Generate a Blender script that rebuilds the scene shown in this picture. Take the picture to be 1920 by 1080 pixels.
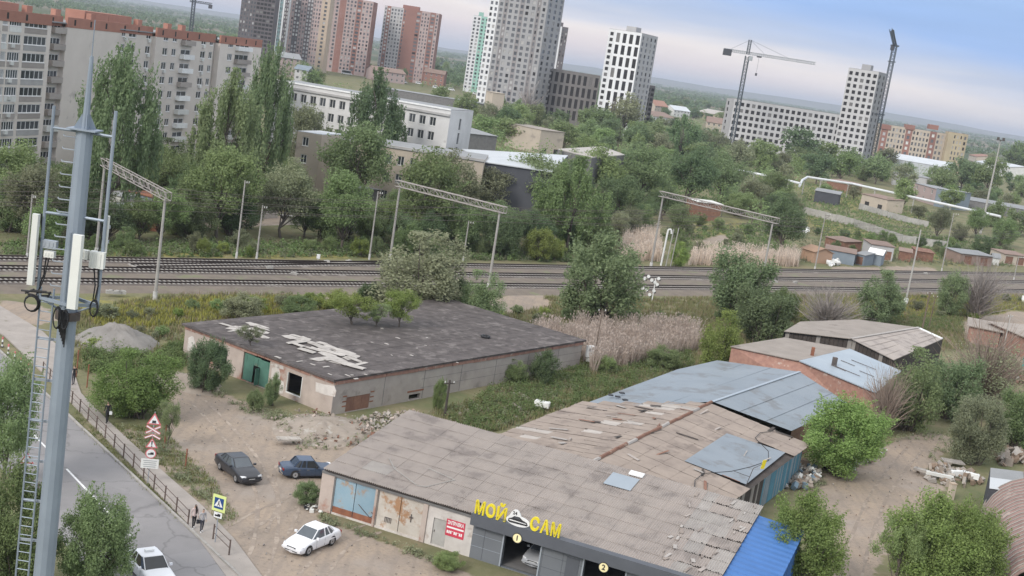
import bpy, bmesh, math, random
import numpy as np
from mathutils import Matrix, Vector
for o in list(bpy.data.objects): bpy.data.objects.remove(o)
scene = bpy.context.scene
COL = scene.collection
# ------------------------------------------------------------------ camera
HC, ROLL, FPX = 34.0, math.radians(8.8), 2400.0
PITCH = math.atan(427/FPX)
cr, sr, cp, sp = math.cos(ROLL), math.sin(ROLL), math.cos(PITCH), math.sin(PITCH)
cam = bpy.data.cameras.new('camera'); camo = bpy.data.objects.new('camera', cam); COL.objects.link(camo)
R_ = Vector((1, 0, 0)); U_ = Vector((0, sp, cp)); F_ = Vector((0, cp, -sp))
rt = R_*cr + U_*sr; up = -R_*sr + U_*cr
camo.matrix_world = Matrix(((rt.x, up.x, -F_.x, 0), (rt.y, up.y, -F_.y, 0), (rt.z, up.z, -F_.z, HC), (0, 0, 0, 1)))
cam.sensor_width = 36; cam.lens = FPX/1920*36; cam.clip_start = .5; cam.clip_end = 90000
scene.camera = camo
# ------------------------------------------------------------------ sky, sun, exposure
SUN_EL, SUN_AZ = math.radians(33), math.radians(215)      # azimuth clockwise from +Y: behind the camera, to the left
wd = bpy.data.worlds.new('World'); scene.world = wd; wd.use_nodes = True
nt = wd.node_tree; nt.nodes.clear()
def N(nt, t, **k):
    n = nt.nodes.new(t)
    for a, b in k.items(): setattr(n, a, b)
    return n
out = N(nt, 'ShaderNodeOutputWorld'); bg = N(nt, 'ShaderNodeBackground'); bg.inputs[1].default_value = 1.0
sky = N(nt, 'ShaderNodeTexSky', sky_type='NISHITA', sun_disc=False, sun_elevation=SUN_EL, sun_rotation=SUN_AZ)
sky.dust_density = 2.0
skm = N(nt, 'ShaderNodeVectorMath', operation='SCALE'); skm.inputs[3].default_value = 0.06
nt.links.new(sky.outputs[0], skm.inputs[0])
tc = N(nt, 'ShaderNodeTexCoord'); sx = N(nt, 'ShaderNodeSeparateXYZ'); nt.links.new(tc.outputs['Generated'], sx.inputs[0])
mp = N(nt, 'ShaderNodeMapping'); mp.inputs['Scale'].default_value = (1.6, 1.6, 16); nt.links.new(tc.outputs['Generated'], mp.inputs[0])
nz = N(nt, 'ShaderNodeTexNoise'); nz.inputs['Scale'].default_value = 2.2; nz.inputs['Detail'].default_value = 4; nz.inputs['Roughness'].default_value = .5
nt.links.new(mp.outputs[0], nz.inputs[0])
def mth(nt, op, a, b=None, c=None, clamp=False):
    n = N(nt, 'ShaderNodeMath', operation=op, use_clamp=clamp)
    for i, x in enumerate((a, b, c)):
        if x is None: continue
        if isinstance(x, (int, float)): n.inputs[i].default_value = x
        else: nt.links.new(x, n.inputs[i])
    return n.outputs[0]
# cloud deck: a pale warm strip of open sky low down, its upper edge a little higher to the left
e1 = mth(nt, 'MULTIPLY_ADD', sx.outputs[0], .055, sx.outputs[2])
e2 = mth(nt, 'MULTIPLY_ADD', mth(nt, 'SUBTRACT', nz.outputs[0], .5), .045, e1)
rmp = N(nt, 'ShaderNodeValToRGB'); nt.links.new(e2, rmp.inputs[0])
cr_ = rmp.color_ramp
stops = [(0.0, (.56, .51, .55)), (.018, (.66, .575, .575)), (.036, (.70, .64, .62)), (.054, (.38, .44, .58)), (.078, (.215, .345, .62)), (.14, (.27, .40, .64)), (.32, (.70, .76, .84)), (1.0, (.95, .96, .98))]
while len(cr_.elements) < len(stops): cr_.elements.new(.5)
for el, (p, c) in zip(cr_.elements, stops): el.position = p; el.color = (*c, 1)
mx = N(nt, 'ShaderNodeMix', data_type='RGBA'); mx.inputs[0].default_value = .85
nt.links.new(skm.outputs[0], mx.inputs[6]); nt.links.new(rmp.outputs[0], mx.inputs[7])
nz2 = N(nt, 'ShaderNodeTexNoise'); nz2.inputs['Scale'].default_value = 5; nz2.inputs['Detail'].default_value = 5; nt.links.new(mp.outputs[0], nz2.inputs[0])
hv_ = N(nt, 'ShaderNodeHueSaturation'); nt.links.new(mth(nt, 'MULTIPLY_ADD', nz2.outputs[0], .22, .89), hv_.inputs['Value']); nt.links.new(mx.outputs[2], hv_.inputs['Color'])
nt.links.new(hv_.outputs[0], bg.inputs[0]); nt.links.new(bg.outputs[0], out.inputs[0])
sl = bpy.data.lights.new('sun', 'SUN'); sl.energy = 1.5; sl.angle = math.radians(18); sl.color = (1, .95, .88)
so = bpy.data.objects.new('sun', sl); COL.objects.link(so); so.location = (-60, -60, 120)
sd = Vector((math.sin(SUN_AZ)*math.cos(SUN_EL), math.cos(SUN_AZ)*math.cos(SUN_EL), math.sin(SUN_EL)))
so.rotation_euler = sd.to_track_quat('Z', 'Y').to_euler()
vs = scene.view_settings; vs.view_transform = 'Standard'; vs.look = 'None'; vs.exposure = 0.68; vs.gamma = 1; vs.use_curve_mapping = False
scene.render.engine = 'CYCLES'
rng = np.random.default_rng(7); random.seed(7)
# ------------------------------------------------------------------ from survey points of the photograph to places on the ground
def ray(px, py):
    x, y = px-960, py-540; u = x*cr+y*sr; v = -x*sr+y*cr
    return np.array([u, FPX*cp-v*sp, -FPX*sp-v*cp])
def G(px, py, z=0.):
    d = ray(px, py); t = (z-HC)/d[2]; return np.array([d[0]*t, d[1]*t, z])
def AtY(px, py, Y):
    d = ray(px, py); t = Y/d[1]; return np.array([d[0]*t, Y, HC+d[2]*t])
def PX(p):
    dx, dy, dz = p[0], p[1], p[2]-HC; w = dy*cp-dz*sp; u = FPX*dx/w; v = -FPX*(dy*sp+dz*cp)/w
    return (960+u*cr-v*sr, 540+u*sr+v*cr)
def lerp(a, b, t): return np.asarray(a, float)*(1-t)+np.asarray(b, float)*t
def unit(a): a = np.asarray(a, float); return a/max(1e-9, np.linalg.norm(a))
# ------------------------------------------------------------------ materials
MATS = {}
def mat(name, c1, c2=None, scale=1.0, *a_, tint=.16, **k_):
    return mat_(name, c1, c2, scale, *a_, tint=tint, **k_)
def mat_(name, c1, c2=None, scale=1.0, rough=.85, bump=0, c3=None, c3cut=.62, metal=0, detail=5, spec=.3, stretch=None, c3scale=None, bscale=None, wave=None, bdist=.03, tint=.16):
    if name in MATS: return MATS[name]
    m = bpy.data.materials.new(name); m.use_nodes = True; t = m.node_tree; b = t.nodes['Principled BSDF']
    b.inputs['Roughness'].default_value = rough; b.inputs['Metallic'].default_value = metal; b.inputs['Specular IOR Level'].default_value = spec
    if c2 is None: c2 = tuple(x*.82 for x in c1)
    ge = N(t, 'ShaderNodeNewGeometry'); v = ge.outputs['Position']
    if stretch:
        mpn = N(t, 'ShaderNodeMapping'); mpn.inputs['Scale'].default_value = stretch; t.links.new(v, mpn.inputs[0]); v = mpn.outputs[0]
    n = N(t, 'ShaderNodeTexNoise'); n.inputs['Scale'].default_value = scale; n.inputs['Detail'].default_value = detail; n.inputs['Roughness'].default_value = .6; t.links.new(v, n.inputs[0])
    r = N(t, 'ShaderNodeMapRange'); r.inputs[1].default_value = .32; r.inputs[2].default_value = .68; t.links.new(n.outputs[0], r.inputs[0])
    x = N(t, 'ShaderNodeMix', data_type='RGBA'); x.inputs[6].default_value = (*c1, 1); x.inputs[7].default_value = (*c2, 1); t.links.new(r.outputs[0], x.inputs[0])
    res = x.outputs[2]
    if c3:
        n3 = N(t, 'ShaderNodeTexNoise'); n3.inputs['Scale'].default_value = c3scale or scale*.6; n3.inputs['Detail'].default_value = 6; n3.inputs['Roughness'].default_value = .65; t.links.new(v, n3.inputs[0])
        r3 = N(t, 'ShaderNodeMapRange'); r3.inputs[1].default_value = c3cut-.04; r3.inputs[2].default_value = c3cut+.04; t.links.new(n3.outputs[0], r3.inputs[0])
        y = N(t, 'ShaderNodeMix', data_type='RGBA'); y.inputs[7].default_value = (*c3, 1); t.links.new(res, y.inputs[6]); t.links.new(r3.outputs[0], y.inputs[0]); res = y.outputs[2]
    # each object a touch lighter or darker than its neighbour
    oi = N(t, 'ShaderNodeObjectInfo'); hs = N(t, 'ShaderNodeHueSaturation'); t.links.new(mth(t, 'MULTIPLY_ADD', oi.outputs['Random'], tint, 1-tint/2), hs.inputs['Value']); t.links.new(res, hs.inputs['Color'])
    t.links.new(hs.outputs[0], b.inputs['Base Color'])
    if bump:
        bn = N(t, 'ShaderNodeTexNoise'); bn.inputs['Scale'].default_value = bscale or scale*4; bn.inputs['Detail'].default_value = 4; t.links.new(v, bn.inputs[0])
        bp = N(t, 'ShaderNodeBump'); bp.inputs['Strength'].default_value = bump; bp.inputs['Distance'].default_value = bdist; t.links.new(bn.outputs[0], bp.inputs['Height']); t.links.new(bp.outputs[0], b.inputs['Normal'])
    MATS[name] = m; return m
def leafmat(name, c1, c2, c3=None, tr=.5):
    m = bpy.data.materials.new(name); m.use_nodes = True; t = m.node_tree; t.nodes.clear()
    o = N(t, 'ShaderNodeOutputMaterial'); d = N(t, 'ShaderNodeBsdfDiffuse'); l = N(t, 'ShaderNodeBsdfTranslucent'); a = N(t, 'ShaderNodeMixShader'); a.inputs[0].default_value = tr
    ge = N(t, 'ShaderNodeNewGeometry'); n = N(t, 'ShaderNodeTexNoise'); n.inputs['Scale'].default_value = .9; n.inputs['Detail'].default_value = 4; t.links.new(ge.outputs['Position'], n.inputs[0])
    r = N(t, 'ShaderNodeMapRange'); r.inputs[1].default_value = .3; r.inputs[2].default_value = .7; t.links.new(n.outputs[0], r.inputs[0])
    x = N(t, 'ShaderNodeMix', data_type='RGBA'); x.inputs[6].default_value = (*c1, 1); x.inputs[7].default_value = (*c2, 1); t.links.new(r.outputs[0], x.inputs[0])
    res = x.outputs[2]
    oi = N(t, 'ShaderNodeObjectInfo')
    if c3:
        y = N(t, 'ShaderNodeMix', data_type='RGBA'); y.inputs[7].default_value = (*c3, 1); t.links.new(res, y.inputs[6])
        t.links.new(mth(t, 'MULTIPLY', mth(t, 'FRACT', mth(t, 'MULTIPLY', oi.outputs['Random'], 7.3)), .7), y.inputs[0]); res = y.outputs[2]
    ri = mth(t, 'MULTIPLY_ADD', ge.outputs['Random Per Island'], .5, .75)
    hs = N(t, 'ShaderNodeHueSaturation'); t.links.new(mth(t, 'MULTIPLY', mth(t, 'MULTIPLY_ADD', oi.outputs['Random'], .45, .78), ri), hs.inputs['Value'])
    t.links.new(mth(t, 'MULTIPLY_ADD', mth(t, 'FRACT', mth(t, 'MULTIPLY', oi.outputs['Random'], 3.7)), .03, .485), hs.inputs['Hue']); t.links.new(res, hs.inputs['Color'])
    t.links.new(hs.outputs[0], d.inputs[0]); t.links.new(hs.outputs[0], l.inputs[0]); t.links.new(d.outputs[0], a.inputs[1]); t.links.new(l.outputs[0], a.inputs[2]); t.links.new(a.outputs[0], o.inputs[0])
    MATS[name] = m; return m
# ------------------------------------------------------------------ mesh helpers
ORG = {}                                   # world origin of each object (roots are never rotated unless placed)
def mesh_np(name, v, f, mats, midx=None, smooth=False):
    me = bpy.data.meshes.new(name); v = np.asarray(v, np.float32)
    if isinstance(f, np.ndarray):
        k = f.shape[1]; me.vertices.add(len(v)); me.vertices.foreach_set('co', v.ravel()); me.loops.add(f.size); me.loops.foreach_set('vertex_index', f.ravel().astype(np.int32))
        me.polygons.add(len(f)); me.polygons.foreach_set('loop_start', np.arange(0, f.size, k, dtype=np.int32))
    else: me.from_pydata(v.tolist(), [], f)
    for m in (mats if isinstance(mats, (list, tuple)) else [mats]): me.materials.append(MATS[m] if isinstance(m, str) else m)
    if midx is not None: me.polygons.foreach_set('material_index', np.asarray(midx, np.int32))
    me.update(calc_edges=True)
    if smooth: me.polygons.foreach_set('use_smooth', np.ones(len(me.polygons), bool))
    return me
def link(name, data, parent=None, loc=(0, 0, 0), rz=0, scale=None, mtx=None):
    """loc is a world place; roots have no rotation so a child's local place is the difference"""
    o = bpy.data.objects.new(name, data); COL.objects.link(o); loc = np.asarray(loc, float)
    if parent is not None:
        o.parent = parent; l = loc-ORG[parent.name]
    else: l = loc
    if mtx is not None: o.matrix_local = Matrix.Translation(Vector(l)) @ mtx
    else:
        o.location = l
        if rz: o.rotation_euler = (0, 0, rz)
        if scale is not None: o.scale = scale
    ORG[o.name] = loc; return o
def tag(o, label=None, cat=None, group=None, kind=None):
    if label: o['label'] = label
    if cat: o['category'] = cat
    if group: o['group'] = group
    if kind: o['kind'] = kind
    return o
def T(name, label, cat, loc, group=None):
    o = link(name, None, None, loc); o.empty_display_size = .5; return tag(o, label, cat, group)
class MB:
    def __init__(s): s.v = []; s.f = []; s.m = []
    def add(s, vs, fs, mi=0):
        b = len(s.v); s.v += [tuple(map(float, p)) for p in vs]; s.f += [tuple(i+b for i in f) for f in fs]; s.m += [mi]*len(fs); return s
    def ob(s, o, a, b, c, mi=0):                       # box from a corner and three edge vectors
        o, a, b, c = (np.asarray(x, float) for x in (o, a, b, c))
        if np.dot(np.cross(a, b), c) < 0: a, b = b, a
        p = [o, o+a, o+a+b, o+b, o+c, o+a+c, o+a+b+c, o+b+c]
        return s.add(p, [(0, 3, 2, 1), (4, 5, 6, 7), (0, 1, 5, 4), (1, 2, 6, 5), (2, 3, 7, 6), (3, 0, 4, 7)], mi)
    def box(s, c, sz, rz=0, mi=0):
        ca, sa = math.cos(rz), math.sin(rz); ax = np.array([ca, sa, 0])*sz[0]; ay = np.array([-sa, ca, 0])*sz[1]; az = np.array([0, 0, sz[2]])
        return s.ob(np.asarray(c, float)-ax/2-ay/2-az/2, ax, ay, az, mi)
    def tube(s, p0, p1, r0, r1=None, n=8, mi=0):
        p0, p1 = np.asarray(p0, float), np.asarray(p1, float); r1 = r0 if r1 is None else r1
        d = unit(p1-p0); a = unit(np.cross(d, [0, 0, 1] if abs(d[2]) < .9 else [1, 0, 0])); b = np.cross(d, a)
        vs = []
        for p, r in ((p0, r0), (p1, r1)):
            for i in range(n): t = 2*math.pi*i/n; vs.append(p+(a*math.cos(t)+b*math.sin(t))*r)
        fs = [(i, (i+1) % n, n+(i+1) % n, n+i) for i in range(n)]+[tuple(range(n-1, -1, -1)), tuple(range(n, 2*n))]
        return s.add(vs, fs, mi)
    def path(s, pts, r, n=6, mi=0):
        for a, b in zip(pts[:-1], pts[1:]): s.tube(a, b, r, r, n, mi)
        return s
    def prism(s, pts, off, mi=0):                       # planar polygon swept along a vector
        n = len(pts); pts = [np.asarray(p, float) for p in pts]; off = np.asarray(off, float)
        return s.add(pts+[p+off for p in pts], [tuple(range(n-1, -1, -1)), tuple(range(n, 2*n))]+[(i, (i+1) % n, n+(i+1) % n, n+i) for i in range(n)], mi)
    def quad(s, *p, mi=0): return s.add(p, [tuple(range(len(p)))], mi)
    def build(s, name, mats, parent=None, loc=None, smooth=False, local=False):
        if loc is None: loc = ORG[parent.name] if parent is not None else (0, 0, 0)
        v = np.asarray(s.v, float)
        if not local: v = v-np.asarray(loc, float)
        me = mesh_np(name, v, s.f, mats, s.m, smooth)
        bm = bmesh.new(); bm.from_mesh(me); bmesh.ops.recalc_face_normals(bm, faces=bm.faces); bm.to_mesh(me); bm.free()
        return link(name, me, parent, loc)
    def mesh(s, name, mats, smooth=False): return mesh_np(name, s.v, s.f, mats, s.m, smooth)
def text_mesh(txt, size, depth, m, bold=0.0):
    cu = bpy.data.curves.new('lettering', 'FONT'); cu.body = txt; cu.size = size; cu.extrude = depth/2; cu.align_x = 'CENTER'; cu.align_y = 'CENTER'; cu.offset = bold; cu.resolution_u = 3
    o = bpy.data.objects.new('lettering', cu); COL.objects.link(o); dg = bpy.context.evaluated_depsgraph_get()
    me = bpy.data.meshes.new_from_object(o.evaluated_get(dg)); bpy.data.objects.remove(o); me.materials.clear(); me.materials.append(MATS[m]); return me
def wall_open(mb, A, d, L, z0, z1, ops, depth, mi=0, mr=None):
    """wall sheet from A along unit d, with real openings and reveals; outward normal is to the right of d turned down (d.y,-d.x)"""
    mr = mi if mr is None else mr; n = np.array([d[1], -d[0], 0.]); d3 = np.array([d[0], d[1], 0.]); A = np.array([A[0], A[1], 0.])
    k = lambda x: round(float(x), 3)
    xs = sorted({k(0), k(L)} | {k(o[0]) for o in ops} | {k(o[1]) for o in ops}); zs = sorted({k(z0), k(z1)} | {k(o[2]) for o in ops} | {k(o[3]) for o in ops})
    xi = {x: i for i, x in enumerate(xs)}; zi = {z: i for i, z in enumerate(zs)}; occ = np.zeros((len(xs), len(zs)), bool)
    for o in ops: occ[xi[k(o[0])]:xi[k(o[1])], zi[k(o[2])]:zi[k(o[3])]] = True
    q = lambda x, z, y=0.: A+d3*x-n*y+np.array([0, 0, z])
    for i in range(len(xs)-1):
        j = 0
        while j < len(zs)-1:
            if occ[i, j]: j += 1; continue
            j2 = j
            while j2+1 < len(zs)-1 and not occ[i, j2+1]: j2 += 1
            mb.quad(q(xs[i], zs[j]), q(xs[i+1], zs[j]), q(xs[i+1], zs[j2+1]), q(xs[i], zs[j2+1]), mi=mi); j = j2+1
    for (a, b, c, e) in ops:
        mb.quad(q(a, c), q(a, e), q(a, e, depth), q(a, c, depth), mi=mr); mb.quad(q(b, e), q(b, c), q(b, c, depth), q(b, e, depth), mi=mr)
        mb.quad(q(a, e), q(b, e), q(b, e, depth), q(a, e, depth), mi=mr); mb.quad(q(b, c), q(a, c), q(a, c, depth), q(b, c, depth), mi=mr)
WCNT = {}; WMESH = {}
def win_meshes(w, h, recess, framem, panem, mull):
    key = (round(w, 2), round(h, 2), round(recess, 2), framem, panem, mull)
    if key in WMESH: return WMESH[key]
    p = MB(); p.ob((0, recess, 0), (w, 0, 0), (0, .03, 0), (0, 0, h)); pm = p.mesh('pane', panem); fm = None
    if framem:
        f = MB(); t = min(.1, w*.08); y = recess-.06
        for (x, z, a, b) in [(0, 0, w, t), (0, h-t, w, t), (0, t, t, h-2*t), (w-t, t, t, h-2*t)]+[(w*(i+1)/(mull+1)-t/2, t, t, h-2*t) for i in range(mull)]: f.ob((x, y, z), (a, 0, 0), (0, .058, 0), (0, 0, b))
        f.ob((-.06, -.08, -.07), (w+.12, 0, 0), (0, .1, 0), (0, 0, .06)); fm = f.mesh('window', framem)
    WMESH[key] = (pm, fm); return pm, fm
def facade(root, A, B, z0, z1, xs, zs, wallm, panem, recess=.15, framem=None, mull=1, skip=None, only=None, wname='wall', winname='window', revm=None, extra=None):
    A, B = np.array([A[0], A[1], 0.]), np.array([B[0], B[1], 0.]); L = np.linalg.norm(B-A); d = (B-A)/L
    cells = [(a, b, c, e, i, j) for i, (a, b) in enumerate(xs) for j, (c, e) in enumerate(zs) if not (skip and skip(i, j))]
    if extra: cells += [(*e, -1, -1) for e in extra]
    mb = MB(); wall_open(mb, A, d, L, z0, z1, [c[:4] for c in cells], recess, 0, 1 if revm else 0)
    wo = mb.build(wname, [wallm]+([revm] if revm else []), root)
    rz = math.atan2(d[1], d[0]); over = MB(); om = []
    for (a, b, c, e, i, j) in cells:
        pl = A+d*a+np.array([0, 0, c])
        pm_ = panem(i, j) if callable(panem) else panem
        if pm_ is None: continue
        n = WCNT.get(root.name, 0)
        if n < 300:
            pm, fm = win_meshes(b-a, e-c, recess, framem, pm_, mull)
            if fm:
                w = link(winname, fm, root, pl, rz); pn = bpy.data.objects.new('pane', pm); COL.objects.link(pn); pn.parent = w
            else: link(winname, pm, root, pl, rz)
            WCNT[root.name] = n+1
        else:
            nn = np.array([d[1], -d[0], 0]); om.append(pm_) if pm_ not in om else None; over.ob(pl-nn*recess, d*(b-a), -nn*.03, (0, 0, e-c), om.index(pm_))
    if over.v:
        w = over.build(winname, om, root); w['kind'] = 'stuff'
    return wo
def reg(L, n, w, off=0., l0=0.):                       # n intervals of width w evenly along l0..L
    p = (L-l0)/n; return [(l0+p*(i+.5)-w/2+off, l0+p*(i+.5)+w/2+off) for i in range(n)]
def shell(root, pts, z0, z1, m, skip=(), roofm=None, name='wall', inset=.0):
    """closed sides and roof of a block; pts run left to right along the front, then round the back; skip = side numbers already built"""
    mb = MB(); n = len(pts); P3 = [np.array([p[0], p[1], 0.]) for p in pts]
    for i in range(n):
        if i in skip: continue
        a, b = P3[i], P3[(i+1) % n]; mb.quad(a+[0, 0, z0], b+[0, 0, z0], b+[0, 0, z1], a+[0, 0, z1])
    if mb.v: mb.build(name, m, root)
    r = MB(); r.prism([p+[0, 0, z1+.003] for p in P3], (0, 0, .12)); r.build('roof', roofm or m, root)
def inpoly(x, y, poly):
    x, y = np.asarray(x), np.asarray(y); c = np.zeros(x.shape, bool); n = len(poly)
    for i in range(n):
        x0, y0 = poly[i][:2]; x1, y1 = poly[(i+1) % n][:2]
        if y0 == y1: continue
        c ^= ((y0 > y) != (y1 > y)) & (x < (x1-x0)*(y-y0)/(y1-y0)+x0)
    return c
def GP(*px): return [G(*p)[:2] for p in px]
def ordw(n):
    s = ['first', 'second', 'third', 'fourth', 'fifth', 'sixth', 'seventh', 'eighth', 'ninth', 'tenth', 'eleventh', 'twelfth']
    if n <= 12: return s[n-1]
    return f"{n}{'th' if 10 <= n % 100 <= 20 else {1: 'st', 2: 'nd', 3: 'rd'}.get(n % 10, 'th')}"
# ------------------------------------------------------------------ plain materials
mat('asphalt', (.30, .285, .285), (.255, .245, .245), .35, .9, .25, c3=(.20, .19, .19), c3cut=.66, bscale=9, c3scale=.5)
mat('path', (.36, .32, .29), (.29, .26, .235), .6, .95, .3, c3=(.22, .2, .16), c3cut=.64, bscale=6)
mat('kerb', (.40, .38, .35), (.30, .28, .26), 1.5, .9, .3)
mat('ballast', (.135, .113, .10), (.10, .085, .076), .8, .95, .8, c3=(.23, .205, .185), c3cut=.6, bscale=12); mat('bedsoil', (.215, .18, .148), (.16, .135, .112), .5, .95, .5, c3=(.19, .19, .12), c3cut=.6, bscale=6)
mat('sleeper', (.38, .355, .33), (.29, .27, .25), 2, .9)
mat('rail', (.055, .042, .038), (.04, .032, .03), 1, .6, metal=.3)
mat('postconc', (.37, .355, .33), (.29, .275, .255), 1.2, .9, .2); mat('footwhite', (.58, .57, .55), (.46, .45, .43), 1.5, .9); mat('conc', (.44, .425, .40), (.33, .315, .295), 1.2, .9, .2, c3=(.25, .24, .225), c3cut=.68)
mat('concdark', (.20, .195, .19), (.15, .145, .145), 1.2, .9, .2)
mat('galv', (.40, .43, .47), (.33, .36, .40), .8, .55, metal=.35)
mat('white', (.80, .80, .79), (.72, .72, .71), 1, .5)
mat('offwhite', (.70, .70, .67), (.60, .60, .575), .7, .7)
mat('black', (.025, .025, .028), (.04, .04, .042), 2, .5)
mat('darksteel', (.09, .085, .085), (.13, .10, .085), 2, .7, metal=.2)
mat('rust', (.30, .13, .075), (.20, .085, .055), 2, .9, .2)
mat('paint', (.82, .82, .8), (.62, .61, .6), 2.5, .8)
mat('rubble', (.43, .395, .355), (.30, .27, .24), 1.2, .95)
mat('wood', (.20, .155, .12), (.13, .10, .08), 1.5, .9, stretch=(3, 3, .4))
mat('glass', (.035, .04, .045), (.06, .065, .07), .3, .12, spec=.5)
mat('glasspale', (.10, .11, .125), (.06, .065, .075), .3, .15, spec=.5)  # second, paler glass tone
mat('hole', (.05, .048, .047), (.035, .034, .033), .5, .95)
mat('rock', (.29, .27, .25), (.21, .195, .18), .6, .95, .6, c3=(.16, .15, .14), c3cut=.63, bscale=3)
# cracks and old repairs in the asphalt
m_ = MATS['asphalt']; t = m_.node_tree; bs = t.nodes['Principled BSDF']; src = bs.inputs['Base Color'].links[0].from_socket; ge = N(t, 'ShaderNodeNewGeometry')
wn = N(t, 'ShaderNodeTexNoise'); wn.inputs['Scale'].default_value = .8; wn.inputs['Detail'].default_value = 4; t.links.new(ge.outputs['Position'], wn.inputs[0]); va = N(t, 'ShaderNodeVectorMath', operation='MULTIPLY_ADD'); va.inputs[1].default_value = (1.6, 1.6, 0); t.links.new(wn.outputs['Color'], va.inputs[0]); t.links.new(ge.outputs['Position'], va.inputs[2])
vo = N(t, 'ShaderNodeTexVoronoi', feature='DISTANCE_TO_EDGE'); vo.inputs['Scale'].default_value = .17; t.links.new(va.outputs[0], vo.inputs[0]); ra = N(t, 'ShaderNodeMapRange'); ra.inputs[1].default_value = .004; ra.inputs[2].default_value = .02; ra.inputs[3].default_value = .78; ra.inputs[4].default_value = 1; t.links.new(vo.outputs[0], ra.inputs[0])
vc = N(t, 'ShaderNodeTexVoronoi'); vc.inputs['Scale'].default_value = .13; t.links.new(ge.outputs['Position'], vc.inputs[0]); sv = N(t, 'ShaderNodeSeparateColor'); t.links.new(vc.outputs['Color'], sv.inputs[0]); hs = N(t, 'ShaderNodeHueSaturation'); t.links.new(mth(t, 'MULTIPLY', ra.outputs[0], mth(t, 'MULTIPLY_ADD', sv.outputs[0], .16, .9)), hs.inputs['Value']); t.links.new(src, hs.inputs['Color']); t.links.new(hs.outputs[0], bs.inputs['Base Color'])
# ------------------------------------------------------------------ ground sheet
def axis(lo, hi, st, neg, pos, k=1.12):
    a = list(np.arange(lo, hi+1e-6, st)); s = st
    while a[-1] < pos: s *= k; a.append(a[-1]+s)
    b = []; s = st; x = lo
    while x > neg: s *= k; x -= s; b.append(x)
    return np.array(b[::-1]+a)
gx = axis(-75, 95, .8, -45000, 45000); gy = axis(62, 262, .8, -3000, 60000, 1.08)
XX, YY = np.meshgrid(gx, gy, indexing='ij'); shp = XX.shape
def vnoise(x, y, s, seed=0):                           # cheap smooth noise 0..1
    r = np.random.default_rng(seed); t = 0
    for k in range(5): a = r.uniform(0, 6.28); w = r.uniform(.6, 1.7)/s; t = t+np.sin((x*math.cos(a)+y*math.sin(a))*w*6.28+r.uniform(0, 6))
    return .5+t/10
dirt_polys = [GP((262, 690), (330, 700), (430, 742), (505, 770), (560, 830), (640, 790), (720, 800), (640, 880), (600, 970), (880, 1075), (1000, 1200), (600, 1300), (440, 1090), (405, 1010), (452, 985), (410, 900), (345, 830), (310, 790), (330, 745)),
              GP((1655, 835), (1700, 815), (1770, 808), (1790, 830), (1735, 880), (1775, 915), (1745, 960), (1640, 1060), (1620, 1200), (1510, 1200), (1545, 1060), (1560, 960), (1500, 930), (1540, 890)),
              GP((1810, 600), (1920, 580), (1990, 640), (1940, 700), (1890, 660), (1810, 640)),
              GP((330, 418), (560, 402), (720, 405), (720, 418), (560, 420), (340, 430)),
              GP((1300, 455), (1360, 438), (1370, 448), (1310, 465)), GP((1560, 500), (1760, 500), (1760, 512), (1560, 514)),
              GP((0, 560), (90, 575), (110, 600), (60, 610), (0, 590)),
              GP((560, 552), (640, 545), (690, 552), (640, 562), (560, 560)), GP((900, 560), (1010, 548), (1040, 570), (960, 590))]
flower_polys = [GP((140, 590), (330, 560), (520, 560), (700, 560), (650, 600), (380, 600), (250, 625), (180, 600)), GP((1480, 560), (1920, 548), (1920, 600), (1500, 600)), GP((150, 560), (600, 545), (600, 560), (150, 590)),
                GP((1520, 340), (1740, 400), (1720, 425), (1500, 370)), GP((1500, 400), (1800, 480), (1800, 500), (1520, 440)), GP((60, 470), (700, 470), (700, 484), (60, 484)), GP((1300, 420), (1400, 415), (1400, 440), (1300, 445))]
def mask(polys):
    m = np.zeros(shp, bool)
    for p in polys: m |= inpoly(XX, YY, p)
    return m.astype(float)
def blur(a, n):
    for _ in range(n): a[1:-1, 1:-1] = (a[1:-1, 1:-1]*2+a[:-2, 1:-1]+a[2:, 1:-1]+a[1:-1, :-2]+a[1:-1, 2:])/6
    return a
verge_polys = [GP((140, 750), (200, 795), (300, 800), (345, 825), (405, 900), (458, 990), (425, 990), (352, 990), (138, 795))]
DIRT = blur(np.maximum(mask(dirt_polys), mask(verge_polys)*.52), 3); FLOW = blur(mask(flower_polys), 4)
ZZ = (vnoise(XX, YY, 23, 3)-.5)*.12-.06
idx = np.arange(XX.size).reshape(shp)
qf = np.stack([idx[:-1, :-1], idx[1:, :-1], idx[1:, 1:], idx[:-1, 1:]], -1).reshape(-1, 4)
gm = bpy.data.materials.new('ground'); gm.use_nodes = True; t = gm.node_tree; b = t.nodes['Principled BSDF']; b.inputs['Roughness'].default_value = .95; b.inputs['Specular IOR Level'].default_value = .1
ge = N(t, 'ShaderNodeNewGeometry'); pos = ge.outputs['Position']
def nse(sc, det=5, ro=.6):
    n = N(t, 'ShaderNodeTexNoise'); n.inputs['Scale'].default_value = sc; n.inputs['Detail'].default_value = det; n.inputs['Roughness'].default_value = ro; t.links.new(pos, n.inputs[0]); return n.outputs[0]
def rng_(v, a, b_): r = N(t, 'ShaderNodeMapRange'); r.inputs[1].default_value = a; r.inputs[2].default_value = b_; t.links.new(v, r.inputs[0]); return r.outputs[0]
def mixc(f, a, c):
    x = N(t, 'ShaderNodeMix', data_type='RGBA')
    for s_, q in ((x.inputs[6], a), (x.inputs[7], c)):
        if isinstance(q, tuple): s_.default_value = (*q, 1)
        else: t.links.new(q, s_)
    t.links.new(f, x.inputs[0]); return x.outputs[2]
def attr(nm): a = N(t, 'ShaderNodeAttribute'); a.attribute_name = nm; return a.outputs['Fac']
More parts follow.
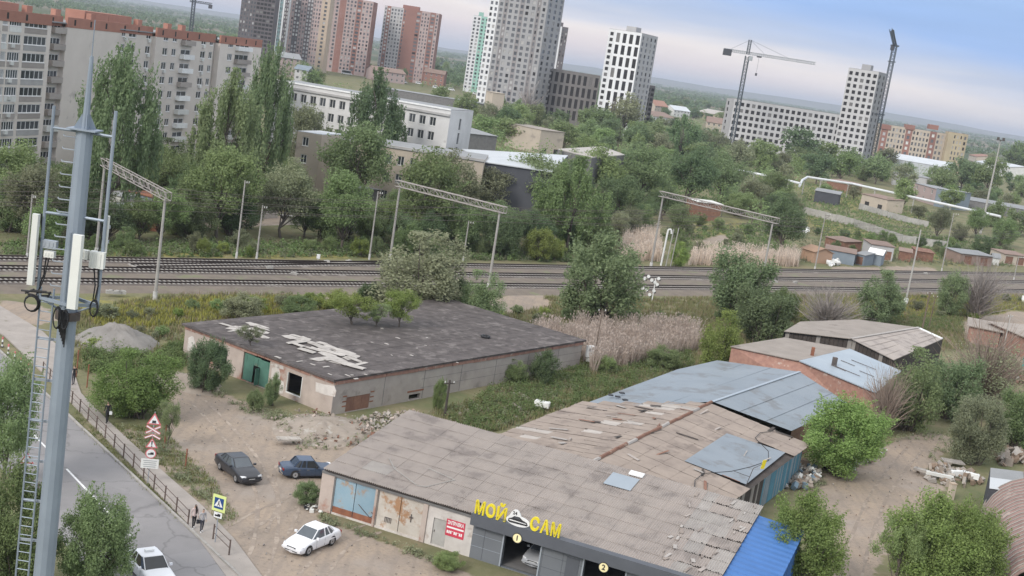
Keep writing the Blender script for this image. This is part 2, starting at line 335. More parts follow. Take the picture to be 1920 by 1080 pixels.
grass = mixc(rng_(nse(.16), .35, .65), (.13, .15, .075), (.24, .205, .13)); grass = mixc(rng_(nse(1.3, 6), .45, .7), grass, (.17, .165, .09))
flow = mixc(rng_(nse(2.2, 6, .75), .44, .56), (.19, .18, .08), (.30, .265, .08)); grass = mixc(mth(t, 'MULTIPLY', attr('flower'), rng_(nse(.3), .4, .55)), grass, flow)
soil = mixc(rng_(nse(.25), .35, .65), (.37, .295, .23), (.295, .245, .205)); soil = mixc(rng_(nse(3.5, 6, .7), .5, .75), soil, (.22, .185, .155)); soil = mixc(rng_(nse(.09, 4), .55, .7), soil, (.33, .285, .25))
wv = N(t, 'ShaderNodeTexWave'); wv.inputs['Scale'].default_value = .22; wv.inputs['Distortion'].default_value = 9; wv.inputs['Detail'].default_value = 3; wv.inputs['Detail Scale'].default_value = .35; t.links.new(pos, wv.inputs[0])
soil = mixc(mth(t, 'MULTIPLY', rng_(wv.outputs['Fac'], .75, .98), .35), soil, (.25, .21, .18)); soil = mixc(mth(t, 'MULTIPLY', rng_(nse(9, 3, .8), .6, .72), .5), soil, (.45, .40, .35)); soil = mixc(mth(t, 'MULTIPLY', rng_(nse(.7, 6, .75), .57, .64), .55), soil, (.235, .20, .165))
near = mixc(rng_(mth(t, 'ADD', attr('dirt'), mth(t, 'MULTIPLY', mth(t, 'SUBTRACT', nse(.55, 6, .7), .5), 1.1)), .42, .56), grass, soil)
sxy = N(t, 'ShaderNodeSeparateXYZ'); t.links.new(pos, sxy.inputs[0])
far = mixc(rng_(nse(.0011, 3, .4), .46, .54), (.075, .095, .055), (.20, .165, .12)); far = mixc(rng_(nse(.004, 4), .5, .6), far, (.10, .115, .06))
col = mixc(rng_(sxy.outputs[1], 900, 1500), near, far); t.links.new(col, b.inputs['Base Color'])
bp = N(t, 'ShaderNodeBump'); bp.inputs['Strength'].default_value = .6; bp.inputs['Distance'].default_value = .08; t.links.new(nse(3, 6, .7), bp.inputs['Height']); t.links.new(bp.outputs[0], b.inputs['Normal'])
me = mesh_np('ground', np.stack([XX, YY, ZZ], -1).reshape(-1, 3), qf, gm, smooth=True)
for nm, a in (('dirt', DIRT), ('flower', FLOW)):
    at = me.attributes.new(nm, 'FLOAT', 'POINT'); at.data.foreach_set('value', a.ravel().astype(np.float32))
link('ground', me)['kind'] = 'structure'
from_grid = lambda a, x, y: a[np.clip(np.searchsorted(gx, x), 0, len(gx)-1), np.clip(np.searchsorted(gy, y), 0, len(gy)-1)]
# ------------------------------------------------------------------ road, pavement, kerb
def sheet(name, poly, z, m, th=.12):
    mb = MB(); mb.prism([(p[0], p[1], z-th) for p in poly], (0, 0, th)); o = mb.build(name, m); o['kind'] = 'structure'; return o
K0, K1 = G(138, 791)[:2], G(345, 986)[:2]; KD = unit(K1-K0); KN = np.array([-KD[1], KD[0]])       # KN points to the yard
if KN[0] < 0: KN = -KN
kp = lambda s, o: K0+KD*s+KN*o
ROAD = [kp(-70, 0), kp(60, 0), kp(60, -8.2), kp(-70, -8.2)]
sheet('road', ROAD, .03, 'asphalt')
PATH = GP((-60, 545), (0, 574), (30, 592), (80, 622), (128, 668), (152, 738), (205, 792), (300, 880), (380, 950), (438, 1010), (490, 1080), (600, 1230), (520, 1230), (425, 1083), (352, 983), (138, 760), (70, 690), (8, 630), (-60, 590))
sheet('pavement', PATH, .06, 'path')
kb = MB(); kr = link('kerb', None, None, (K0[0], K0[1], 0)); kr['kind'] = 'structure'
ks = MB(); ks.ob((0, 0, 0), (1.96, 0, 0), (0, .18, 0), (0, 0, .14)); ksm = ks.mesh('kerb_stone', 'kerb')
for i in range(34):
    s = -24+2*i; p = kp(s, .02); link('kerb_stone', ksm, kr, (p[0], p[1], .0+random.uniform(-.01, .01)), math.atan2(KD[1], KD[0])+random.uniform(-.01, .01))
def strip(s0, s1, off, w, name='lane_marking'):
    mb = MB(); mb.prism([(*kp(s0, off-w/2), .033), (*kp(s1, off-w/2), .033), (*kp(s1, off+w/2), .033), (*kp(s0, off+w/2), .033)], (0, 0, .004)); o = mb.build(name, 'paint'); o['kind'] = 'structure'
la, lb = G(123, 880)[:2], G(240, 998)[:2]
s_of = lambda p: float(np.dot(np.asarray(p[:2])-K0, KD)); o_of = lambda p: float(np.dot(np.asarray(p[:2])-K0, KN))
LO = (o_of(la)+o_of(lb))/2
strip(s_of(la), s_of(lb)-1.8, LO, .16); strip(s_of(lb)-1.3, s_of(lb)+.6, LO, .13)
strip(s_of(la)-9, s_of(la)-3, LO, .15)
# ------------------------------------------------------------------ railway
TR = {}
for k, (a, b_) in dict(A=((0, 490), (1480, 511)), B=((0, 509), (1480, 527)), C=((0, 532), (1480, 545))).items():
    p, q = G(*a)[:2], G(*b_)[:2]; d = unit(q-p); TR[k] = (p-d*60, q+d*170, d)
RD = unit(TR['A'][2]+TR['C'][2]); RN = np.array([RD[1], -RD[0]])           # RN points towards the camera side
bedA = [TR['A'][0]-RN*2.4, TR['A'][1]-RN*2.4, TR['C'][1]+RN*2.6, TR['C'][0]+RN*2.6]; toe = [TR['A'][0]-RN*4, TR['A'][1]-RN*4, TR['C'][1]+RN*4.6, TR['C'][0]+RN*4.6]
mb = MB(); mb.add([(p[0], p[1], -.1) for p in toe]+[(p[0], p[1], .35) for p in bedA], [(4, 5, 6, 7), (0, 1, 5, 4), (1, 2, 6, 5), (2, 3, 7, 6), (3, 0, 4, 7)])
mb.build('track_bed', 'bedsoil')['kind'] = 'structure'
def track(p, q, label, n0=0):
    d = unit(q-p); L = np.linalg.norm(q-p); nn = np.array([-d[1], d[0]]); r = T('railway_track', label, 'railway track', (p[0], p[1], .35), 'railway tracks')
    sl_ = MB(); rz = math.atan2(d[1], d[0]); m_ = MB(); n3 = np.array([nn[0], nn[1], 0]); p3 = np.array([p[0], p[1], .30]); m_.prism([p3-n3*2.1, p3-n3*1.55+[0, 0, .12], p3+n3*1.55+[0, 0, .12], p3+n3*2.1], (d[0]*L, d[1]*L, 0)); m_.build('ballast', 'ballast', r)
    for i in range(int(L/.62)): c = p+d*(i*.62); sl_.box((c[0], c[1], .405), (.27, 2.7, .14), rz)
    o = sl_.build('sleeper', 'sleeper', r); o['kind'] = 'stuff'
    for s in (-.76, .76):
        m_ = MB(); a = p+nn*s; prof = [(-.07, 0), (.07, 0), (.07, .025), (.012, .05), (.012, .13), (.036, .145), (.036, .18), (-.036, .18), (-.036, .145), (-.012, .13), (-.012, .05), (-.07, .025)]
        m_.prism([(a[0]+nn[0]*x, a[1]+nn[1]*x, .472+z) for x, z in prof], (d[0]*L, d[1]*L, 0)); m_.build('rail', 'rail', r)
    return r
track(*TR['C'][:2], 'nearest railway track, along the grassy bank'); track(*TR['B'][:2], 'middle railway track between two others'); track(*TR['A'][:2], 'farthest railway track, in front of the tree belt')
sa, sb = lerp(TR['B'][0], TR['A'][0], .12), lerp(TR['B'][0], TR['A'][0], .9)
sidA = G(250, 505)[:2]; sidB = G(760, 497.5)[:2]
track(sidA, sidB, 'short crossover track slanting between middle and far tracks')
# ------------------------------------------------------------------ plants
leafmat('leaf_mid', (.215, .30, .125), (.285, .365, .17), (.27, .31, .18)); leafmat('leaf_dark', (.16, .235, .12), (.215, .29, .155), (.20, .25, .145)); leafmat('leaf_bright', (.25, .34, .105), (.33, .42, .15), (.36, .39, .14))
leafmat('leaf_olive', (.25, .275, .17), (.31, .33, .21), (.29, .295, .195)); leafmat('leaf_willow', (.205, .275, .145), (.27, .335, .185), (.235, .29, .16)); leafmat('leaf_spring', (.205, .305, .10), (.275, .375, .14), (.29, .345, .135)); leafmat('leaf_dry', (.22, .18, .12), (.27, .215, .14), None)
leafmat('reed', (.70, .60, .52), (.58, .49, .42), None, .5); leafmat('grass_blade', (.17, .195, .09), (.27, .25, .13), None, .35); leafmat('weed', (.135, .20, .08), (.20, .255, .115), None, .4); leafmat('flower', (.33, .31, .09), (.40, .36, .11), None, .35)
leafmat('drygrass', (.36, .30, .20), (.29, .25, .16), None, .3)
mat('bark', (.15, .125, .105), (.095, .08, .07), 3, .95, .3); mat('twig', (.33, .295, .275), (.25, .22, .205), 3, .95); mat('twigred', (.33, .26, .215), (.25, .20, .165), 3, .95)
def rdir(r, n): v = r.normal(size=(n, 3)); return v/np.linalg.norm(v, axis=1)[:, None]
def leaves_at(r, C, size, nout=None, asp=.62):
    """one four-sided leaf at each point"""
    n = len(C); a = rdir(r, n)
    if nout is not None:
        nn = nout+r.normal(size=(n, 3))*.75; nn[:, 2] += .75; nn /= np.linalg.norm(nn, axis=1)[:, None]; a = np.cross(nn, rdir(r, n)); a /= np.linalg.norm(a, axis=1)[:, None]+1e-9; b_ = np.cross(nn, a)
    else: b_ = np.cross(a, rdir(r, n)); b_ /= np.linalg.norm(b_, axis=1)[:, None]+1e-9
    s = (size*r.uniform(.65, 1.35, n))[:, None]; v = np.stack([C-a*s*.5, C+b_*s*asp*.5, C+a*s*.5, C-b_*s*asp*.5], 1).reshape(-1, 3)
    return v, np.arange(4*n).reshape(n, 4)
def crown(seed, kind, leaves, size):
    """leaf cloud inside a unit-wide, unit-high plant standing on z=0"""
    r = np.random.default_rng(seed)
    if kind == 'round':   nc, zc, rz_, low = 46, .60, .40, .22
    elif kind == 'bush':  nc, zc, rz_, low = 78, .47, .50, .02
    elif kind == 'tall':  nc, zc, rz_, low = 60, .53, .47, .06
    elif kind == 'open':  nc, zc, rz_, low = 34, .60, .40, .2
    C = []; lob = r.uniform(0, 6.28, 4)
    while len(C) < nc:
        d = rdir(r, 1)[0]; th = math.atan2(d[1], d[0]); w = 1+.16*math.sin(2*th+lob[0])+.13*math.sin(3*th+lob[1]+d[2]*3)+.10*math.sin(5*th+lob[2]+4*d[2])
        rad = r.uniform(.25, 1)**.45*w*.86; z = zc+d[2]*rad*rz_*(1.0 if d[2] > 0 else .92)
        x, y = d[0]*rad*.44, d[1]*rad*.44
        if kind == 'tall':
            h = max(0, min(1, (z-.04)/.95)); k = (.55+.75*h)*(1-h**2.2)*1.7; x, y = d[0]*r.uniform(.2, 1)**.5*.47*k, d[1]*r.uniform(.2, 1)**.5*.47*k
        if z < low: continue
        C.append((x, y, z))
    C = np.array(C); cr_ = r.uniform(.075, .15, nc)*(1.15 if kind == 'round' else 1.0)
    if kind == 'open': cr_ *= .9
    per = r.multinomial(leaves, cr_**2/np.sum(cr_**2)); ci = np.repeat(np.arange(nc), per); n = len(ci)
    d = rdir(r, n); rad = r.uniform(0, 1, n)**.5; off = d*(rad*cr_[ci])[:, None]
    if kind == 'tall': off *= np.array([.62, .62, 1.5])
    elif kind == 'bush': off *= np.array([.9, .9, 1.05])
    else: off *= np.array([1.1, 1.1, .8])
    Pn = C[ci]+off
    # loose shoots that break the outline
    ns = int(nc*1.3); si = r.integers(0, nc, ns); sd_ = rdir(r, ns); sd_[:, 2] = np.abs(sd_[:, 2])+.5; sd_ /= np.linalg.norm(sd_, axis=1)[:, None]
    k = max(3, leaves//ns//9); tt = np.tile(np.linspace(.5, 1.25, k), ns); S = np.repeat(C[si], k, 0)+np.repeat(sd_*cr_[si][:, None], k, 0)*tt[:, None]*1.25+r.normal(size=(ns*k, 3))*.008
    Pn = np.concatenate([Pn, S]); dn = np.concatenate([d, np.repeat(sd_, k, 0)])
    keep = Pn[:, 2] > .01; Pn, dn = Pn[keep], dn[keep]; Pn[:, 2] = np.minimum(Pn[:, 2], 1.02)
    v, f = leaves_at(r, Pn, size, dn); return v, f, C, cr_
def tubes_np(segs, n=5):
    V_, F__ = [], []
    for (p0, p1, r0, r1) in segs:
        p0, p1 = np.array(p0, float), np.array(p1, float); d = unit(p1-p0); a = unit(np.cross(d, [.3, .9, .2])); b_ = np.cross(d, a); k = len(V_)
        for p, rr in ((p0, r0), (p1, r1)):
            for i in range(n): th = 6.2832*i/n; V_.append(p+(a*math.cos(th)+b_*math.sin(th))*rr)
        F__ += [(k+i, k+(i+1) % n, k+n+(i+1) % n, k+n+i) for i in range(n)]
    return np.array(V_), np.array(F__)
def skeleton(seed, C, kind, r0=.022):
    r = np.random.default_rng(seed+99); segs = []; multi = kind in ('bush',)
    top = {'round': .55, 'open': .6, 'tall': .93, 'bush': .3}[kind]
    if not multi:
        pts = [np.array([0, 0, 0.])]
        for i in range(1, 6): pts.append(np.array([r.normal()*.015*i, r.normal()*.015*i, top*i/5]))
        for i in range(5): segs.append((pts[i], pts[i+1], r0*(1-.16*i), r0*(1-.16*(i+1))))
    for i in r.permutation(len(C))[:22 if not multi else 26]:
        c = C[i]
        if multi: b_ = np.array([r.normal()*.05, r.normal()*.05, 0]); rr = r0*.42
        else: k = r.integers(1, 5); b_ = pts[k]; rr = r0*.5*(1-.12*k)
        if c[2] < b_[2]: continue
        m_ = lerp(b_, c, .5)+r.normal(size=3)*.03+np.array([0, 0, .03 if not multi else .06])
        segs += [(b_, m_, rr, rr*.65), (m_, c, rr*.65, rr*.25)]
    return tubes_np(segs, 5)
def twigs(seed, n=500, top=1.0, spread=.45, r0=.0045):
    r = np.random.default_rng(seed); V_, F__ = [], []; k = 0
    for s in range(n):
        th = r.uniform(0, 6.28); el = r.uniform(.45, 1.5); L = r.uniform(.35, .95)*top; d = np.array([math.cos(th)*math.cos(el), math.sin(th)*math.cos(el), math.sin(el)]); p = np.array([r.normal()*.03, r.normal()*.03, r.uniform(0, .35)*top])
        w = r0*r.uniform(.7, 1.6); sd_ = unit(np.cross(d, rdir(r, 1)[0]))
        for j in range(3):
            q = p+d*L/3; q[0] = np.clip(q[0], -.5, .5); q[1] = np.clip(q[1], -.5, .5); w2 = w*.62
            V_ += [p-sd_*w, p+sd_*w, q+sd_*w2, q-sd_*w2]; F__.append((k, k+1, k+2, k+3)); k += 4; p, w = q, w2; d = unit(d+r.normal(size=3)*.25+np.array([0, 0, .1])); L *= .9
    return np.array(V_), np.array(F__)
PROTO = {}
def proto(shape, lod, var):
    key = (shape, lod, var)
    if key in PROTO: return PROTO[key]
    seed = {'round': 11, 'bush': 23, 'tall': 37, 'open': 51, 'bare': 67, 'half': 71}[shape]*7+var*13; nl, sz = {0: (26000, .0205), 1: (12000, .0275), 2: (2600, .056)}[lod]
    if shape in ('bare', 'half'):
        v, f = twigs(seed, {0: 760, 1: 620, 2: 160}[lod], r0={0: .0042, 1: .0062, 2: .008}[lod]); v[:, 2] = np.clip(v[:, 2], 0, None); tm = mesh_np('branches', v, f, 'twigred')
        if shape == 'bare': cm = None
        else: v, f, C, c_ = crown(seed, 'bush', nl//3, sz*.9); v[:, 2] *= .8; cm = mesh_np('crown', v, f, 'leaf_mid')
    else:
        if shape == 'tall': nl = int(nl*1.6)
        if shape == 'open': nl = int(nl*.5)
        if shape == 'bush': nl = int(nl*1.35)
        v, f, C, c_ = crown(seed, shape, nl, sz); cm = mesh_np('crown', v, f, 'leaf_mid'); v, f = skeleton(seed, C, shape); tm = mesh_np('trunk', v, f, 'bark')
    PROTO[key] = (cm, tm); return cm, tm
PLANTS = []
def plant(name, bx, by, w, h, shape, leaf, what, group, z=0., lod=None, Y=None, cat=None, metres=False):
    """stands with its foot seen at bx,by (survey point) on height z; w,h its seen size"""
    p = G(bx, by, z) if Y is None else np.array([AtY(bx, by, Y)[0], Y, z])
    D = math.hypot(p[1], HC-z)
    if not metres: w, h = w*D/FPX, h*D/FPX*1.03
    if lod is None: lod = 0 if D < 135 else (1 if D < 420 else 2)
    cm, tm = proto(shape, lod, random.randrange(4))
    r = link(name, None, None, p, random.uniform(0, 6.28)); tag(r, what, cat or ('bush' if 'bush' in name or 'shrub' in name else 'tree'), group)
    for nm, d in (('crown', cm), ('trunk' if shape not in ('bare', 'half') else 'branches', tm)):
        if d is None: continue
        o = bpy.data.objects.new(nm, d); COL.objects.link(o); o.parent = r; o.scale = (w*1.16, w*1.16, h*1.03)
        if nm == 'crown' or shape == 'bare': o.material_slots[0].link = 'OBJECT'; o.material_slots[0].material = MATS[leaf]
    PLANTS.append(r); return r
# ---- the plants one can single out, near to far
NEARP = [
 ('leafy_tree', 8, 905, 140, 222, 'round', 'leaf_mid', 'leafy green tree at the left frame edge beside the road'),
 ('lilac_bush', 14, 1120, 165, 245, 'bush', 'leaf_mid', 'broad green bush left of the mast ladder at the bottom'),
 ('elder_bush', 170, 1118, 140, 200, 'bush', 'leaf_mid', 'loose leafy bush between mast and white taxi'),
 ('leafy_bush', 250, 779, 150, 118, 'bush', 'leaf_spring', 'round bright bush beside the path behind the crossing signs'),
 ('young_tree', 314, 838, 42, 95, 'open', 'leaf_mid', 'thin sapling behind the stacked road signs'),
 ('dark_bush', 384, 735, 88, 102, 'bush', 'leaf_dark', 'dark bush against the left wall of the derelict building'),
 ('olive_bush', 778, 596, 190, 152, 'bush', 'leaf_olive', 'large olive green bush with brownish top behind the derelict roof'),
 ('willow_bush', 1114, 610, 168, 174, 'bush', 'leaf_willow', 'large round willow bush right of the derelict building before the tracks'),
 ('willow_bush', 1383, 606, 140, 142, 'bush', 'leaf_willow', 'tall grey green willow bush in front of the tracks, left of the bare bush'),
 ('willow_bush', 1424, 645, 128, 112, 'bush', 'leaf_willow', 'lower willow bush behind the felt roof'),
 ('maple_bush', 1340, 704, 96, 116, 'bush', 'leaf_bright', 'yellow green maple bush growing beside the grey metal roof'),
 ('bare_bush', 1546, 622, 112, 84, 'bare', 'twig', 'bare grey bush behind the plank gabled building'),
 ('willow_bush', 1640, 606, 108, 94, 'bush', 'leaf_willow', 'round willow bush left of the catenary post with white foot'),
 ('willow_bush', 1776, 592, 66, 84, 'bush', 'leaf_willow', 'narrow willow bush right of the white footed post'),
 ('bare_tree', 1828, 598, 100, 112, 'bare', 'twig', 'bare purplish tree beside the tracks at the right'),
 ('maple_tree', 1566, 890, 178, 150, 'bush', 'leaf_spring', 'bright green maple beside the grey roofed shed and rubbish heap'),
 ('bare_bush', 1652, 815, 85, 130, 'bare', 'twigred', 'bare reddish bush between bright maple and the lot'),
 ('green_tree', 1705, 806, 120, 142, 'bush', 'leaf_mid', 'green elm at the far end of the dirt lot'),
 ('half_bare_tree', 1836, 775, 165, 172, 'half', 'leaf_olive', 'half bare brownish tree above the right end of the lot'),
 ('elm_bush', 1775, 785, 110, 125, 'bush', 'leaf_willow', 'elm bush below the half bare tree'),
 ('olive_bush', 1824, 868, 122, 138, 'bush', 'leaf_olive', 'grey green olive bush behind the scrap heap on the lot'),
 ('leafy_bush', 1902, 842, 105, 128, 'bush', 'leaf_mid', 'green bush at the right edge behind the pale shed roof'),
 ('maple_bush', 1735, 1120, 190, 190, 'bush', 'leaf_spring', 'bright bush at the bottom in front of the dirt lot, left of another'),
 ('maple_bush', 1796, 1112, 150, 175, 'bush', 'leaf_spring', 'bright tall bush covering the left side of the arched hangar'),
 ('young_bush', 1672, 1122, 90, 165, 'open', 'leaf_mid', 'thin leafy bush at the bottom left of the bright bushes'),
 ('maple_bush', 1490, 1108, 165, 190, 'bush', 'leaf_spring', 'bright bush right of the blue metal annex'),
]
for p in NEARP: plant(p[0], *p[1:7], p[7], None)
for (x, y, w, h, nm, lf, wh) in [(748, 613, 66, 68, 'young_tree', 'leaf_bright', 'small bright sapling growing on the derelict roof'), (660, 608, 96, 62, 'low_shrub', 'leaf_bright', 'yellowish shrub on the far left edge of the derelict roof'), (470, 648, 56, 40, 'low_shrub', 'leaf_olive', 'dry weedy shrub on the front edge of the derelict roof'), (705, 612, 60, 46, 'low_shrub', 'leaf_mid', 'small shrub left of the sapling on the derelict roof')]:
    plant(nm, x, y, w, h, 'open' if nm != 'young_tree' else 'round', lf, wh, None, z=3.42, lod=1)
SHR = [(895, 612, 84, 98, 'leaf_mid', 'feathery green bush behind the right part of the derelict roof'), (640, 590, 90, 46, 'leaf_bright', 'low yellow green bush behind the derelict roof'), (560, 596, 80, 40, 'leaf_mid', 'low green bush left of the yellow green one behind the derelict roof'), (450, 600, 90, 50, 'leaf_olive', 'grey green scrub behind the left end of the derelict roof'), (1135, 700, 40, 34, 'leaf_mid', 'small weed bush beside the white meter box'),
       (1015, 718, 64, 62, 'leaf_dark', 'dark bush against the long wall of the derelict building'), (960, 715, 50, 40, 'leaf_mid', 'low green bush at the middle of the long derelict wall'), (820, 770, 30, 62, 'leaf_mid', 'tall weed bush beside the small window of the derelict building'), (478, 770, 38, 40, 'leaf_mid', 'small bush in front of the green gate'), (508, 760, 36, 60, 'leaf_mid', 'spindly bush between green gate and black window'), (1270, 500, 42, 44, 'leaf_bright', 'small bright shrub beside the tracks under the right gantry'), (690, 590, 60, 60, 'leaf_dark', 'dark bush left of the large olive bush'), (850, 590, 60, 70, 'leaf_dark', 'dark bush right of the large olive bush'), (1465, 600, 70, 60, 'leaf_mid', 'green scrub between willow bushes in front of the tracks'), (1240, 690, 80, 40, 'leaf_mid', 'low green scrub beside the reeds'), (840, 1068, 60, 34, 'leaf_mid', 'low weeds at the foot of the white garage wall'), (575, 945, 54, 42, 'leaf_mid', 'dusty weeds beside the blue garage doors')]
for (x, y, w, h, lf, wh) in SHR: plant('low_shrub', x, y, w, h, 'bush', lf, wh, None)
BELT = [(200, 428, 120, 335, 'tall', 'leaf_dark', 'poplar_tree'), (412, 400, 108, 250, 'tall', 'leaf_mid', 'poplar_tree'), (480, 380, 74, 290, 'tall', 'leaf_dark', 'poplar_tree'), (684, 358, 100, 212, 'tall', 'leaf_dark', 'poplar_tree'), (655, 404, 150, 164, 'round', 'leaf_mid', 'leafy_tree'),
        (405, 445, 140, 160, 'round', 'leaf_mid', 'leafy_tree'), (525, 445, 115, 140, 'round', 'leaf_olive', 'leafy_tree'), (640, 465, 122, 135, 'round', 'leaf_mid', 'leafy_tree'), (795, 455, 140, 165, 'round', 'leaf_mid', 'leafy_tree'), (1062, 470, 115, 165, 'tall', 'leaf_mid', 'poplar_tree'), (1150, 440, 90, 105, 'round', 'leaf_dark', 'leafy_tree'),
        (975, 415, 120, 110, 'round', 'leaf_mid', 'leafy_tree'), (1100, 385, 130, 110, 'round', 'leaf_mid', 'leafy_tree'), (1200, 390, 120, 110, 'round', 'leaf_mid', 'leafy_tree'), (1285, 385, 110, 105, 'round', 'leaf_dark', 'leafy_tree'), (1350, 380, 100, 90, 'round', 'leaf_mid', 'leafy_tree'), (1462, 478, 86, 106, 'round', 'leaf_dark', 'leafy_tree'),
        (1272, 445, 62, 58, 'round', 'leaf_mid', 'leafy_tree'), (50, 445, 130, 130, 'round', 'leaf_olive', 'leafy_tree'), (20, 400, 120, 130, 'round', 'leaf_mid', 'leafy_tree'), (110, 425, 100, 110, 'round', 'leaf_mid', 'leafy_tree'), (300, 380, 90, 100, 'round', 'leaf_mid', 'leafy_tree'), (270, 350, 70, 100, 'round', 'leaf_dark', 'leafy_tree'),
        (570, 445, 80, 80, 'round', 'leaf_mid', 'leafy_tree'), (860, 470, 80, 90, 'bush', 'leaf_mid', 'leafy_tree'), (930, 480, 90, 90, 'bush', 'leaf_dark', 'leafy_tree'), (1010, 488, 70, 60, 'bush', 'leaf_bright', 'leafy_tree'), (1120, 478, 70, 70, 'bush', 'leaf_mid', 'leafy_tree'), (760, 478, 60, 60, 'bush', 'leaf_mid', 'leafy_tree'), (566, 356, 90, 150, 'round', 'leaf_olive', 'leafy_tree'), (612, 362, 80, 110, 'round', 'leaf_mid', 'leafy_tree'), (1000, 425, 140, 130, 'round', 'leaf_mid', 'leafy_tree'), (905, 420, 110, 100, 'round', 'leaf_olive', 'leafy_tree'), (1050, 420, 110, 110, 'round', 'leaf_dark', 'leafy_tree'), (840, 430, 110, 140, 'round', 'leaf_olive', 'leafy_tree'), (330, 440, 50, 50, 'bush', 'leaf_mid', 'leafy_tree')]
BELT += [(1402, 400, 60, 62, 'round', 'leaf_olive', 'leafy_tree'), (1440, 392, 70, 66, 'round', 'leaf_mid', 'leafy_tree')]
BELTO = [plant(nm, x, y, w, h, s, lf, '', 'trees in the belt beyond the railway') for (x, y, w, h, s, lf, nm) in BELT]
FAR = [(1272, 300, 55, 78, 'tall', 'leaf_dark'), (1492, 312, 75, 68, 'round', 'leaf_dark'), (1755, 452, 50, 62, 'round', 'leaf_olive'), (1690, 395, 50, 58, 'round', 'leaf_mid'), (1590, 330, 55, 50, 'round', 'leaf_mid'), (1500, 320, 60, 40, 'round', 'leaf_mid'), (1465, 365, 45, 55, 'round', 'leaf_olive'), (1640, 345, 60, 55, 'round', 'leaf_mid'), (1800, 360, 60, 60, 'round', 'leaf_dark'), (1850, 370, 60, 70, 'round', 'leaf_mid'), (1900, 330, 60, 60, 'round', 'leaf_mid'), (1905, 440, 60, 50, 'bush', 'leaf_mid'), (1840, 480, 50, 44, 'bush', 'leaf_dark'), (1720, 330, 55, 44, 'round', 'twig'), (1660, 320, 50, 40, 'round', 'leaf_olive'), (985, 225, 55, 70, 'bare', 'twig'), (1165, 260, 70, 80, 'round', 'leaf_olive'), (1120, 265, 80, 60, 'round', 'leaf_mid'), (900, 280, 90, 60, 'round', 'leaf_mid'), (960, 275, 90, 50, 'round', 'leaf_mid'), (1230, 290, 70, 60, 'round', 'leaf_mid'), (1780, 395, 50, 40, 'round', 'leaf_mid'), (1860, 425, 50, 50, 'bush', 'leaf_mid')]
FAR += [(1545, 372, 34, 26, 'round', 'leaf_mid'), (1600, 375, 34, 26, 'round', 'leaf_olive'), (1672, 398, 34, 26, 'round', 'leaf_mid'), (1722, 412, 34, 26, 'round', 'leaf_olive'), (1828, 446, 50, 52, 'round', 'leaf_mid'), (1878, 462, 54, 54, 'bush', 'leaf_mid'), (1800, 452, 40, 36, 'bush', 'leaf_olive'), (1575, 342, 60, 52, 'round', 'leaf_mid'), (1530, 345, 60, 56, 'round', 'leaf_dark'), (1540, 318, 60, 50, 'round', 'leaf_mid'), (1420, 325, 70, 60, 'round', 'leaf_mid'), (1380, 330, 70, 60, 'round', 'leaf_olive'), (1690, 362, 50, 50, 'round', 'leaf_olive'), (1765, 368, 50, 54, 'round', 'leaf_mid')]
FARO = [plant('leafy_tree' if s != 'bare' else 'bare_tree', x, y, w, h, s, lf, '', 'scattered trees before the building sites') for (x, y, w, h, s, lf) in FAR if lf != 'twig' or s == 'bare']
BANK = []
_r = np.random.default_rng(77); _poly = np.array([(150, 600), (330, 575), (560, 560), (690, 566), (560, 590), (400, 604), (330, 625), (200, 660), (150, 650)]); _p2 = np.array([(880, 600), (1000, 572), (1040, 560), (1180, 600), (1300, 585), (1480, 560), (1600, 560), (1720, 560), (1920, 550), (1920, 590), (1740, 615), (1500, 600), (1300, 640), (1230, 690), (1130, 705), (1120, 690), (1000, 620)])
for _pl, _n in ((_poly, 26), (_p2, 44)):
    _lo, _hi = _pl.min(0), _pl.max(0); _k = 0
    while _k < _n:
        _q = _lo+(_hi-_lo)*_r.random(2)
        if not inpoly(_q[0], _q[1], _pl): continue
        _h = _r.uniform(.7, 2.0); BANK.append(plant('bank_shrub', _q[0], _q[1], _h*_r.uniform(1.1, 1.9), _h, 'bush', ['leaf_mid', 'leaf_olive', 'leaf_bright', 'leaf_olive'][_r.integers(4)], '', 'low shrubs on the railway bank', metres=True, lod=2)); _k += 1
# ------------------------------------------------------------------ near buildings
def onwall(A, B, px, py):
    A, B = np.asarray(A, float)[:2], np.asarray(B, float)[:2]; d = unit(B-A); n = np.array([d[1], -d[0]]); r = ray(px, py); t = np.dot(A, n)/np.dot(r[:2], n); p = r*t
    return float(np.dot(p[:2]-A, d)), float(p[2]+HC)
mat('plaster', (.50, .42, .37), (.40, .335, .295), .7, .95, .3, c3=(.36, .21, .165), c3cut=.60, c3scale=.35, bscale=5)
mat('plasterwhite', (.62, .58, .54), (.5, .46, .43), 1, .95, .2, c3=(.40, .34, .30), c3cut=.6)
mat('panelconc', (.43, .385, .345), (.34, .30, .275), .6, .95, .25, c3=(.28, .25, .225), c3cut=.64)
mat('brick', (.37, .215, .165), (.27, .15, .12), 2.2, .95, .3, c3=(.42, .33, .28), c3cut=.62, bscale=14)
mat('felt', (.125, .108, .103), (.07, .06, .058), .9, .9, .7, c3=(.17, .15, .142), c3cut=.59, c3scale=.7, bscale=4, stretch=(1, 1, 1))
mat('feltlight', (.50, .465, .43), (.37, .34, .315), 1.5, .9)
mat('greenpaint', (.10, .22, .17), (.075, .165, .13), 1.2, .8, c3=(.13, .17, .13), c3cut=.62)
mat('rustplate', (.26, .145, .10), (.19, .10, .075), 1.4, .9, c3=(.36, .26, .2), c3cut=.64)
mat('bluedoor', (.24, .36, .44), (.30, .40, .46), .8, .8, c3=(.36, .27, .2), c3cut=.60, c3scale=.7)
mat('rustwhite', (.56, .52, .47), (.45, .40, .34), .9, .85, c3=(.36, .21, .12), c3cut=.565, c3scale=.8)
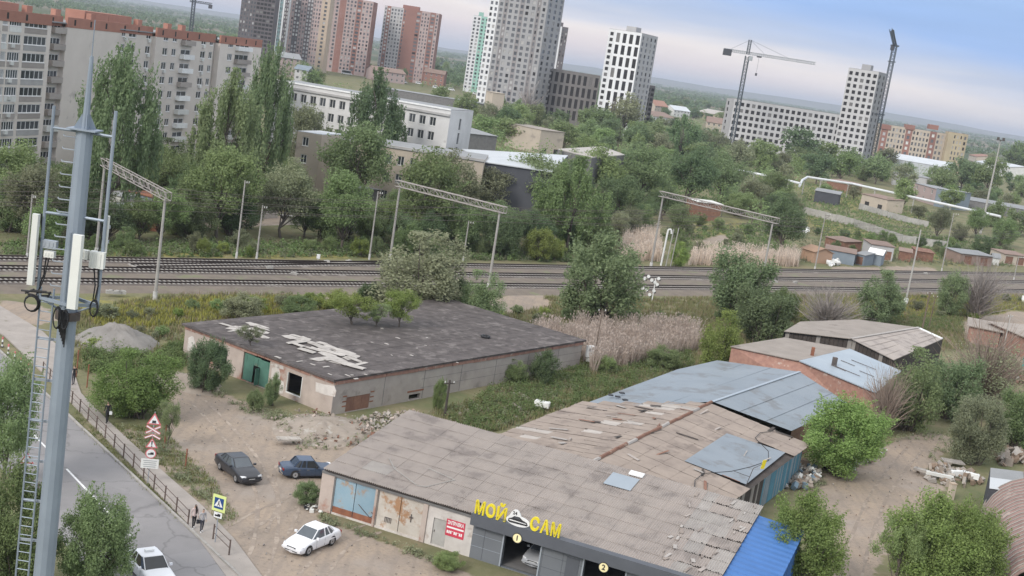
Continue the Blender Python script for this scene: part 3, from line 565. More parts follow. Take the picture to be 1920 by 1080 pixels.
mat('slate1', (.41, .36, .325), (.335, .295, .27), .5, .95, .2, c3=(.28, .245, .225), c3cut=.59, c3scale=.5, tint=.045)
mat('slate2', (.32, .27, .235), (.255, .215, .19), .6, .95, .2, c3=(.215, .18, .16), c3cut=.6, tint=.07)
mat('slatelight', (.42, .39, .36), (.34, .31, .29), 1, .9)
mat('zinc', (.255, .285, .315), (.215, .245, .275), .22, .55, metal=.2, c3=(.195, .205, .215), c3cut=.58, c3scale=.35, bump=.15, bscale=.8)
mat('zinclight', (.37, .415, .455), (.32, .365, .41), .3, .5, metal=.2)
mat('feltbeige', (.35, .305, .27), (.28, .245, .215), .4, .95, .2, c3=(.22, .19, .17), c3cut=.63)
mat('cladding', (.105, .112, .128), (.09, .096, .11), .6, .6)
mat('claddinglight', (.165, .175, .19), (.145, .155, .17), .6, .6)
mat('yellow', (.72, .60, .03), (.62, .50, .03), 1, .5); mat('cream', (.86, .76, .45), (.8, .7, .4), 1, .5); mat('redsign', (.55, .055, .09), (.48, .05, .08), 1, .6)
mat('bluemetal', (.065, .17, .42), (.055, .145, .355), .5, .6, c3=(.085, .185, .40), c3cut=.6, c3scale=.4, bump=.1, bscale=1.5); mat('bluegrey', (.26, .31, .35), (.2, .25, .28), .8, .8, c3=(.3, .2, .15), c3cut=.66)
mat('plank', (.085, .07, .062), (.055, .047, .042), 1, .9); mat('planklight', (.36, .33, .30), (.26, .24, .22), 1.5, .9); mat('plankblue', (.10, .26, .34), (.08, .2, .27), 1, .85)
# ---- derelict flat-roofed building
DA, DB, DC = G(342, 668)[:2], G(620, 778)[:2], G(1085, 690)[:2]; DD = DA+DC-DB
der = T('derelict_building', 'long derelict building with dark felt roof, green gate and crumbling plaster', 'building', (*DB, 0))
dh = 3.2; dAB, dBC = unit(DB-DA), unit(DC-DB)
def ops_on(A, B, rects):
    o = []
    for (x0, y0, x1, y1) in rects:
        s0 = onwall(A, B, x0, (y0+y1)/2-(x1-x0)*.12)[0]; s1 = onwall(A, B, x1, (y0+y1)/2+(x1-x0)*.12)[0]; xm = (x0+x1)/2
        _, za = onwall(A, B, xm, y1); _, zb = onwall(A, B, xm, y0); o.append((s0, s1, max(0.0, za), min(dh-.3, zb)))
    return o
rA = ops_on(DA, DB, [(403, 668, 424, 696), (452, 670, 502, 756), (534, 722, 563, 764)]); rA[1] = (rA[1][0], rA[1][1], 0.0, 2.85); rA[2] = (rA[2][0], rA[2][1], .45, 2.45); rA[0] = (rA[0][0], rA[0][1], .7, 2.3)
rB = ops_on(DB, DC, [(648, 742, 690, 790), (766, 739, 786, 760)])
def wallpart(root, A, B, ops, z1, m, name='wall', d=.35, back=True):
    mb = MB(); L = float(np.linalg.norm(np.asarray(B)-A)); wall_open(mb, A, unit(np.asarray(B)-A), L, -.2, z1, ops, d); return mb.build(name, m, root)
wallpart(der, DA, DB, rA, dh, 'plaster'); wallpart(der, DB, DC, rB, dh, 'panelconc')
mb = MB()
for a, b in ((DC, DD), (DD, DA)): mb.quad((*a, -.2), (*b, -.2), (*b, dh), (*a, dh))
mb.build('wall', 'panelconc', der)
mb = MB(); i0 = lerp(lerp(DA, DC, .5), DA, .86); ins = [lerp(lerp(DA, DC, .5), p, .9) for p in (DA, DB, DC, DD)]
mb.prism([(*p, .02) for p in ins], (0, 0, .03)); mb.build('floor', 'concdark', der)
def on(A, d, s, z, out=0.): n = np.array([d[1], -d[0]]); p = A+d*s+n*out; return np.array([p[0], p[1], z])
def rectpart(root, A, B, s0, s1, z0, z1, out, th, m, name):
    d = unit(np.asarray(B)-A); n = np.array([d[1], -d[0], 0]); mb = MB(); mb.ob(on(A, d, s0, z0, out), (*(d*(s1-s0)), 0), n*th, (0, 0, z1-z0)); return mb.build(name, m, root)
# green gate: two leaves, wicket hole left open
s0, s1, z0, z1 = rA[1]; gw = s1-s0; hk = (s0+gw*.36, s0+gw*.62)
g1 = rectpart(der, DA, DB, s0+.02, hk[0], .05, 2.7, -.22, .06, 'greenpaint', 'gate_leaf'); rectpart(der, DA, DB, hk[1], s1-.02, .05, 2.55, -.22, .06, 'greenpaint', 'gate_leaf'); rectpart(der, DA, DB, hk[0]+.005, hk[1]-.005, 1.75, 2.62, -.22, .05, 'greenpaint', 'gate_leaf')
rectpart(der, DA, DB, hk[1]-.1, hk[1]-.03, .05, 1.7, -.15, .5, 'greenpaint', 'wicket_door')
for ss in (s0+.3, s0+gw*.5, s1-.4): rectpart(der, DA, DB, ss, ss+.07, 1.8, 2.5, -.155, .03, 'greenpaint', 'gate_rail')
s0, s1, z0, z1 = rB[0]
for k in range(3): w = (s1-s0)/3; rectpart(der, DB, DC, s0+w*k+.01, s0+w*(k+1)-.01, z0+.02, z1, -.1, .05, 'rustplate', 'boarded_panel')
for ss, ww in ((s0-.5, .5), (s1, .5)):
    for zz in (.55, 1.0, 1.5): rectpart(der, DB, DC, ss, ss+ww, zz, zz+.12, .004, .02, 'rust', 'tie_bar')
rectpart(der, DB, DC, rB[1][0]-.3, rB[1][1]+.4, rB[1][3]+.25, rB[1][3]+.4, .004, .03, 'rust', 'lintel')
s0, s1, z0, z1 = rA[2]
for a, b, c, e in ((s0, s0+.1, z0, z1), (s1-.1, s1, z0, z1), (s0+.1, s1-.1, z0, z0+.1)): rectpart(der, DA, DB, a, b, c, e, -.12, .1, 'offwhite', 'window_frame')
# patches of bare lime and panel joints
for (s, z, w, h) in ((rA[1][1]+.3, 1.0, 1.1, 1.5), (rA[2][1]+1.9, 1.6, 2.3, 1.1), (rA[1][1]+.2, 2.4, 1.6, .35), (rA[2][0]-.9, .2, .6, 1.2), (.6, .9, 1.0, 1.5)):
    mb = MB(); pts = [on(DA, dAB, s+w*u+random.uniform(-.12, .12), z+h*v+random.uniform(-.12, .12), .006) for u, v in ((0, 0), (.5, -.05), (1, .1), (1.05, .6), (.9, 1), (.4, .95), (-.05, .8))]; mb.prism(pts, (*(np.array([dAB[1], -dAB[0]])*.012), 0)); mb.build('lime_patch', 'plasterwhite', der)
LBC = np.linalg.norm(DC-DB)
for k in range(1, 7):
    rectpart(der, DB, DC, LBC*k/7+1, LBC*k/7+1.05, 0, dh-.35, .004, .012, 'concdark', 'panel_joint')
for zz in (1.05, 1.95): rectpart(der, DB, DC, LBC*.3, LBC, zz, zz+.03, .003, .008, 'concdark', 'panel_joint')
# brick cornice course and parapet slab
for A, B in ((DA, DB), (DB, DC)):
    L = float(np.linalg.norm(B-A)); s = 0
    while s < L-.3:
        w = min(random.uniform(.8, 2.2), L-s); rectpart(der, A, B, s, s+w-.02, dh-.34+random.uniform(-.05, .02), dh-.003, .02, random.uniform(.04, .12), 'brick', 'brick_course'); s += w
cen = (DA+DC)/2; rp = [cen+(p-cen)*1.018 for p in (DA, DB, DC, DD)]
mb = MB(); mb.prism([(*p, dh) for p in rp], (0, 0, .18)); rf = mb.build('roof', 'felt', der)
nst = 20; LA = np.linalg.norm(rp[1]-rp[0]); LB_ = np.linalg.norm(rp[2]-rp[1])
for k in range(nst):
    a = rp[0]+dAB*(LA*k/nst); L0 = random.uniform(-.3, .1); mb = MB(); w = LA/nst+.08; zz = dh+.185+.014*(k % 2)+random.uniform(0, .01)
    q = [a+dBC*-L0, a+dAB*w+dBC*-L0*.8, a+dAB*w+dBC*(LB_+random.uniform(-.4, .15)), a+dBC*(LB_+random.uniform(-.4, .15))]; mb.prism([(*p, zz) for p in q], (0, 0, .012)); mb.build('felt_strip', 'felt', rf)
ss_, zz_ = 0, dh+.235
polyA = GP((425, 610), (480, 606), (540, 628), (500, 640), (450, 625)); polyA = [G(*p, zz_)[:2] for p in ((415, 611), (480, 607), (520, 622), (505, 638), (450, 624))]; polyB = [G(*p, zz_)[:2] for p in ((540, 630), (575, 632), (650, 660), (684, 678), (660, 690), (620, 680), (560, 655))]
def scatter_poly(poly, n):
    poly = np.array(poly); lo, hi = poly.min(0), poly.max(0); o = []
    while len(o) < n:
        p = lo+(hi-lo)*rng.random(2)
        if inpoly(p[0], p[1], poly): o.append(p)
    return o
for pl, n, sc in ((polyA, 16, 1.0), (polyB, 34, 1.25), ([G(*p, zz_)[:2] for p in ((500, 660), (620, 690), (700, 700), (690, 720), (560, 690))], 9, .35), ([G(*p, zz_)[:2] for p in ((700, 600), (1000, 640), (900, 680), (720, 690))], 6, .25), ([G(*p, zz_)[:2] for p in ((690, 640), (800, 620), (820, 660), (700, 690))], 5, .3)):
    for i, p in enumerate(scatter_poly(pl, n)):
        a = math.atan2(dAB[1], dAB[0])+random.gauss(0, .12)+(0 if random.random() < .75 else 1.57); L = random.uniform(.7, 2.6)*sc; w = random.uniform(.4, 1.0)*sc; ca, sa = math.cos(a), math.sin(a)
        mb = MB(); pts = [(x*L/2*random.uniform(.8, 1.1), y*w/2*random.uniform(.7, 1.1)) for x, y in ((-1, -1), (0, -1.1), (1, -.9), (1.05, .2), (.9, 1), (-.2, 1), (-1, .8))]
        z = zz_+.003*i*(sc > .9)+.002; mb.prism([(p[0]+x*ca-y*sa, p[1]+x*sa+y*ca, z) for x, y in pts], (0, 0, .03)); mb.build('felt_scrap', 'feltlight', rf)
p = G(910, 633, zz_); mb = MB()
for i in range(10): a, b = i*.628, (i+1)*.628; mb.tube((p[0]+.45*math.cos(a), p[1]+.45*math.sin(a), zz_+.14), (p[0]+.45*math.cos(b), p[1]+.45*math.sin(b), zz_+.14), .13, n=6)
tag(mb.build('old_tyre', 'black', None, (p[0], p[1], zz_), smooth=True), 'black old tyre lying on the derelict felt roof', 'tyre')
# ---- slate-roofed garage row with the car wash
F0 = np.array([-11.3, 87.9]); E1 = unit((.931, -.365)); Q1 = np.array([-E1[1], E1[0]]); GD, GL, GZ0, GZ1 = 12.9, 29.0, 3.2, 5.0
gp = lambda s, t, z: np.array([*(F0+E1*s+Q1*t), z]); gz = lambda t: GZ0+(GZ1-GZ0)*t/GD
WA, WB = gp(0, .3, 0)[:2], gp(GL, .3, 0)[:2]
gs = lambda px, py: onwall(WA, WB, px, py)
gar = T('garage_row', 'long garage row under grey corrugated slate roof with blue doors and a car wash', 'building', gp(0, .3, 0))
CW = gs(886, 1000)[0]
sg = dict(b0=gs(622, 950)[0], b1=gs(700, 960)[0], r0=gs(705, 960)[0], r1=gs(790, 980)[0], d0=gs(808, 1010)[0], d1=gs(833, 1020)[0])
bay1 = (gs(938, 1060)[0], gs(1009, 1060)[0]); bw = bay1[1]-bay1[0]; bay2 = (gs(1092, 1078)[0], gs(1092, 1078)[0]+bw+.2)
ops = [(sg['b0'], sg['b1'], .1, 2.75), (sg['r0'], sg['r1'], .1, 2.75), (sg['d0'], sg['d1'], .05, 2.0)]
wallpart(gar, WA, gp(CW, .3, 0)[:2], ops, 3.06, 'plasterwhite', d=.25)
mb = MB(); wall_open(mb, gp(CW, .3, 0)[:2], E1, GL-CW, -.2, 2.55, [(bay1[0]-CW, bay1[1]-CW, 0, 2.35), (bay2[0]-CW, bay2[1]-CW, 0, 2.35), (bay2[1]+1.5-CW, bay2[1]+1.5+bw-CW, 0, 2.35)], .3); mb.build('wall', 'claddinglight', gar)
mb = MB()
for a, b in (((0, GD-.2), (0, .3)), ((GL, .3), (GL, GD-.2)), ((GL, GD-.2), (0, GD-.2))):
    pa, pb = gp(*a, 0), gp(*b, 0); mb.quad(pa, pb, pb+[0, 0, gz(b[1])-.12], pa+[0, 0, gz(a[1])-.12])
mb.build('wall', 'conc', gar)
def gpart(s0, s1, t0, t1, z0, z1, m, name, parent=None):
    mb = MB(); mb.ob(gp(s0, t0, z0), (*(E1*(s1-s0)), 0), (*(Q1*(t1-t0)), 0), (0, 0, z1-z0)); return mb.build(name, m, parent or gar)
# doors
for k in range(2):
    w = (sg['b1']-sg['b0'])/2; dd = gpart(sg['b0']+w*k+.03, sg['b0']+w*(k+1)-.02, .40, .46, .1, 2.72, 'bluedoor', 'door_leaf'); gpart(sg['b0']+w*k+.03, sg['b0']+w*(k+1)-.02, .37, .397, .1, .55, 'rust', 'kick_plate', dd)
mb = MB(); s_ = sg['b0']+.62*(sg['b1']-sg['b0']); mb.path([gp(s_, .35, 1.25), gp(s_+.5, .33, .9), gp(s_+1.0, .35, .55), gp(s_+1.5, .35, .85), gp(s_+1.1, .33, .95)], .025); mb.build('door_bar', 'darksteel', gar)
for k in range(2): w = (sg['r1']-sg['r0'])/2; dd = gpart(sg['r0']+w*k+.03, sg['r0']+w*(k+1)-.02, .41, .47, .1, 2.72, 'rustwhite', 'door_leaf'); [gpart(sg['r0']+w*k+.2, sg['r0']+w*(k+1)-.2, .385, .407, zz, zz+.05, 'rustwhite', 'door_rib', dd) for zz in (.9, 1.8)]
s_ = sg['r0']+.7
for k, (a, b) in enumerate(((0, .0), (.12, .0), (.24, .0), (.36, .0), (.48, 0))): gpart(s_+a, s_+a+.05, .37, .381, .55, .95, 'darksteel', 'graffiti_stroke')
gpart(s_, s_+.55, .366, .369, .9, .95, 'darksteel', 'graffiti_stroke'); gpart(s_+1.9, s_+2.2, .37, .381, 1.4, 1.5, 'darksteel', 'graffiti_stroke'); gpart(s_+2.0, s_+2.08, .366, .369, 1.1, 1.7, 'darksteel', 'graffiti_stroke')
gpart(sg['d0']+.02, sg['d1']-.02, .38, .43, .05, 1.97, 'conc', 'door'); gpart(sg['d0']+.1, sg['d0']+.16, .35, .377, .95, 1.1, 'darksteel', 'handle')
for a, b in ((-.25, sg['b0']-.02), (sg['b1']+.02, sg['r0']-.02), (sg['r1']+.03, sg['r1']+.4)): gpart(a, b, .18, .297, 0, 2.9, 'plaster', 'pier')
gpart(-.25, CW, .12, .295, 2.85, 3.02, 'concdark', 'lintel_beam')
# red filling-station sign
a0, zt = gs(838, 978); a1, zb = gs(869, 1010); zt = gs(853, 976)[1]; zb = gs(853, 1008)[1]
sgn = link('notice_board', None, None, gp((a0+a1)/2, .28, (zb+zt)/2)); tag(sgn, 'red notice board with white Cyrillic lettering on the white garage wall', 'sign')
mb = MB(); mb.ob(gp(a0, .27, zb), (*(E1*(a1-a0)), 0), (*(Q1*.025), 0), (0, 0, zt-zb)); mb.build('board', 'redsign', sgn)
RZ = math.atan2(E1[1], E1[0]); rotw = Matrix.Rotation(RZ, 4, 'Z') @ Matrix.Rotation(math.pi/2, 4, 'X')
def letters(txt, s, z, t, size, depth, m, root, width=None, name='lettering', bold=0.0):
    me = text_mesh(txt, size, depth, m, bold); mtx = rotw
    if width:
        xs = [v.co.x for v in me.vertices]; k = width/(max(xs)-min(xs)); mtx = rotw @ Matrix.Diagonal((k, 1, 1, 1))
    return link(name, me, root, gp(s, t, z), mtx=mtx)
sm_, hh = (a0+a1)/2, zt-zb
letters('ЗАПРАВКА', sm_, zb+hh*.80, .262, hh*.30, .01, 'white', sgn, (a1-a0)*.88, bold=.01)
mb = MB(); mb.ob(gp(a0+.06, .262, zb+hh*.48), (*(E1*(a1-a0-.12)), 0), (*(Q1*.007), 0), (0, 0, hh*.1)); mb.build('white_band', 'white', sgn)
mb = MB()
for k in range(9): x = a0+.1+k*(a1-a0-.2)/9; mb.ob(gp(x, .262, zb+hh*(.16 if k not in (3, 6) else .3)), (*(E1*(a1-a0)*.07), 0), (*(Q1*.007), 0), (0, 0, hh*(.17 if k not in (3, 6) else .03)))
mb.build('blurred_lettering', 'white', sgn)
# car-wash front
fz0, fz1 = 2.52, 3.34
gpart(CW-.05, GL+.2, -.35, .28, fz0, fz1, 'cladding', 'fascia')
for s in np.arange(CW+.9, GL, 1.45):
    if not any(b[0]-.2 < s < b[1]+.1 for b in (bay1, bay2, (bay2[1]+1.5, bay2[1]+1.5+bw))): gpart(s, s+.025, .285, .297, 0, fz0-.01, 'cladding', 'panel_joint')
for zz in (.85, 1.7): gpart(CW, bay1[0]-.12, .285, .297, zz, zz+.025, 'galv', 'panel_joint'); gpart(bay1[1]+.12, bay2[0]-.12, .285, .297, zz, zz+.025, 'cladding', 'panel_joint')
for b in (bay1, bay2):
    for s in (b[0]-.1, b[1]): gpart(s, s+.1, .22, .299, 0, 2.36, 'galv', 'door_frame')
gpart(bay2[0]-1.25, bay2[0]-.35, .26, .297, .2, 2.1, 'cladding', 'service_door')
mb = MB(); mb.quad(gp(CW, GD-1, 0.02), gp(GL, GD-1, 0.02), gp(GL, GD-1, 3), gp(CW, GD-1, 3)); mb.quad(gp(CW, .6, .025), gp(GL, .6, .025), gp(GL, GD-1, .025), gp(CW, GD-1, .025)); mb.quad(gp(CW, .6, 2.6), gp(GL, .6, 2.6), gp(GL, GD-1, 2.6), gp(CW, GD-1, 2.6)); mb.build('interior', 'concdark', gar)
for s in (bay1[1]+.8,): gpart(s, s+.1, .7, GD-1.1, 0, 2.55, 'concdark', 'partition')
# yellow letters and emblem standing on the fascia
sign = link('car_wash_sign', None, None, gp(CW+.2, -.2, fz1)); tag(sign, 'yellow block letters МОЙ САМ with white car emblem above the car wash', 'sign')
fs = lambda px, py: onwall(gp(0, -.25, 0)[:2], gp(GL, -.25, 0)[:2], px, py)
m0, m1 = fs(888, 965)[0], fs(948, 985)[0]; c0, c1 = fs(990, 1000)[0], fs(1049, 1015)[0]; lh = 1.0
def word(txt, a, b):
    w = (b-a)/len(txt)
    for i, ch in enumerate(txt): letters(ch, a+w*(i+.5), fz1+.45, -.25, 1.22, .16, 'yellow', sign, w*.86, 'letter', .035)
word('МОЙ', m0, m1); word('САМ', c0, c1)
ec = (m1+c0)/2; ew = (c0-m1)*1.04; mb = MB(); pts = []
for i in range(28):
    th = 2*math.pi*i/28; x, z = math.cos(th), math.sin(th); zz = .42+.36*z
    if -.75 < x < .12 and z > 0: zz += .42*max(0, 1-((x+.3)/.42)**2)**.5
    pts.append(gp(ec+x*ew/2, -.2, fz1-.06+zz))
mb.prism(pts, (*(Q1*-.1), 0)); em = mb.build('emblem_board', 'white', sign)
def silhouette(pts, m, t, nm): mb = MB(); mb.prism([gp(ec+x*ew*.5, t, fz1-.06+z) for x, z in pts], (*(Q1*-.012), 0)); return mb.build(nm, m, em)
silhouette([(-.82, .30), (-.78, .48), (-.55, .56), (-.35, .72), (.1, .74), (.38, .58), (.75, .50), (.86, .34), (.80, .26), (-.7, .22)], 'black', -.303, 'emblem_car'); silhouette([(-.42, .58), (-.28, .68), (.05, .69), (.25, .58)], 'glasspale', -.317, 'emblem_glass'); silhouette([(-.7, .36), (.75, .38), (.7, .42), (-.7, .44)], 'white', -.317, 'emblem_stripe')
l24 = letters('24', ec-.16*ew, fz1+.86, -.303, .32, .012, 'black', sign, name='emblem_number', bold=.01)
for (px, py, tx, lab) in ((970, 1009, '1', 'round cream number one plate over the first wash bay'), (1132, 1064, '2', 'round cream number two plate over the second wash bay')):
    s, z = onwall(gp(0, -.36, 0)[:2], gp(GL, -.36, 0)[:2], px, py); o = tag(link('number_plate', None, None, gp(s, -.36, z)), lab, 'sign', 'bay number plates')
    for r_, m_, t_, nm in ((.36, 'black', -.385, 'rim'), (.31, 'cream', -.40, 'disc')):
        mb = MB(); mb.prism([gp(s+r_*math.cos(i*.2618), t_, z+r_*math.sin(i*.2618)) for i in range(24)], (*(Q1*.024), 0)); mb.build(nm, m_, o)
    letters(tx, s, z, -.405, .5, .012, 'black', o, name='number', bold=.015)
# floodlight on a thin pole on the roof edge
s, z = fs(893, 958); mb = MB(); mb.tube(gp(s, .2, 3.3), gp(s, .2, z+.35), .02); fl = T('floodlight', 'small black floodlight on a thin pole above the yellow letters', 'floodlight', gp(s, .2, 3.28)); mb.build('pole', 'darksteel', fl); mb = MB(); mb.box(gp(s, .1, z+.42), (.26, .12, .2), RZ); mb.build('lamp_head', 'black', fl); mb = MB(); mb.box(gp(s, .03, z+.42), (.2, .02, .14), RZ); mb.build('lens', 'glasspale', fl)
# ---- corrugated sheets, each its own piece
def sheet_mesh(w, l, waves=7, amp=.042, seed=0, broken=False, m='slate1'):
    r = np.random.default_rng(seed); n = waves*4; V_ = []; F__ = []
    for i in range(n+1):
        x = -w/2+w*i/n; z = amp*math.cos(2*math.pi*waves*i/n); e0, e1 = -l/2, l/2
        if broken: e0 += abs(r.normal())*.04*l*(1+math.sin(i*.4+seed)); e1 -= abs(r.normal())*.03*l
        V_ += [(x, e0, z), (x, e1, z)]
    for i in range(n): F__.append((2*i, 2*i+2, 2*i+3, 2*i+1))
    for f in list(F__): pass
    b = len(V_); V_ += [(x, y, z-.012) for x, y, z in V_]; F__ += [(b+2*i+1, b+2*i+3, b+2*i+2, b+2*i) for i in range(n)]+[(2*i+2, 2*i, b+2*i, b+2*i+2) for i in range(n)]+[(2*i+1, 2*i+3, b+2*i+3, b+2*i+1) for i in range(n)]
    return mesh_np('slate_sheet', np.array(V_), F__, m)
def cover(root, O, e, up3, L, D, nc, nr, meshes, skip=None, jit=.012, stagger=.0):
    """rows of overlapping sheets from eave point O, e along the eave, up3 up the slope"""
    e3 = np.array([e[0], e[1], 0.]); nrm = unit(np.cross(e3, up3)); n_ = 0
    if nrm[2] < 0: nrm = -nrm
    for j in range(nr):
        for i in range(nc):
            if skip and skip(i, j): continue
            c = O+e3*((i+.5)*L/nc)+up3*((j+.5)*D/nr)+nrm*(.05+.014*(i % 2)+random.uniform(-.002, .002)); a = random.gauss(0, jit); ee, uu = e3*math.cos(a)+up3*math.sin(a), up3*math.cos(a)-e3*math.sin(a)
            tl = .014+random.uniform(-.005, .007); uu2 = unit(uu-nrm*tl*1.2); nn2 = unit(np.cross(ee, uu2)); nn2 = nn2 if nn2[2] > 0 else -nn2
            M3 = Matrix(((ee[0], uu2[0], nn2[0], 0), (ee[1], uu2[1], nn2[1], 0), (ee[2], uu2[2], nn2[2], 0), (0, 0, 0, 1)))
            c = c+e3*random.gauss(0, jit)+up3*random.gauss(0, jit*2); ms = meshes(i, j) if callable(meshes) else random.choice(meshes)
            link('slate_sheet', ms, root, c, mtx=M3); n_ += 1
    return n_
up1 = unit(np.array([Q1[0]*GD, Q1[1]*GD, GZ1-GZ0])); SD = math.hypot(GD, GZ1-GZ0)
mb = MB(); mb.ob(gp(0, 0, GZ0-.08), (*(E1*GL), 0), up1*SD, (0, 0, .06)); deck = mb.build('roof', 'plank', gar)
nc1, nr1 = 28, 8; sw, sl_ = GL/nc1*7/6, SD/nr1*1.07
S1 = [sheet_mesh(sw, sl_, 7, seed=k) for k in range(3)]; S1b = [sheet_mesh(sw, sl_, 7, seed=k+5, broken=True, m='slatelight') for k in range(3)]; S1c = [sheet_mesh(sw, sl_*.9, 7, seed=k+9, broken=True) for k in range(3)]; S1d = sheet_mesh(sw, sl_, 7, m='slatelight')
def pick1(i, j):
    if i >= 24 and not (i == 24 and j < 3): return random.choice(S1b+S1c)
    return S1d if (i, j) in ((2, 1), (3, 1)) else random.choice(S1)
def cover1():
    cover(deck, gp(0, 0, GZ0), E1, up1, GL, SD, nc1, nr1, pick1, lambda i, j: False, .003)
cover1()
for k in range(26):        # splintered bits over the broken end
    s, t = random.uniform(24.3, 28.9), random.uniform(.3, 12.4); a = random.uniform(-.5, .5); L, w = random.uniform(.3, .8), random.uniform(.1, .3); mb = MB(); mb.box((0, 0, 0), (w, L, .02), 0); o = link('slate_shard', mb.mesh('slate_shard', random.choice(['slatelight', 'slate1', 'slate2'])), deck, gp(s, t, gz(t)+.12+.001*k), mtx=Matrix.Rotation(RZ+a, 4, 'Z') @ Matrix.Rotation(math.atan2(GZ1-GZ0, GD), 4, 'X'))
# loose cable loop and patch on the left of the roof
rz = lambda s, t: gp(s, t, gz(t)+.13)
mb = MB(); mb.path([rz(3.0, 4.0), rz(4.2, 2.7), rz(6.8, 1.3), rz(7.4, 1.5), rz(8.6, 3.6), rz(6.2, 4.2)], .025); tag(mb.build('roof_cable', 'conc', None, rz(5, 2.5)), 'pale loose cable lying in a loop on the slate roof', 'cable')
# skylight patch
mb = MB(); mb.ob(gp(17.9, 9.4, gz(9.4)+.12), (*(E1*2.1), 0), up1*2.2, (0, 0, .02)); mb.build('clear_sheet', 'zinclight', deck)
mb = MB(); mb.ob(gp(19.0, 11.9, gz(11.9)+.13), (*(E1*1.1), 0), up1*.6, (0, 0, .12)); mb.build('hatch', 'white', deck)
# ---- blue annex
an = T('blue_annex', 'bright blue profiled metal annex at the end of the garage row', 'annex', gp(GL+.1, 0, 0))
aL = 3.4; mb = MB(); n = 17; az = lambda s, t: gz(t)-.1-(s-GL)*.06
for i in range(n*4+1):
    t = -.25+(11.7)*i/(n*4); z = az(GL, t)+(.045 if (i % 4) in (0, 1) else 0); mb.v.append(tuple(gp(GL+.06, t, z))); mb.v.append(tuple(gp(GL+.06+aL, t, z-aL*.06)))
mb.f = [(2*i, 2*i+1, 2*i+3, 2*i+2) for i in range(n*4)]; mb.m = [0]*len(mb.f); mb.build('roof', 'bluemetal', an)
mb = MB(); zt_ = lambda t: az(GL, t)-aL*.06-.02
P_ = [gp(GL+aL-.05, 0, 0), gp(GL+aL-.05, 11.2, 0)]; mb.quad(P_[0], P_[1], P_[1]+[0, 0, zt_(11.2)], P_[0]+[0, 0, zt_(0)]); P2 = [gp(GL+.1, 11.2, 0), gp(GL+.1, 0, 0)]; mb.quad(P_[1], P2[0], P2[0]+[0, 0, zt_(11.2)], P_[1]+[0, 0, zt_(11.2)]); mb.quad(P2[1], P_[0], P_[0]+[0, 0, zt_(0)], P2[1]+[0, 0, zt_(0)]); mb.build('wall', 'bluemetal', an)
for k in range(14): t = .4+k*.8; mb = MB(); p = gp(GL+aL-.05, t, 0); mb.ob(p, (*(Q1*.12), 0), (*(E1*.035), 0), (0, 0, zt_(t)-.1)); mb.build('wall_rib', 'bluemetal', an)
# ---- brown slate section behind, ridge running away
R0_, R1_ = G(1105, 870, 4.5)[:2], G(1335, 755, 4.5)[:2]; Q2 = unit(R1_-R0_); E2 = np.array([Q2[1], -Q2[0]]); RL = float(np.linalg.norm(R1_-R0_)); HW = 10.1; EZ, RZ2 = 3.2, 4.5
bp_ = lambda a, l, z: np.array([*(R0_+E2*a+Q2*l), z])
b2 = T('slate_shed', 'brown patched slate shed with long ridge behind the car wash', 'building', bp_(0, 5, 0))
sl2 = math.hypot(HW, RZ2-EZ); upR = unit(np.array([*(-E2*HW), RZ2-EZ])); upL = unit(np.array([*(E2*HW), RZ2-EZ]))
lst, rst = (2.4, -2.0)
mb = MB(); mb.add([bp_(-HW, 1.5, EZ-.06), bp_(-HW, RL-8.2, EZ-.06), bp_(0, RL, RZ2-.06), bp_(0, -1.5, RZ2-.06)], [(0, 1, 2, 3)]); mb.add([bp_(0, -1.5, RZ2-.06), bp_(0, RL, RZ2-.06), bp_(HW, RL-1.0, EZ-.06), bp_(HW, -5, EZ-.06)], [(0, 1, 2, 3)]); deck2 = mb.build('roof', 'plank', b2)
ncb, nrb = 22, 6; S2 = [sheet_mesh(RL/ncb*7/6, sl2/nrb*1.08, 7, seed=20+k, m='slate2') for k in range(3)]; S2l = [sheet_mesh(RL/ncb*7/6, sl2/nrb*1.08, 7, seed=30+k, broken=True, m='slatelight') for k in range(2)]; S2b = [sheet_mesh(RL/ncb*7/6, sl2/nrb*1.06, 7, seed=40+k, broken=True, m='slate2') for k in range(3)]
pa = [PXp for PXp in ((1283, 868), (1362, 816), (1472, 852), (1398, 912))]
def metres_on(px, py):
    # place on the right slope plane
    P0 = bp_(HW, 0, EZ); nn = np.cross([*Q2, 0], upR); r = ray(px, py); c = np.array([0, 0, HC]); t = np.dot(P0-c, nn)/np.dot(r, nn); return c+r*t
patch = [metres_on(*p) for p in pa]; patch2 = [(p[0], p[1]) for p in patch]
def skipR(i, j):
    c = bp_(HW, 0, EZ)+np.array([*Q2, 0])*((i+.5)*(RL+2)/(ncb+2)-2)+upR*((j+.5)*sl2/nrb); return bool(inpoly(c[0], c[1], patch2))
cover(deck2, bp_(HW, -2.5, EZ), Q2, upR, RL+1.7, sl2, ncb+1, nrb, lambda i, j: random.choice(S2 if random.random() < .85 else S2b), skipR, .012)
LL = RL-8.2-.5
def skipL(i, j):
    return (i+.5)*(RL+1)/(ncb+1)-1 > LL+(j+.5)/nrb*8.6 or (i+.5)*(RL+1)/(ncb+1)-1 < 1.5*(1-j/nrb)
cover(deck2, bp_(-HW, -1, EZ), Q2, upL, RL+1, sl2, ncb+1, nrb, lambda i, j: random.choice(S2 if random.random() < .72 else (S2b+S2l)), skipL, .03)
mb = MB(); mb.prism([p+[0, 0, .17] for p in patch], (0, 0, .015)); mb.build('metal_patch', 'zinc', deck2)
for k in range(15):
    l = k*RL/15-.2; mb = MB(); mb.tube(bp_(random.uniform(-.06, .06), l, RZ2+.1), bp_(random.uniform(-.06, .06), l+RL/15+.05, RZ2+.1), .16, n=6); mb.build('ridge_tile', 'rustplate' if k % 4 else 'slatelight', deck2)
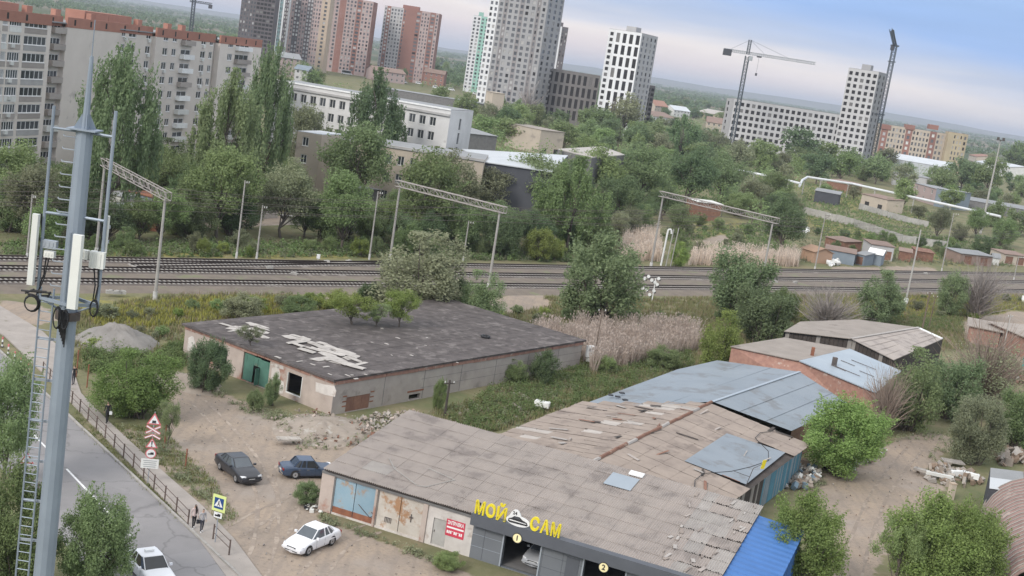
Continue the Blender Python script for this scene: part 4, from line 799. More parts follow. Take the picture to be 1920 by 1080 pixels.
for k in range(34):      # slipped strips and battens on the roof
    a = random.uniform(-9, 9); l = random.uniform(1.5, RL-1) if a > 0 else random.uniform(3, RL-4+a*.3); z = EZ+(RZ2-EZ)*(1-abs(a)/HW)+.16; mb = MB(); mb.box((0, 0, 0), (random.uniform(.6, 2.2), random.uniform(.08, .35), .03)); link('loose_batten', mb.mesh('loose_batten', random.choice(['plank', 'slatelight', 'slatelight', 'rustplate', 'slate1'])), deck2, bp_(a, l, z+.002*k), mtx=Matrix.Rotation(math.atan2(Q2[1], Q2[0])+random.choice([0, 1.57])+random.gauss(0, .2), 4, 'Z') @ Matrix.Rotation(.12 if a < 0 else -.12, 4, 'Y'))
# walls and the striped plank side
mb = MB(); P = [bp_(-HW+.4, 1.8, 0), bp_(-HW+.4, RL-8.2, 0)]; mb.quad(P[1], P[0], P[0]+[0, 0, EZ-.1], P[1]+[0, 0, EZ-.1]); mb.build('wall', 'panelconc', b2)
npk = 74; 
for k in range(npk):
    l = -4.6+(RL+3.2)*k/npk; w = (RL+3.2)/npk; m_ = random.choice(['plank', 'planklight', 'plank']) if k < npk*.62 else random.choice(['plankblue', 'plankblue', 'bluegrey']); mb = MB(); p = bp_(HW-.4+random.uniform(0, .02), l, 0); mb.ob(p, (*(Q2*w*.93), 0), (*(E2*.03), 0), (0, 0, EZ-.12-random.uniform(0, .06))); mb.build('wall_plank', m_, b2)
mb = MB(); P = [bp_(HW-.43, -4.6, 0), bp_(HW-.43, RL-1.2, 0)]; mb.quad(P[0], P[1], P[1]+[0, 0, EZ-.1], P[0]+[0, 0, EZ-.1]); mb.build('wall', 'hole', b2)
# aerial with yellow box and cable on the patch
ap = metres_on(1398, 912); ae = T('roof_aerial', 'bent aerial with yellow plate at the corner of the metal roof patch', 'aerial', ap+[0, 0, .1]); mb = MB(); mb.tube(ap, ap+[.4, .3, 1.5], .03); mb.tube(ap+[.4, .3, 1.5], ap+[1.1, .5, 1.9], .025); mb.tube(ap+[.2, .15, .8], ap+[-1.2, -.3, 1.2], .02); mb.build('mast', 'darksteel', ae); mb = MB(); mb.ob(ap+[1.0, .5, 1.5], (.3, .15, 0), (.02, -.04, 0), (.1, 0, .75)); mb.build('plate', 'yellow', ae)
mb = MB(); cpx = [(1300, 935), (1302, 905), (1318, 892), (1370, 888), (1405, 880), (1440, 868), (1440, 850), (1415, 825), (1425, 815), (1450, 812)]; mb.path([metres_on(*p)+[0, 0, .2] for p in cpx], .03, 5); tag(mb.build('roof_cable', 'black', None, metres_on(1400, 880)), 'black cable looping across the brown slate roof and metal patch', 'cable')
# ---- grey metal section
g3 = T('grey_shed', 'low shed with smooth grey blue sheet metal roof and ridge', 'building', G(1300, 760))
gR0, gR1 = G(1336, 753, 4.6), G(1499, 697, 4.6); gL0, gL1, gL2 = G(1062, 770, 3.25), G(1270, 693, 3.25), G(1345, 676, 3.25); gE0, gE1 = G(1484, 808, 3.25), G(1592, 757, 3.25)
l0a = G(1210, 752, 3.9)
mb = MB(); mb.add([gL0+[0, 0, .03], gL1+[0, 0, .03], gL2+[0, 0, .03], gR1, gR0], [(0, 4, 3, 2, 1)]); mb.build('roof', 'zinc', g3)
mb = MB(); mb.add([gR0, gE0, gE1, gR1], [(0, 1, 2, 3)]); mb.build('roof', 'zinc', g3)
mb = MB()
for a in (.33, .66): mb.ob(lerp(gL0, gR0, a)+[0, 0, .03], lerp(gL2, gR1, a)-lerp(gL0, gR0, a), (.05, 0, 0), (0, 0, .03)); mb.ob(lerp(gE0, gR0, a)+[0, 0, .01], lerp(gE1, gR1, a)-lerp(gE0, gR0, a), (.05, 0, 0), (0, 0, .03))
mb.build('roof_seam', 'zinc', g3); mb = MB(); mb.ob(gR0+[-.15, -.05, .01], gR1-gR0, (.3, -.1, 0), (0, 0, .06)); mb.build('ridge_cap', 'zinclight', g3)
mb = MB()
for a, b in ((gL1, gL0), (gL2, gL1), (gE0, gE1), (gE1, gL2)): mb.quad((a[0], a[1], 0), (b[0], b[1], 0), (b[0], b[1], 3.2), (a[0], a[1], 3.2))
mb.build('wall', 'brick', g3)
for (x, y) in ((1145, 742), (1158, 745), (1166, 738), (1172, 751)): p = G(x, y, 3.6); mb = MB(); mb.box((p[0], p[1], 3.68), (.5, .35, .1), random.random()); mb.build('felt_scrap', 'black', g3)
# ---- brick firewall with felt and pale metal roofs behind it
w0, w1, w2 = G(1372, 650, 4.6), G(1500, 677, 5.0), G(1645, 737, 4.3); bk = [G(1470, 634, 4.6), G(1592, 655, 5.0), G(1690, 697, 4.3)]
g4 = T('felt_roof_shed', 'brick gabled shed with beige felt slope and pale metal slope', 'building', (w1[0], w1[1], 0))
mb = MB(); mb.add([(w0[0], w0[1], 0), (w2[0], w2[1], 0), w2, w1, w0], [(0, 1, 2, 3, 4)]); mb.add([(w2[0], w2[1], 0), (bk[2][0], bk[2][1], 0), bk[2], w2], [(0, 1, 2, 3)]); mb.add([(bk[0][0], bk[0][1], 0), (w0[0], w0[1], 0), w0, bk[0]], [(0, 1, 2, 3)]); mb.build('wall', 'brick', g4)
fo = unit(np.array([w2[1]-w0[1], -(w2[0]-w0[0]), 0]))*.35
mb = MB(); mb.prism([w0+fo, w1+fo, bk[1], bk[0]], (0, 0, .1)); mb.build('roof', 'feltbeige', g4); mb = MB(); mb.prism([w1+fo+[.05, -.05, 0], w2+fo, bk[2], bk[1]+[.05, -.05, 0]], (0, 0, .12)); mb.build('roof', 'zinclight', g4)
mb = MB(); p = lerp(lerp(w1, w2, .28), lerp(bk[1], bk[2], .28), .25); mb.ob(p, (.5, 0, 0), (0, .5, 0), (0, 0, 1.0)); mb.build('chimney', 'darksteel', g4)
p = lerp(lerp(w0, w1, .93), lerp(bk[0], bk[1], .93), .3); mb = MB(); mb.ob(p, (.35, 0, 0), (0, .35, 0), (0, 0, 1.1)); mb.build('vent_pipe', 'rust', g4)
for k in range(5): q = lerp(lerp(w1, w2, random.uniform(.1, .7)), lerp(bk[1], bk[2], .4), random.uniform(.2, .9)); mb = MB(); dd = (w2-w1)*random.uniform(.15, .4); mb.ob(q+[0, 0, .13], dd, (.06, .06, 0), (0, 0, .05)); mb.build('loose_bar', 'darksteel', g4)
# ---- plank gabled building
a0_, a1_, a2_ = G(1470, 622, 4.9), G(1596, 636, 5.6), G(1676, 676, 4.6); bR = G(1722, 615, 5.6); bL = G(1500, 604, 4.9); bE = G(1768, 636, 4.6); bLr = G(1610, 600, 5.2)
g5 = T('plank_barn', 'wide barn with dark plank gable and low slate roof', 'building', (a1_[0], a1_[1], 0))
mb = MB(); mb.prism([a0_, a1_, bR, bLr, bL], (0, 0, .08)); mb.build('roof', 'feltbeige', g5); mb = MB(); mb.prism([a1_+[.05, -.05, 0], a2_, bE, bR+[.05, -.05, 0]], (0, 0, .1)); mb.build('roof', 'slate1', g5)
mb = MB(); mb.ob(bR+[0, 0, .11], bE-bR, (-.5, -.6, 0), (0, 0, .06)); mb.build('verge_board', 'white', g5); mb = MB(); mb.ob(a1_+[-.2, 0, .1], bR-a1_, (.4, -.2, 0), (0, 0, .06)); mb.build('ridge_cap', 'slatelight', g5)
mb = MB(); fr = unit(np.array([bR[0]-a1_[0], bR[1]-a1_[1], 0]))
for A_, B_ in ((a0_, a1_), (a1_, a2_)):
    L = np.linalg.norm((B_-A_)[:2]); n = int(L/.55)
    for k in range(n):
        p, q = lerp(A_, B_, k/n)+fr*.5, lerp(A_, B_, (k+.92)/n)+fr*.5; mp_ = MB(); mp_.prism([(p[0], p[1], 0), (q[0], q[1], 0), (q[0], q[1], q[2]-.02), (p[0], p[1], p[2]-.02)], (*(fr[:2]*.05), 0)); mp_.build('wall_plank', 'plank' if k % 7 else 'planklight', g5)
mb = MB(); mb.quad((a2_[0], a2_[1], 0), (bE[0], bE[1], 0), bE, a2_); mb.quad((bL[0], bL[1], 0), (a0_[0], a0_[1], 0), a0_, bL); mb.quad((bE[0], bE[1], 0), (bL[0], bL[1], 0), bL, bE); mb.build('wall', 'plank', g5)
for k in range(4):   # sheet laps on the right slope
    q = lerp(a1_, a2_, .2+.2*k); e = lerp(bR, bE, .2+.2*k); mb = MB(); mb.ob(q+[0, 0, .104], e-q, (.03, .12, 0), (0, 0, .02)); mb.build('slate_lap', 'slate2', g5)
# ------------------------------------------------------------------ buildings beyond the railway
mat('silicate', (.70, .635, .575), (.63, .57, .515), .25, .95, c3=(.33, .30, .28), c3cut=.64, c3scale=.12)
mat('silicatedark', (.40, .36, .33), (.34, .305, .28), .3, .95); mat('redbrick', (.40, .20, .15), (.34, .17, .13), .5, .95)
mat('schoolwhite', (.66, .65, .64), (.57, .56, .55), .3, .9, c3=(.45, .43, .42), c3cut=.66, c3scale=.2); mat('cornice', (.42, .41, .40), (.34, .33, .325), .5, .9)
mat('tan', (.50, .43, .35), (.43, .37, .31), .25, .95, c3=(.31, .27, .235), c3cut=.64); mat('greyroof', (.30, .305, .31), (.25, .255, .26), .3, .8); mat('paleroof', (.56, .58, .60), (.48, .50, .52), .2, .6)
mat('darkwall', (.085, .088, .10), (.07, .072, .082), .4, .9); mat('towergrey', (.36, .355, .36), (.32, .315, .32), .05, .9); mat('towerwhite', (.72, .72, .73), (.65, .65, .66), .05, .85); mat('unfinished', (.23, .215, .21), (.18, .17, .165), .2, .95)
mat('towergreen', (.34, .55, .47), (.28, .47, .40), .1, .9); mat('towerteal', (.20, .29, .30), (.17, .25, .26), .1, .9); mat('towerbrown', (.28, .26, .26), (.24, .225, .225), .05, .9); mat('towerdark', (.135, .12, .125), (.11, .10, .105), .05, .9); mat('towerbrick', (.31, .165, .135), (.26, .14, .115), .05, .9); mat('towercream', (.50, .40, .31), (.45, .36, .28), .05, .9); mat('towerpink', (.44, .34, .32), (.38, .295, .28), .1, .9); mat('siding', (.50, .49, .49), (.44, .43, .43), .1, .9)
mat('darkpane', (.035, .034, .036), (.025, .024, .026), .3, .95); mat('windowblue', (.14, .145, .16), (.10, .105, .115), .1, .3, spec=.5); mat('yellowplaster', (.45, .38, .26), (.40, .335, .235), .1, .9); mat('teal', (.09, .36, .33), (.08, .3, .28), .3, .8)  # first: near-black closed panes, unlit depth of empty bays put into the colour
mat('tile_red', (.36, .20, .15), (.30, .17, .13), .5, .9); mat('tile_brown', (.28, .20, .165), (.22, .16, .135), .5, .9); mat('orange', (.40, .26, .18), (.33, .22, .155), .5, .85); mat('slateblue', (.23, .27, .31), (.19, .225, .26), .5, .85)
def wallxz(A, B, pts): return [onwall(A, B, *p) for p in pts]
# ---- nine-storey apartment block
PA, PB = AtY(40, 24, 210)[:2], AtY(340, 50, 262)[:2]; dA = unit(PB-PA); nA = np.array([dA[1], -dA[0]])
ns = lambda px, py: onwall(PA, PB, px, py)
apt = T('apartment_block', 'long nine storey apartment block of pale brick with red parapet', 'building', (*(PA+dA*30), 0))
ZT = 29.3; zr0 = ns(250, 63)[1]; rows = [(zr0-2.8*j-.72, zr0-2.8*j+.72) for j in range(9)]
sb = lambda *xs: [ns(x, y)[0] for x, y in xs]
S = sb((-90, 15), (122, 48), (222, 50), (287, 56), (396, 62), (404, 62), (482, 70))
def aline(s, out): p = PA+dA*s+nA*out; return p
def block(s0, s1, out, cols, mull, rws=rows, skip=None, wallm='silicate'):
    A, B = aline(s0, out), aline(s1, out); w = facade(apt, A, B, -.2, ZT-1.75, [(a-s0, b-s0) for a, b in cols], rws, wallm, lambda i, j: random.choice(['glass', 'glass', 'glasspale']), .14, 'white', mull, skip); return w
cA = [tuple(sb((-68, 34), (-50, 36))), tuple(sb((-44, 36), (-10, 38))), tuple(sb((-4, 40), (6, 41))), tuple(sb((9, 43), (32, 43))), tuple(sb((38, 45), (80, 50)))]
block(S[0], sb((88, 47))[0], .9, cA, 4, rows)
s88 = sb((88, 47))[0]; block(s88, S[1], -.5, [tuple(sb((100, 55), (119, 58)))], 2)
block(S[1], S[2], .4, [], 1, rows); 
block(S[2], S[3], .0, [tuple(sb((229, 60), (236, 61))), tuple(sb((242, 62), (256, 64))), tuple(sb((275, 65), (284, 66)))], 1)
cC = [tuple(sb((300, 66), (309, 67))), tuple(sb((317, 69), (325, 70))), tuple(sb((334, 70), (352, 73))), tuple(sb((371, 73), (380, 75))), tuple(sb((387, 74), (396, 76)))]; cC[4] = (cC[4][0], min(cC[4][1], S[4]-.3))
block(S[3], S[4], .9, cC, 1); block(S[4], S[5], .2, [], 1, wallm='silicatedark')
block(S[5], S[6], 1.4, [tuple(sb((418, 78), (427, 79))), tuple(sb((432, 78), (457, 82))), ], 2)
# returns between the stepped bays, back and roof
mb = MB()
for s, a, b in ((S[0], -12, .9), (s88, .9, -.5), (S[1], -.5, .4), (S[2], .4, 0), (S[3], 0, .9), (S[4], .9, .2), (S[5], .2, 1.4), (S[6], 1.4, -12)):
    p, q = aline(s, a), aline(s, b); mb.quad((*p, -.2), (*q, -.2), (*q, ZT-1.75), (*p, ZT-1.75))
p, q = aline(S[6], -12), aline(S[0], -12); mb.quad((*p, -.2), (*q, -.2), (*q, ZT-1.75), (*p, ZT-1.75)); mb.build('wall', 'silicate', apt)
mb = MB(); mb.prism([(*aline(S[0], .3), ZT-1.2), (*aline(S[6], .3), ZT-1.2), (*aline(S[6], -11.9), ZT-1.2), (*aline(S[0], -11.9), ZT-1.2)], (0, 0, .2)); mb.build('roof', 'greyroof', apt)
pe = [(S[0], s88, .95), (s88, S[1], -.45), (S[1], S[2], .45), (S[2], S[3], .05), (S[3], S[4], .95), (S[4], S[5], .25), (S[5], S[6], 1.45)]
for s0, s1, o in pe:
    A = aline(s0, o); mb = MB(); mb.ob((*A, ZT-1.745), (*(dA*(s1-s0)), 0), (*(-nA*.4), 0), (0, 0, 1.745)); par = mb.build('parapet', 'redbrick', apt)
    for k in range(max(1, int((s1-s0)/5))): s = s0+2+k*5; mb = MB(); mb.ob((*aline(s, o+.006), ZT-1.35), (*(dA*.55), 0), (*(-nA*.004), 0), (0, 0, 1.0)); mb.build('parapet_slot', 'hole', par)
for sA, sB, dz in ((sb((215, 20))[0], sb((300, 30))[0], 1.2), (sb((0, 5))[0], sb((95, 12))[0], 1.0)):
    A = aline(sA, -6); mb = MB(); mb.ob((*A, ZT-1.0), (*(dA*(sB-sA)), 0), (*(-nA*4), 0), (0, 0, dz+1)); mb.build('stair_head', 'redbrick', apt)
for k in range(9): A = aline(S[0]+8+k*9, -3-random.random()*3); mb = MB(); mb.ob((*A, ZT-1.0), (*(dA*1.6), 0), (*(-nA*1), 0), (0, 0, 1.9)); mb.build('vent_stack', 'redbrick', apt)
# balconies and air conditioners
for j, (za, zb) in enumerate(rows):
    a, b = cC[2]; m_ = ['silicatedark', 'white', 'white', 'silicatedark', 'white', 'offwhite', 'white', 'offwhite', 'silicate'][j]; A = aline(a-.3, 1.85); mb = MB(); mb.ob((*A, za-.45), (*(dA*(b-a+.6)), 0), (*(-nA*.94), 0), (0, 0, .95)); mb.build('balcony', m_, apt)
    a, b = tuple(sb((100, 55), (119, 58))); A = aline(a-.2, .55); mb = MB(); mb.ob((*A, za-.55), (*(dA*(b-a+.5)), 0), (*(-nA*1.04), 0), (0, 0, 1.0)); mb.build('balcony', random.choice(['silicatedark', 'silicatedark', 'offwhite', 'silicate']), apt)
    for (a, b) in cA[1:]: A = aline(a, .95); mb = MB(); mb.ob((*A, za-.95), (*(dA*(b-a)), 0), (*(-nA*.04), 0), (0, 0, .85)); mb.build('loggia_panel', random.choice(['silicatedark', 'silicatedark', 'cornice', 'offwhite']), apt)
    a, b = tuple(sb((432, 78), (457, 82)));  A = aline(a-.2, 2.3); mb = MB(); mb.ob((*A, za-.5), (*(dA*(b-a+.4)), 0), (*(-nA*.89), 0), (0, 0, .9)); mb.build('balcony', ['white', 'silicatedark', 'silicatedark', 'offwhite'][j % 4], apt)
    for c, o in ((cC[0], .9), (cC[3], .9), (tuple(sb((229, 60), (236, 61))), 0.), (cA[3], .9), (tuple(sb((275, 65), (284, 66))), 0.)):
        if random.random() < .6: A = aline(c[0]+random.uniform(.3, .9), o+.34); mb = MB(); mb.ob((*A, za-.62), (*(dA*.85), 0), (*(-nA*.33), 0), (0, 0, .58)); mb.build('air_conditioner', 'offwhite', apt)
# ---- school
SA, SB = AtY(512, 150, 311), AtY(846, 206, 296); sz = (SA[2]+SB[2])/2; L = float(np.linalg.norm((SB-SA)[:2])); sch = T('school_building', 'long white four storey building with grey cornice behind the tree belt', 'building', (*SB[:2], 0)); dS = unit((SB-SA)[:2]); nS = np.array([dS[1], -dS[0]])
x0 = onwall(SA, SB, 811, 228)[0]; zs0 = onwall(SA, SB, 790, 224)[1]; xs_ = [(x0-2.62*k-.78, x0-2.62*k+.78) for k in range(15) if x0-2.62*k-.8 > .5][::-1]
facade(sch, SA, SB, -.2, sz, xs_, [(zs0-3.35*k-1.0, zs0-3.35*k+1.0) for k in range(5)], 'schoolwhite', lambda i, j: random.choice(['glass', 'glass', 'glasspale']), .25, 'offwhite', 1)
SC = SB[:2]-nS*14; SDp = SA[:2]-nS*14; facade(sch, SB, SC, -.2, sz, [(6, 7.2), ], [(zs0-3.35*k-1.3, zs0-3.35*k+1.3) for k in range(4)], 'schoolwhite', 'glasspale', .2, None); shell(sch, [SA[:2], SB[:2], SC, SDp], -.2, sz, 'schoolwhite', (0, 1), 'greyroof')
for z, h, o, m_ in ((zs0+1.75, .5, .45, 'cornice'), (sz-.1, .35, .25, 'white')):
    mb = MB(); A = SA[:2]+nS*.004; mb.ob((*A, z), (*(dS*L), 0), (*(nS*o), 0), (0, 0, h)); mb.build('cornice', m_, sch)
# ---- tan workshop in front of it
TA, TB = AtY(640, 262, 255), AtY(908, 300, 255); tz = 12.8; tan = T('tan_workshop', 'flat roofed tan brick workshop in front of the white school', 'building', (*TB[:2], 0)); dT = np.array([1., 0]); tw = onwall(TA, TB, 728, 298); tl = TB[0]-TA[0]
xs_ = [(tw[0]-.6+2.5*k, tw[0]+.7+2.5*k) for k in range(5)]; facade(tan, TA, TB, -.2, tz, xs_, [(tw[1]-3.6*k-.9, tw[1]-3.6*k+.9) for k in range(3)], 'tan', lambda i, j: random.choice(['glass', 'glasspale']), .2, 'offwhite', 1, lambda i, j: i > 2)
shell(tan, [TA[:2], TB[:2], TB[:2]+[0, 20], TA[:2]+[0, 20]], -.2, tz, 'tan', (0,), 'greyroof'); mb = MB(); mb.ob((TA[0]-.2, TA[1]-.3, tz+.13), (tl+.4, 0, 0), (0, .5, 0), (0, 0, .5)); mb.build('parapet', 'cornice', tan)
UA, UB = AtY(558, 246, 250), AtY(604, 253, 250); t2 = T('cream_stair_block', 'small cream stair block left of the tan workshop', 'building', (*UA[:2], 0)); facade(t2, UA, UB, -.2, UA[2], [(1.2, 2.4)], [(UA[2]-2.6, UA[2]-.9), (UA[2]-6, UA[2]-4.3)], 'tan', 'glass', .2, 'white', 1); shell(t2, [UA[:2], UB[:2], UB[:2]+[3, 9], UA[:2]+[3, 9]], -.2, UA[2], 'tan', (0,), 'paleroof')
# ---- generic sheds and houses
def shed(name, label, pL, pR, h, depth, wall, roof, cat='shed', rise=0., over=.3, doors=0, doorm='bluegrey', wins=0, group=None, kind='flat', Y=None):
    A, B = (G(*pL)[:2], G(*pR)[:2]) if Y is None else (AtY(*pL, Y)[:2], AtY(*pR, Y)[:2]); d = unit(B-A); n = np.array([d[1], -d[0]]); L = float(np.linalg.norm(B-A)); C, D = B-n*depth, A-n*depth; r = T(name, label, cat, (*A, 0), group)
    xs, zs = [], []; nd = max(doors, wins)
    if doors: facade(r, A, B, -.2, h, reg(L, doors, min(2.4, L/doors*.75)), [(.05, min(2.2, h*.8))], wall, doorm, .12, winname='door')
    elif wins:
        nfl = max(1, int(h/3.0)); facade(r, A, B, -.2, h, reg(L, wins, min(1.4, L/wins*.5)), [(h/nfl*(k+.32), h/nfl*(k+.78)) for k in range(nfl)], wall, 'glass', .15, 'offwhite', 1)
    else: mb = MB(); mb.quad((*A, -.2), (*B, -.2), (*B, h), (*A, h)); mb.build('wall', wall, r)
    mb = MB()
    if kind == 'gable':   # ridge parallel to the front
        m0, m1 = lerp(A, D, .5), lerp(B, C, .5)
        for a, b, e in ((B, C, m1), (D, A, m0)): mb.add([(*a, -.2), (*b, -.2), (*b, h), (*e, h+rise), (*a, h)], [(0, 1, 2, 3, 4)])
        mb.quad((*C, -.2), (*D, -.2), (*D, h), (*C, h)); mb.build('wall', wall, r); o3 = np.array([*(n*over), 0]); s3 = np.array([*(d*over), 0])
        for a, b, sgn in ((A, B, 1), (D, C, -1)):
            mb = MB(); k = rise*over/(depth/2); mb.prism([np.array([*a, h-k])+o3*sgn-s3, np.array([*b, h-k])+o3*sgn+s3, np.array([*m1, h+rise])+s3, np.array([*m0, h+rise])-s3], (0, 0, .1)); mb.build('roof', roof, r)
        return r
    hb = h+rise
    mb.add([(*B, -.2), (*C, -.2), (*C, hb), (*B, h)], [(0, 1, 2, 3)]); mb.add([(*D, -.2), (*A, -.2), (*A, h), (*D, hb)], [(0, 1, 2, 3)]); mb.quad((*C, -.2), (*D, -.2), (*D, hb), (*C, hb)); mb.build('wall', wall, r)
    o3 = np.array([*(n*over), 0]); s3 = np.array([*(d*over), 0]); mb = MB(); mb.prism([np.array([*A, h])+o3-s3, np.array([*B, h])+o3+s3, np.array([*C, hb])+s3, np.array([*D, hb])-s3], (0, 0, .14)); mb.build('roof', roof, r); return r
shed('metal_garage', 'blue grey metal garage with rusty roof under the left gantry', (232, 396), (292, 412), 3.4, 7, 'slateblue', 'rust', 'garage', -.4, doors=0)
shed('brick_hut', 'low brown hut with pale roof beside the blue garage', (222, 428), (296, 434), 2.2, 6, 'rustplate', 'greyroof', 'hut', .7, doors=3, doorm='rust')
shed('metal_garage', 'pale garage left of the blue metal garage', (196, 396), (226, 404), 3.0, 6, 'offwhite', 'greyroof', 'garage', .2); shed('metal_garage', 'pale garage behind the mast pipes at the left', (140, 392), (182, 396), 3.0, 6, 'siding', 'paleroof', 'garage', .2, doors=1)
shed('white_garage', 'white garage with door between the belt trees', (549, 400), (584, 404), 3.0, 5, 'offwhite', 'greyroof', 'garage', .1, doors=1, doorm='siding'); shed('long_shed', 'grey roofed shed half hidden by trees behind the double post', (668, 392), (746, 398), 4.2, 12, 'concdark', 'greyroof', 'shed', 1.4)
shed('ruined_wall', 'low pale ruined wall among the belt trees', (530, 420), (600, 424), 1.4, 1, 'plasterwhite', 'conc', 'wall'); shed('rubble_hut', 'half collapsed pale hut behind the leaning post', (668, 430), (722, 432), 1.8, 5, 'rubble', 'greyroof', 'hut', .3)
shed('pale_wall', 'long pale yard wall behind the left belt trees', (330, 420), (520, 408), 1.2, .4, 'feltlight', 'feltlight', 'wall', over=0)
ROWG = [('orange small garage at the left end of the garage row', (1500, 484), (1524, 492), 2.4, 5, 'orange', 'orange', 'gable', 1), ('long grey blue garage with rusty roof beside the white sacks', (1545, 488), (1600, 498), 2.6, 6, 'slateblue', 'tile_brown', 'flat', 0), ('narrow grey garage right of the long grey one', (1601, 494), (1618, 498), 2.3, 5, 'slateblue', 'greyroof', 'flat', 1), ('light blue shed with white roof in the garage row', (1625, 494), (1650, 499), 2.6, 5, 'slateblue', 'white', 'gable', 0), ('shed with rusty corrugated roof behind the light blue one', (1630, 484), (1672, 490), 3.4, 6, 'siding', 'tile_brown', 'flat', 2), ('small red garage in the middle of the garage row', (1684, 487), (1706, 491), 2.2, 5, 'rustplate', 'tile_brown', 'flat', 1), ('small brick garage left of the leaning post', (1716, 487), (1748, 492), 2.2, 5, 'rustplate', 'rustplate', 'flat', 2), ('dark rusty roofed garage above the long grey one', (1545, 462), (1580, 472), 2.4, 6, 'rustplate', 'tile_brown', 'flat', 0), ('brown long garage behind the bare tree', (1798, 494), (1858, 500), 2.6, 6, 'tile_brown', 'greyroof', 'flat', 2), ('tiny pale gabled hut right of the brown garage', (1860, 496), (1872, 498), 2.0, 3, 'offwhite', 'greyroof', 'gable', 0), ('tan garage near the right edge by the rails', (1880, 494), (1922, 499), 2.6, 6, 'tan', 'tile_brown', 'flat', 2)]
for (lb_, a, b, h, dp, w, rf_, kd, dr) in ROWG: shed('garage', lb_, a, b, h, dp, w, rf_, 'garage', .4 if kd == 'flat' else .9, doors=dr, doorm='rustplate' if w != 'orange' else 'orange', kind=kd, group='garages along the far side of the tracks')
shed('long_store', 'low brown roofed store behind the white pipe', (1548, 352), (1590, 362), 3.5, 7, 'rustplate', 'tile_brown', 'shed', .8); shed('brick_workshop', 'brick workshop with dark openings right of the white pipe', (1708, 372), (1750, 385), 7, 10, 'towerpink', 'greyroof', 'workshop', wins=3); shed('grey_workshop', 'grey block beside the brick workshop', (1750, 386), (1778, 392), 7.5, 14, 'slateblue', 'greyroof', 'workshop', wins=1); shed('long_wall_shed', 'long dark shed with pale roof at the right edge', (1788, 388), (1925, 412), 4, 18, 'concdark', 'greyroof', 'shed', .6); shed('long_roof_shed', 'long grey shed with lights on its roof edge behind the workshops', (1672, 346), (1780, 364), 6, 16, 'siding', 'greyroof', 'shed', 0)
shed('yard_hut', 'dark hut under the white pipe bend', (1525, 378), (1570, 386), 4, 8, 'darkwall', 'greyroof', 'hut', .6); shed('yard_hut', 'pale hut with dark doorways behind the panel fence', (1612, 386), (1660, 398), 4.5, 8, 'tan', 'tile_brown', 'hut', .5, doors=2, doorm='hole'); shed('brick_kiosk', 'small brick kiosk with white rail above the right gantry', (1303, 411), (1348, 416), 4.6, 6, 'rustplate', 'offwhite', 'kiosk', .1)
shed('white_hall', 'long white hall in front of the yellow brick apartments', (1655, 318), (1768, 338), 8, 20, 'paleroof', 'paleroof', 'hall', 3)
# dark hall with pale roofs right of the workshop
HA, HB = AtY(907, 303, 262), AtY(1035, 322, 262); hz = HA[2]; hl = T('dark_hall', 'dark grey hall with pale sheet roof right of the tan workshop', 'building', (*HA[:2], 0)); facade(hl, HA, HB, -.2, hz, [(.6, 1.3)], [(hz-4.6-k*0, hz-4.6+.8)], 'darkwall', 'white', .1); 
for k in range(4): mb = MB(); mb.ob((HA[0]+.7, HA[1]-.06, hz-3.4+k*.75), (.7, 0, 0), (0, .05, 0), (0, 0, .4)); mb.build('wall_vent', 'concdark', hl)
mb = MB(); q = [HA+[-.3, -.4, .05], HB+[0, -.4, .05], AtY(1065, 291, 300), AtY(866, 279, 300)]; mb.add(q+[p-[0, 0, .2] for p in q], [(0, 1, 2, 3), (4, 7, 6, 5), (0, 4, 5, 1), (1, 5, 6, 2), (2, 6, 7, 3), (3, 7, 4, 0)]); mb.build('roof', 'paleroof', hl); mb = MB(); mb.quad((HB[0], HB[1], -.2), (q[2][0], q[2][1], -.2), q[2], HB); mb.quad((q[3][0], q[3][1], -.2), (HA[0], HA[1], -.2), HA, q[3]); mb.build('wall', 'darkwall', hl)
H2 = [AtY(1046, 279, 330), AtY(1110, 295, 318), AtY(1172, 290, 340), AtY(1130, 274, 370)]; h2 = T('low_hall', 'low hall with cream sheet roof beyond the dark hall', 'building', (H2[0][0], H2[0][1], 0)); mb = MB(); mb.add(H2+[p-[0, 0, .2] for p in H2], [(0, 1, 2, 3), (4, 7, 6, 5), (0, 4, 5, 1), (1, 5, 6, 2), (2, 6, 7, 3), (3, 7, 4, 0)]); mb.build('roof', 'feltlight', h2); mb = MB()
for i in range(4): a, b = H2[i], H2[(i+1) % 4]; mb.quad((a[0], a[1], -.2), (b[0], b[1], -.2), b-[0, 0, .2], a-[0, 0, .2])
mb.build('wall', 'concdark', h2)
shed('beige_depot', 'beige depot with dark doorway between tall tower and pale roofs', (1008, 288), (1052, 292), 9, 20, 'tan', 'feltbeige', 'building', doors=2, doorm='hole'); shed('dark_depot', 'dark grey depot roof right of the white school', (868, 300), (925, 305), 8.5, 20, 'concdark', 'greyroof', 'building', 1); shed('blank_block', 'tall blank beige block at the foot of the grey tower', (915, 238), (937, 241), 16.5, 12, 'tan', 'tan', 'building')
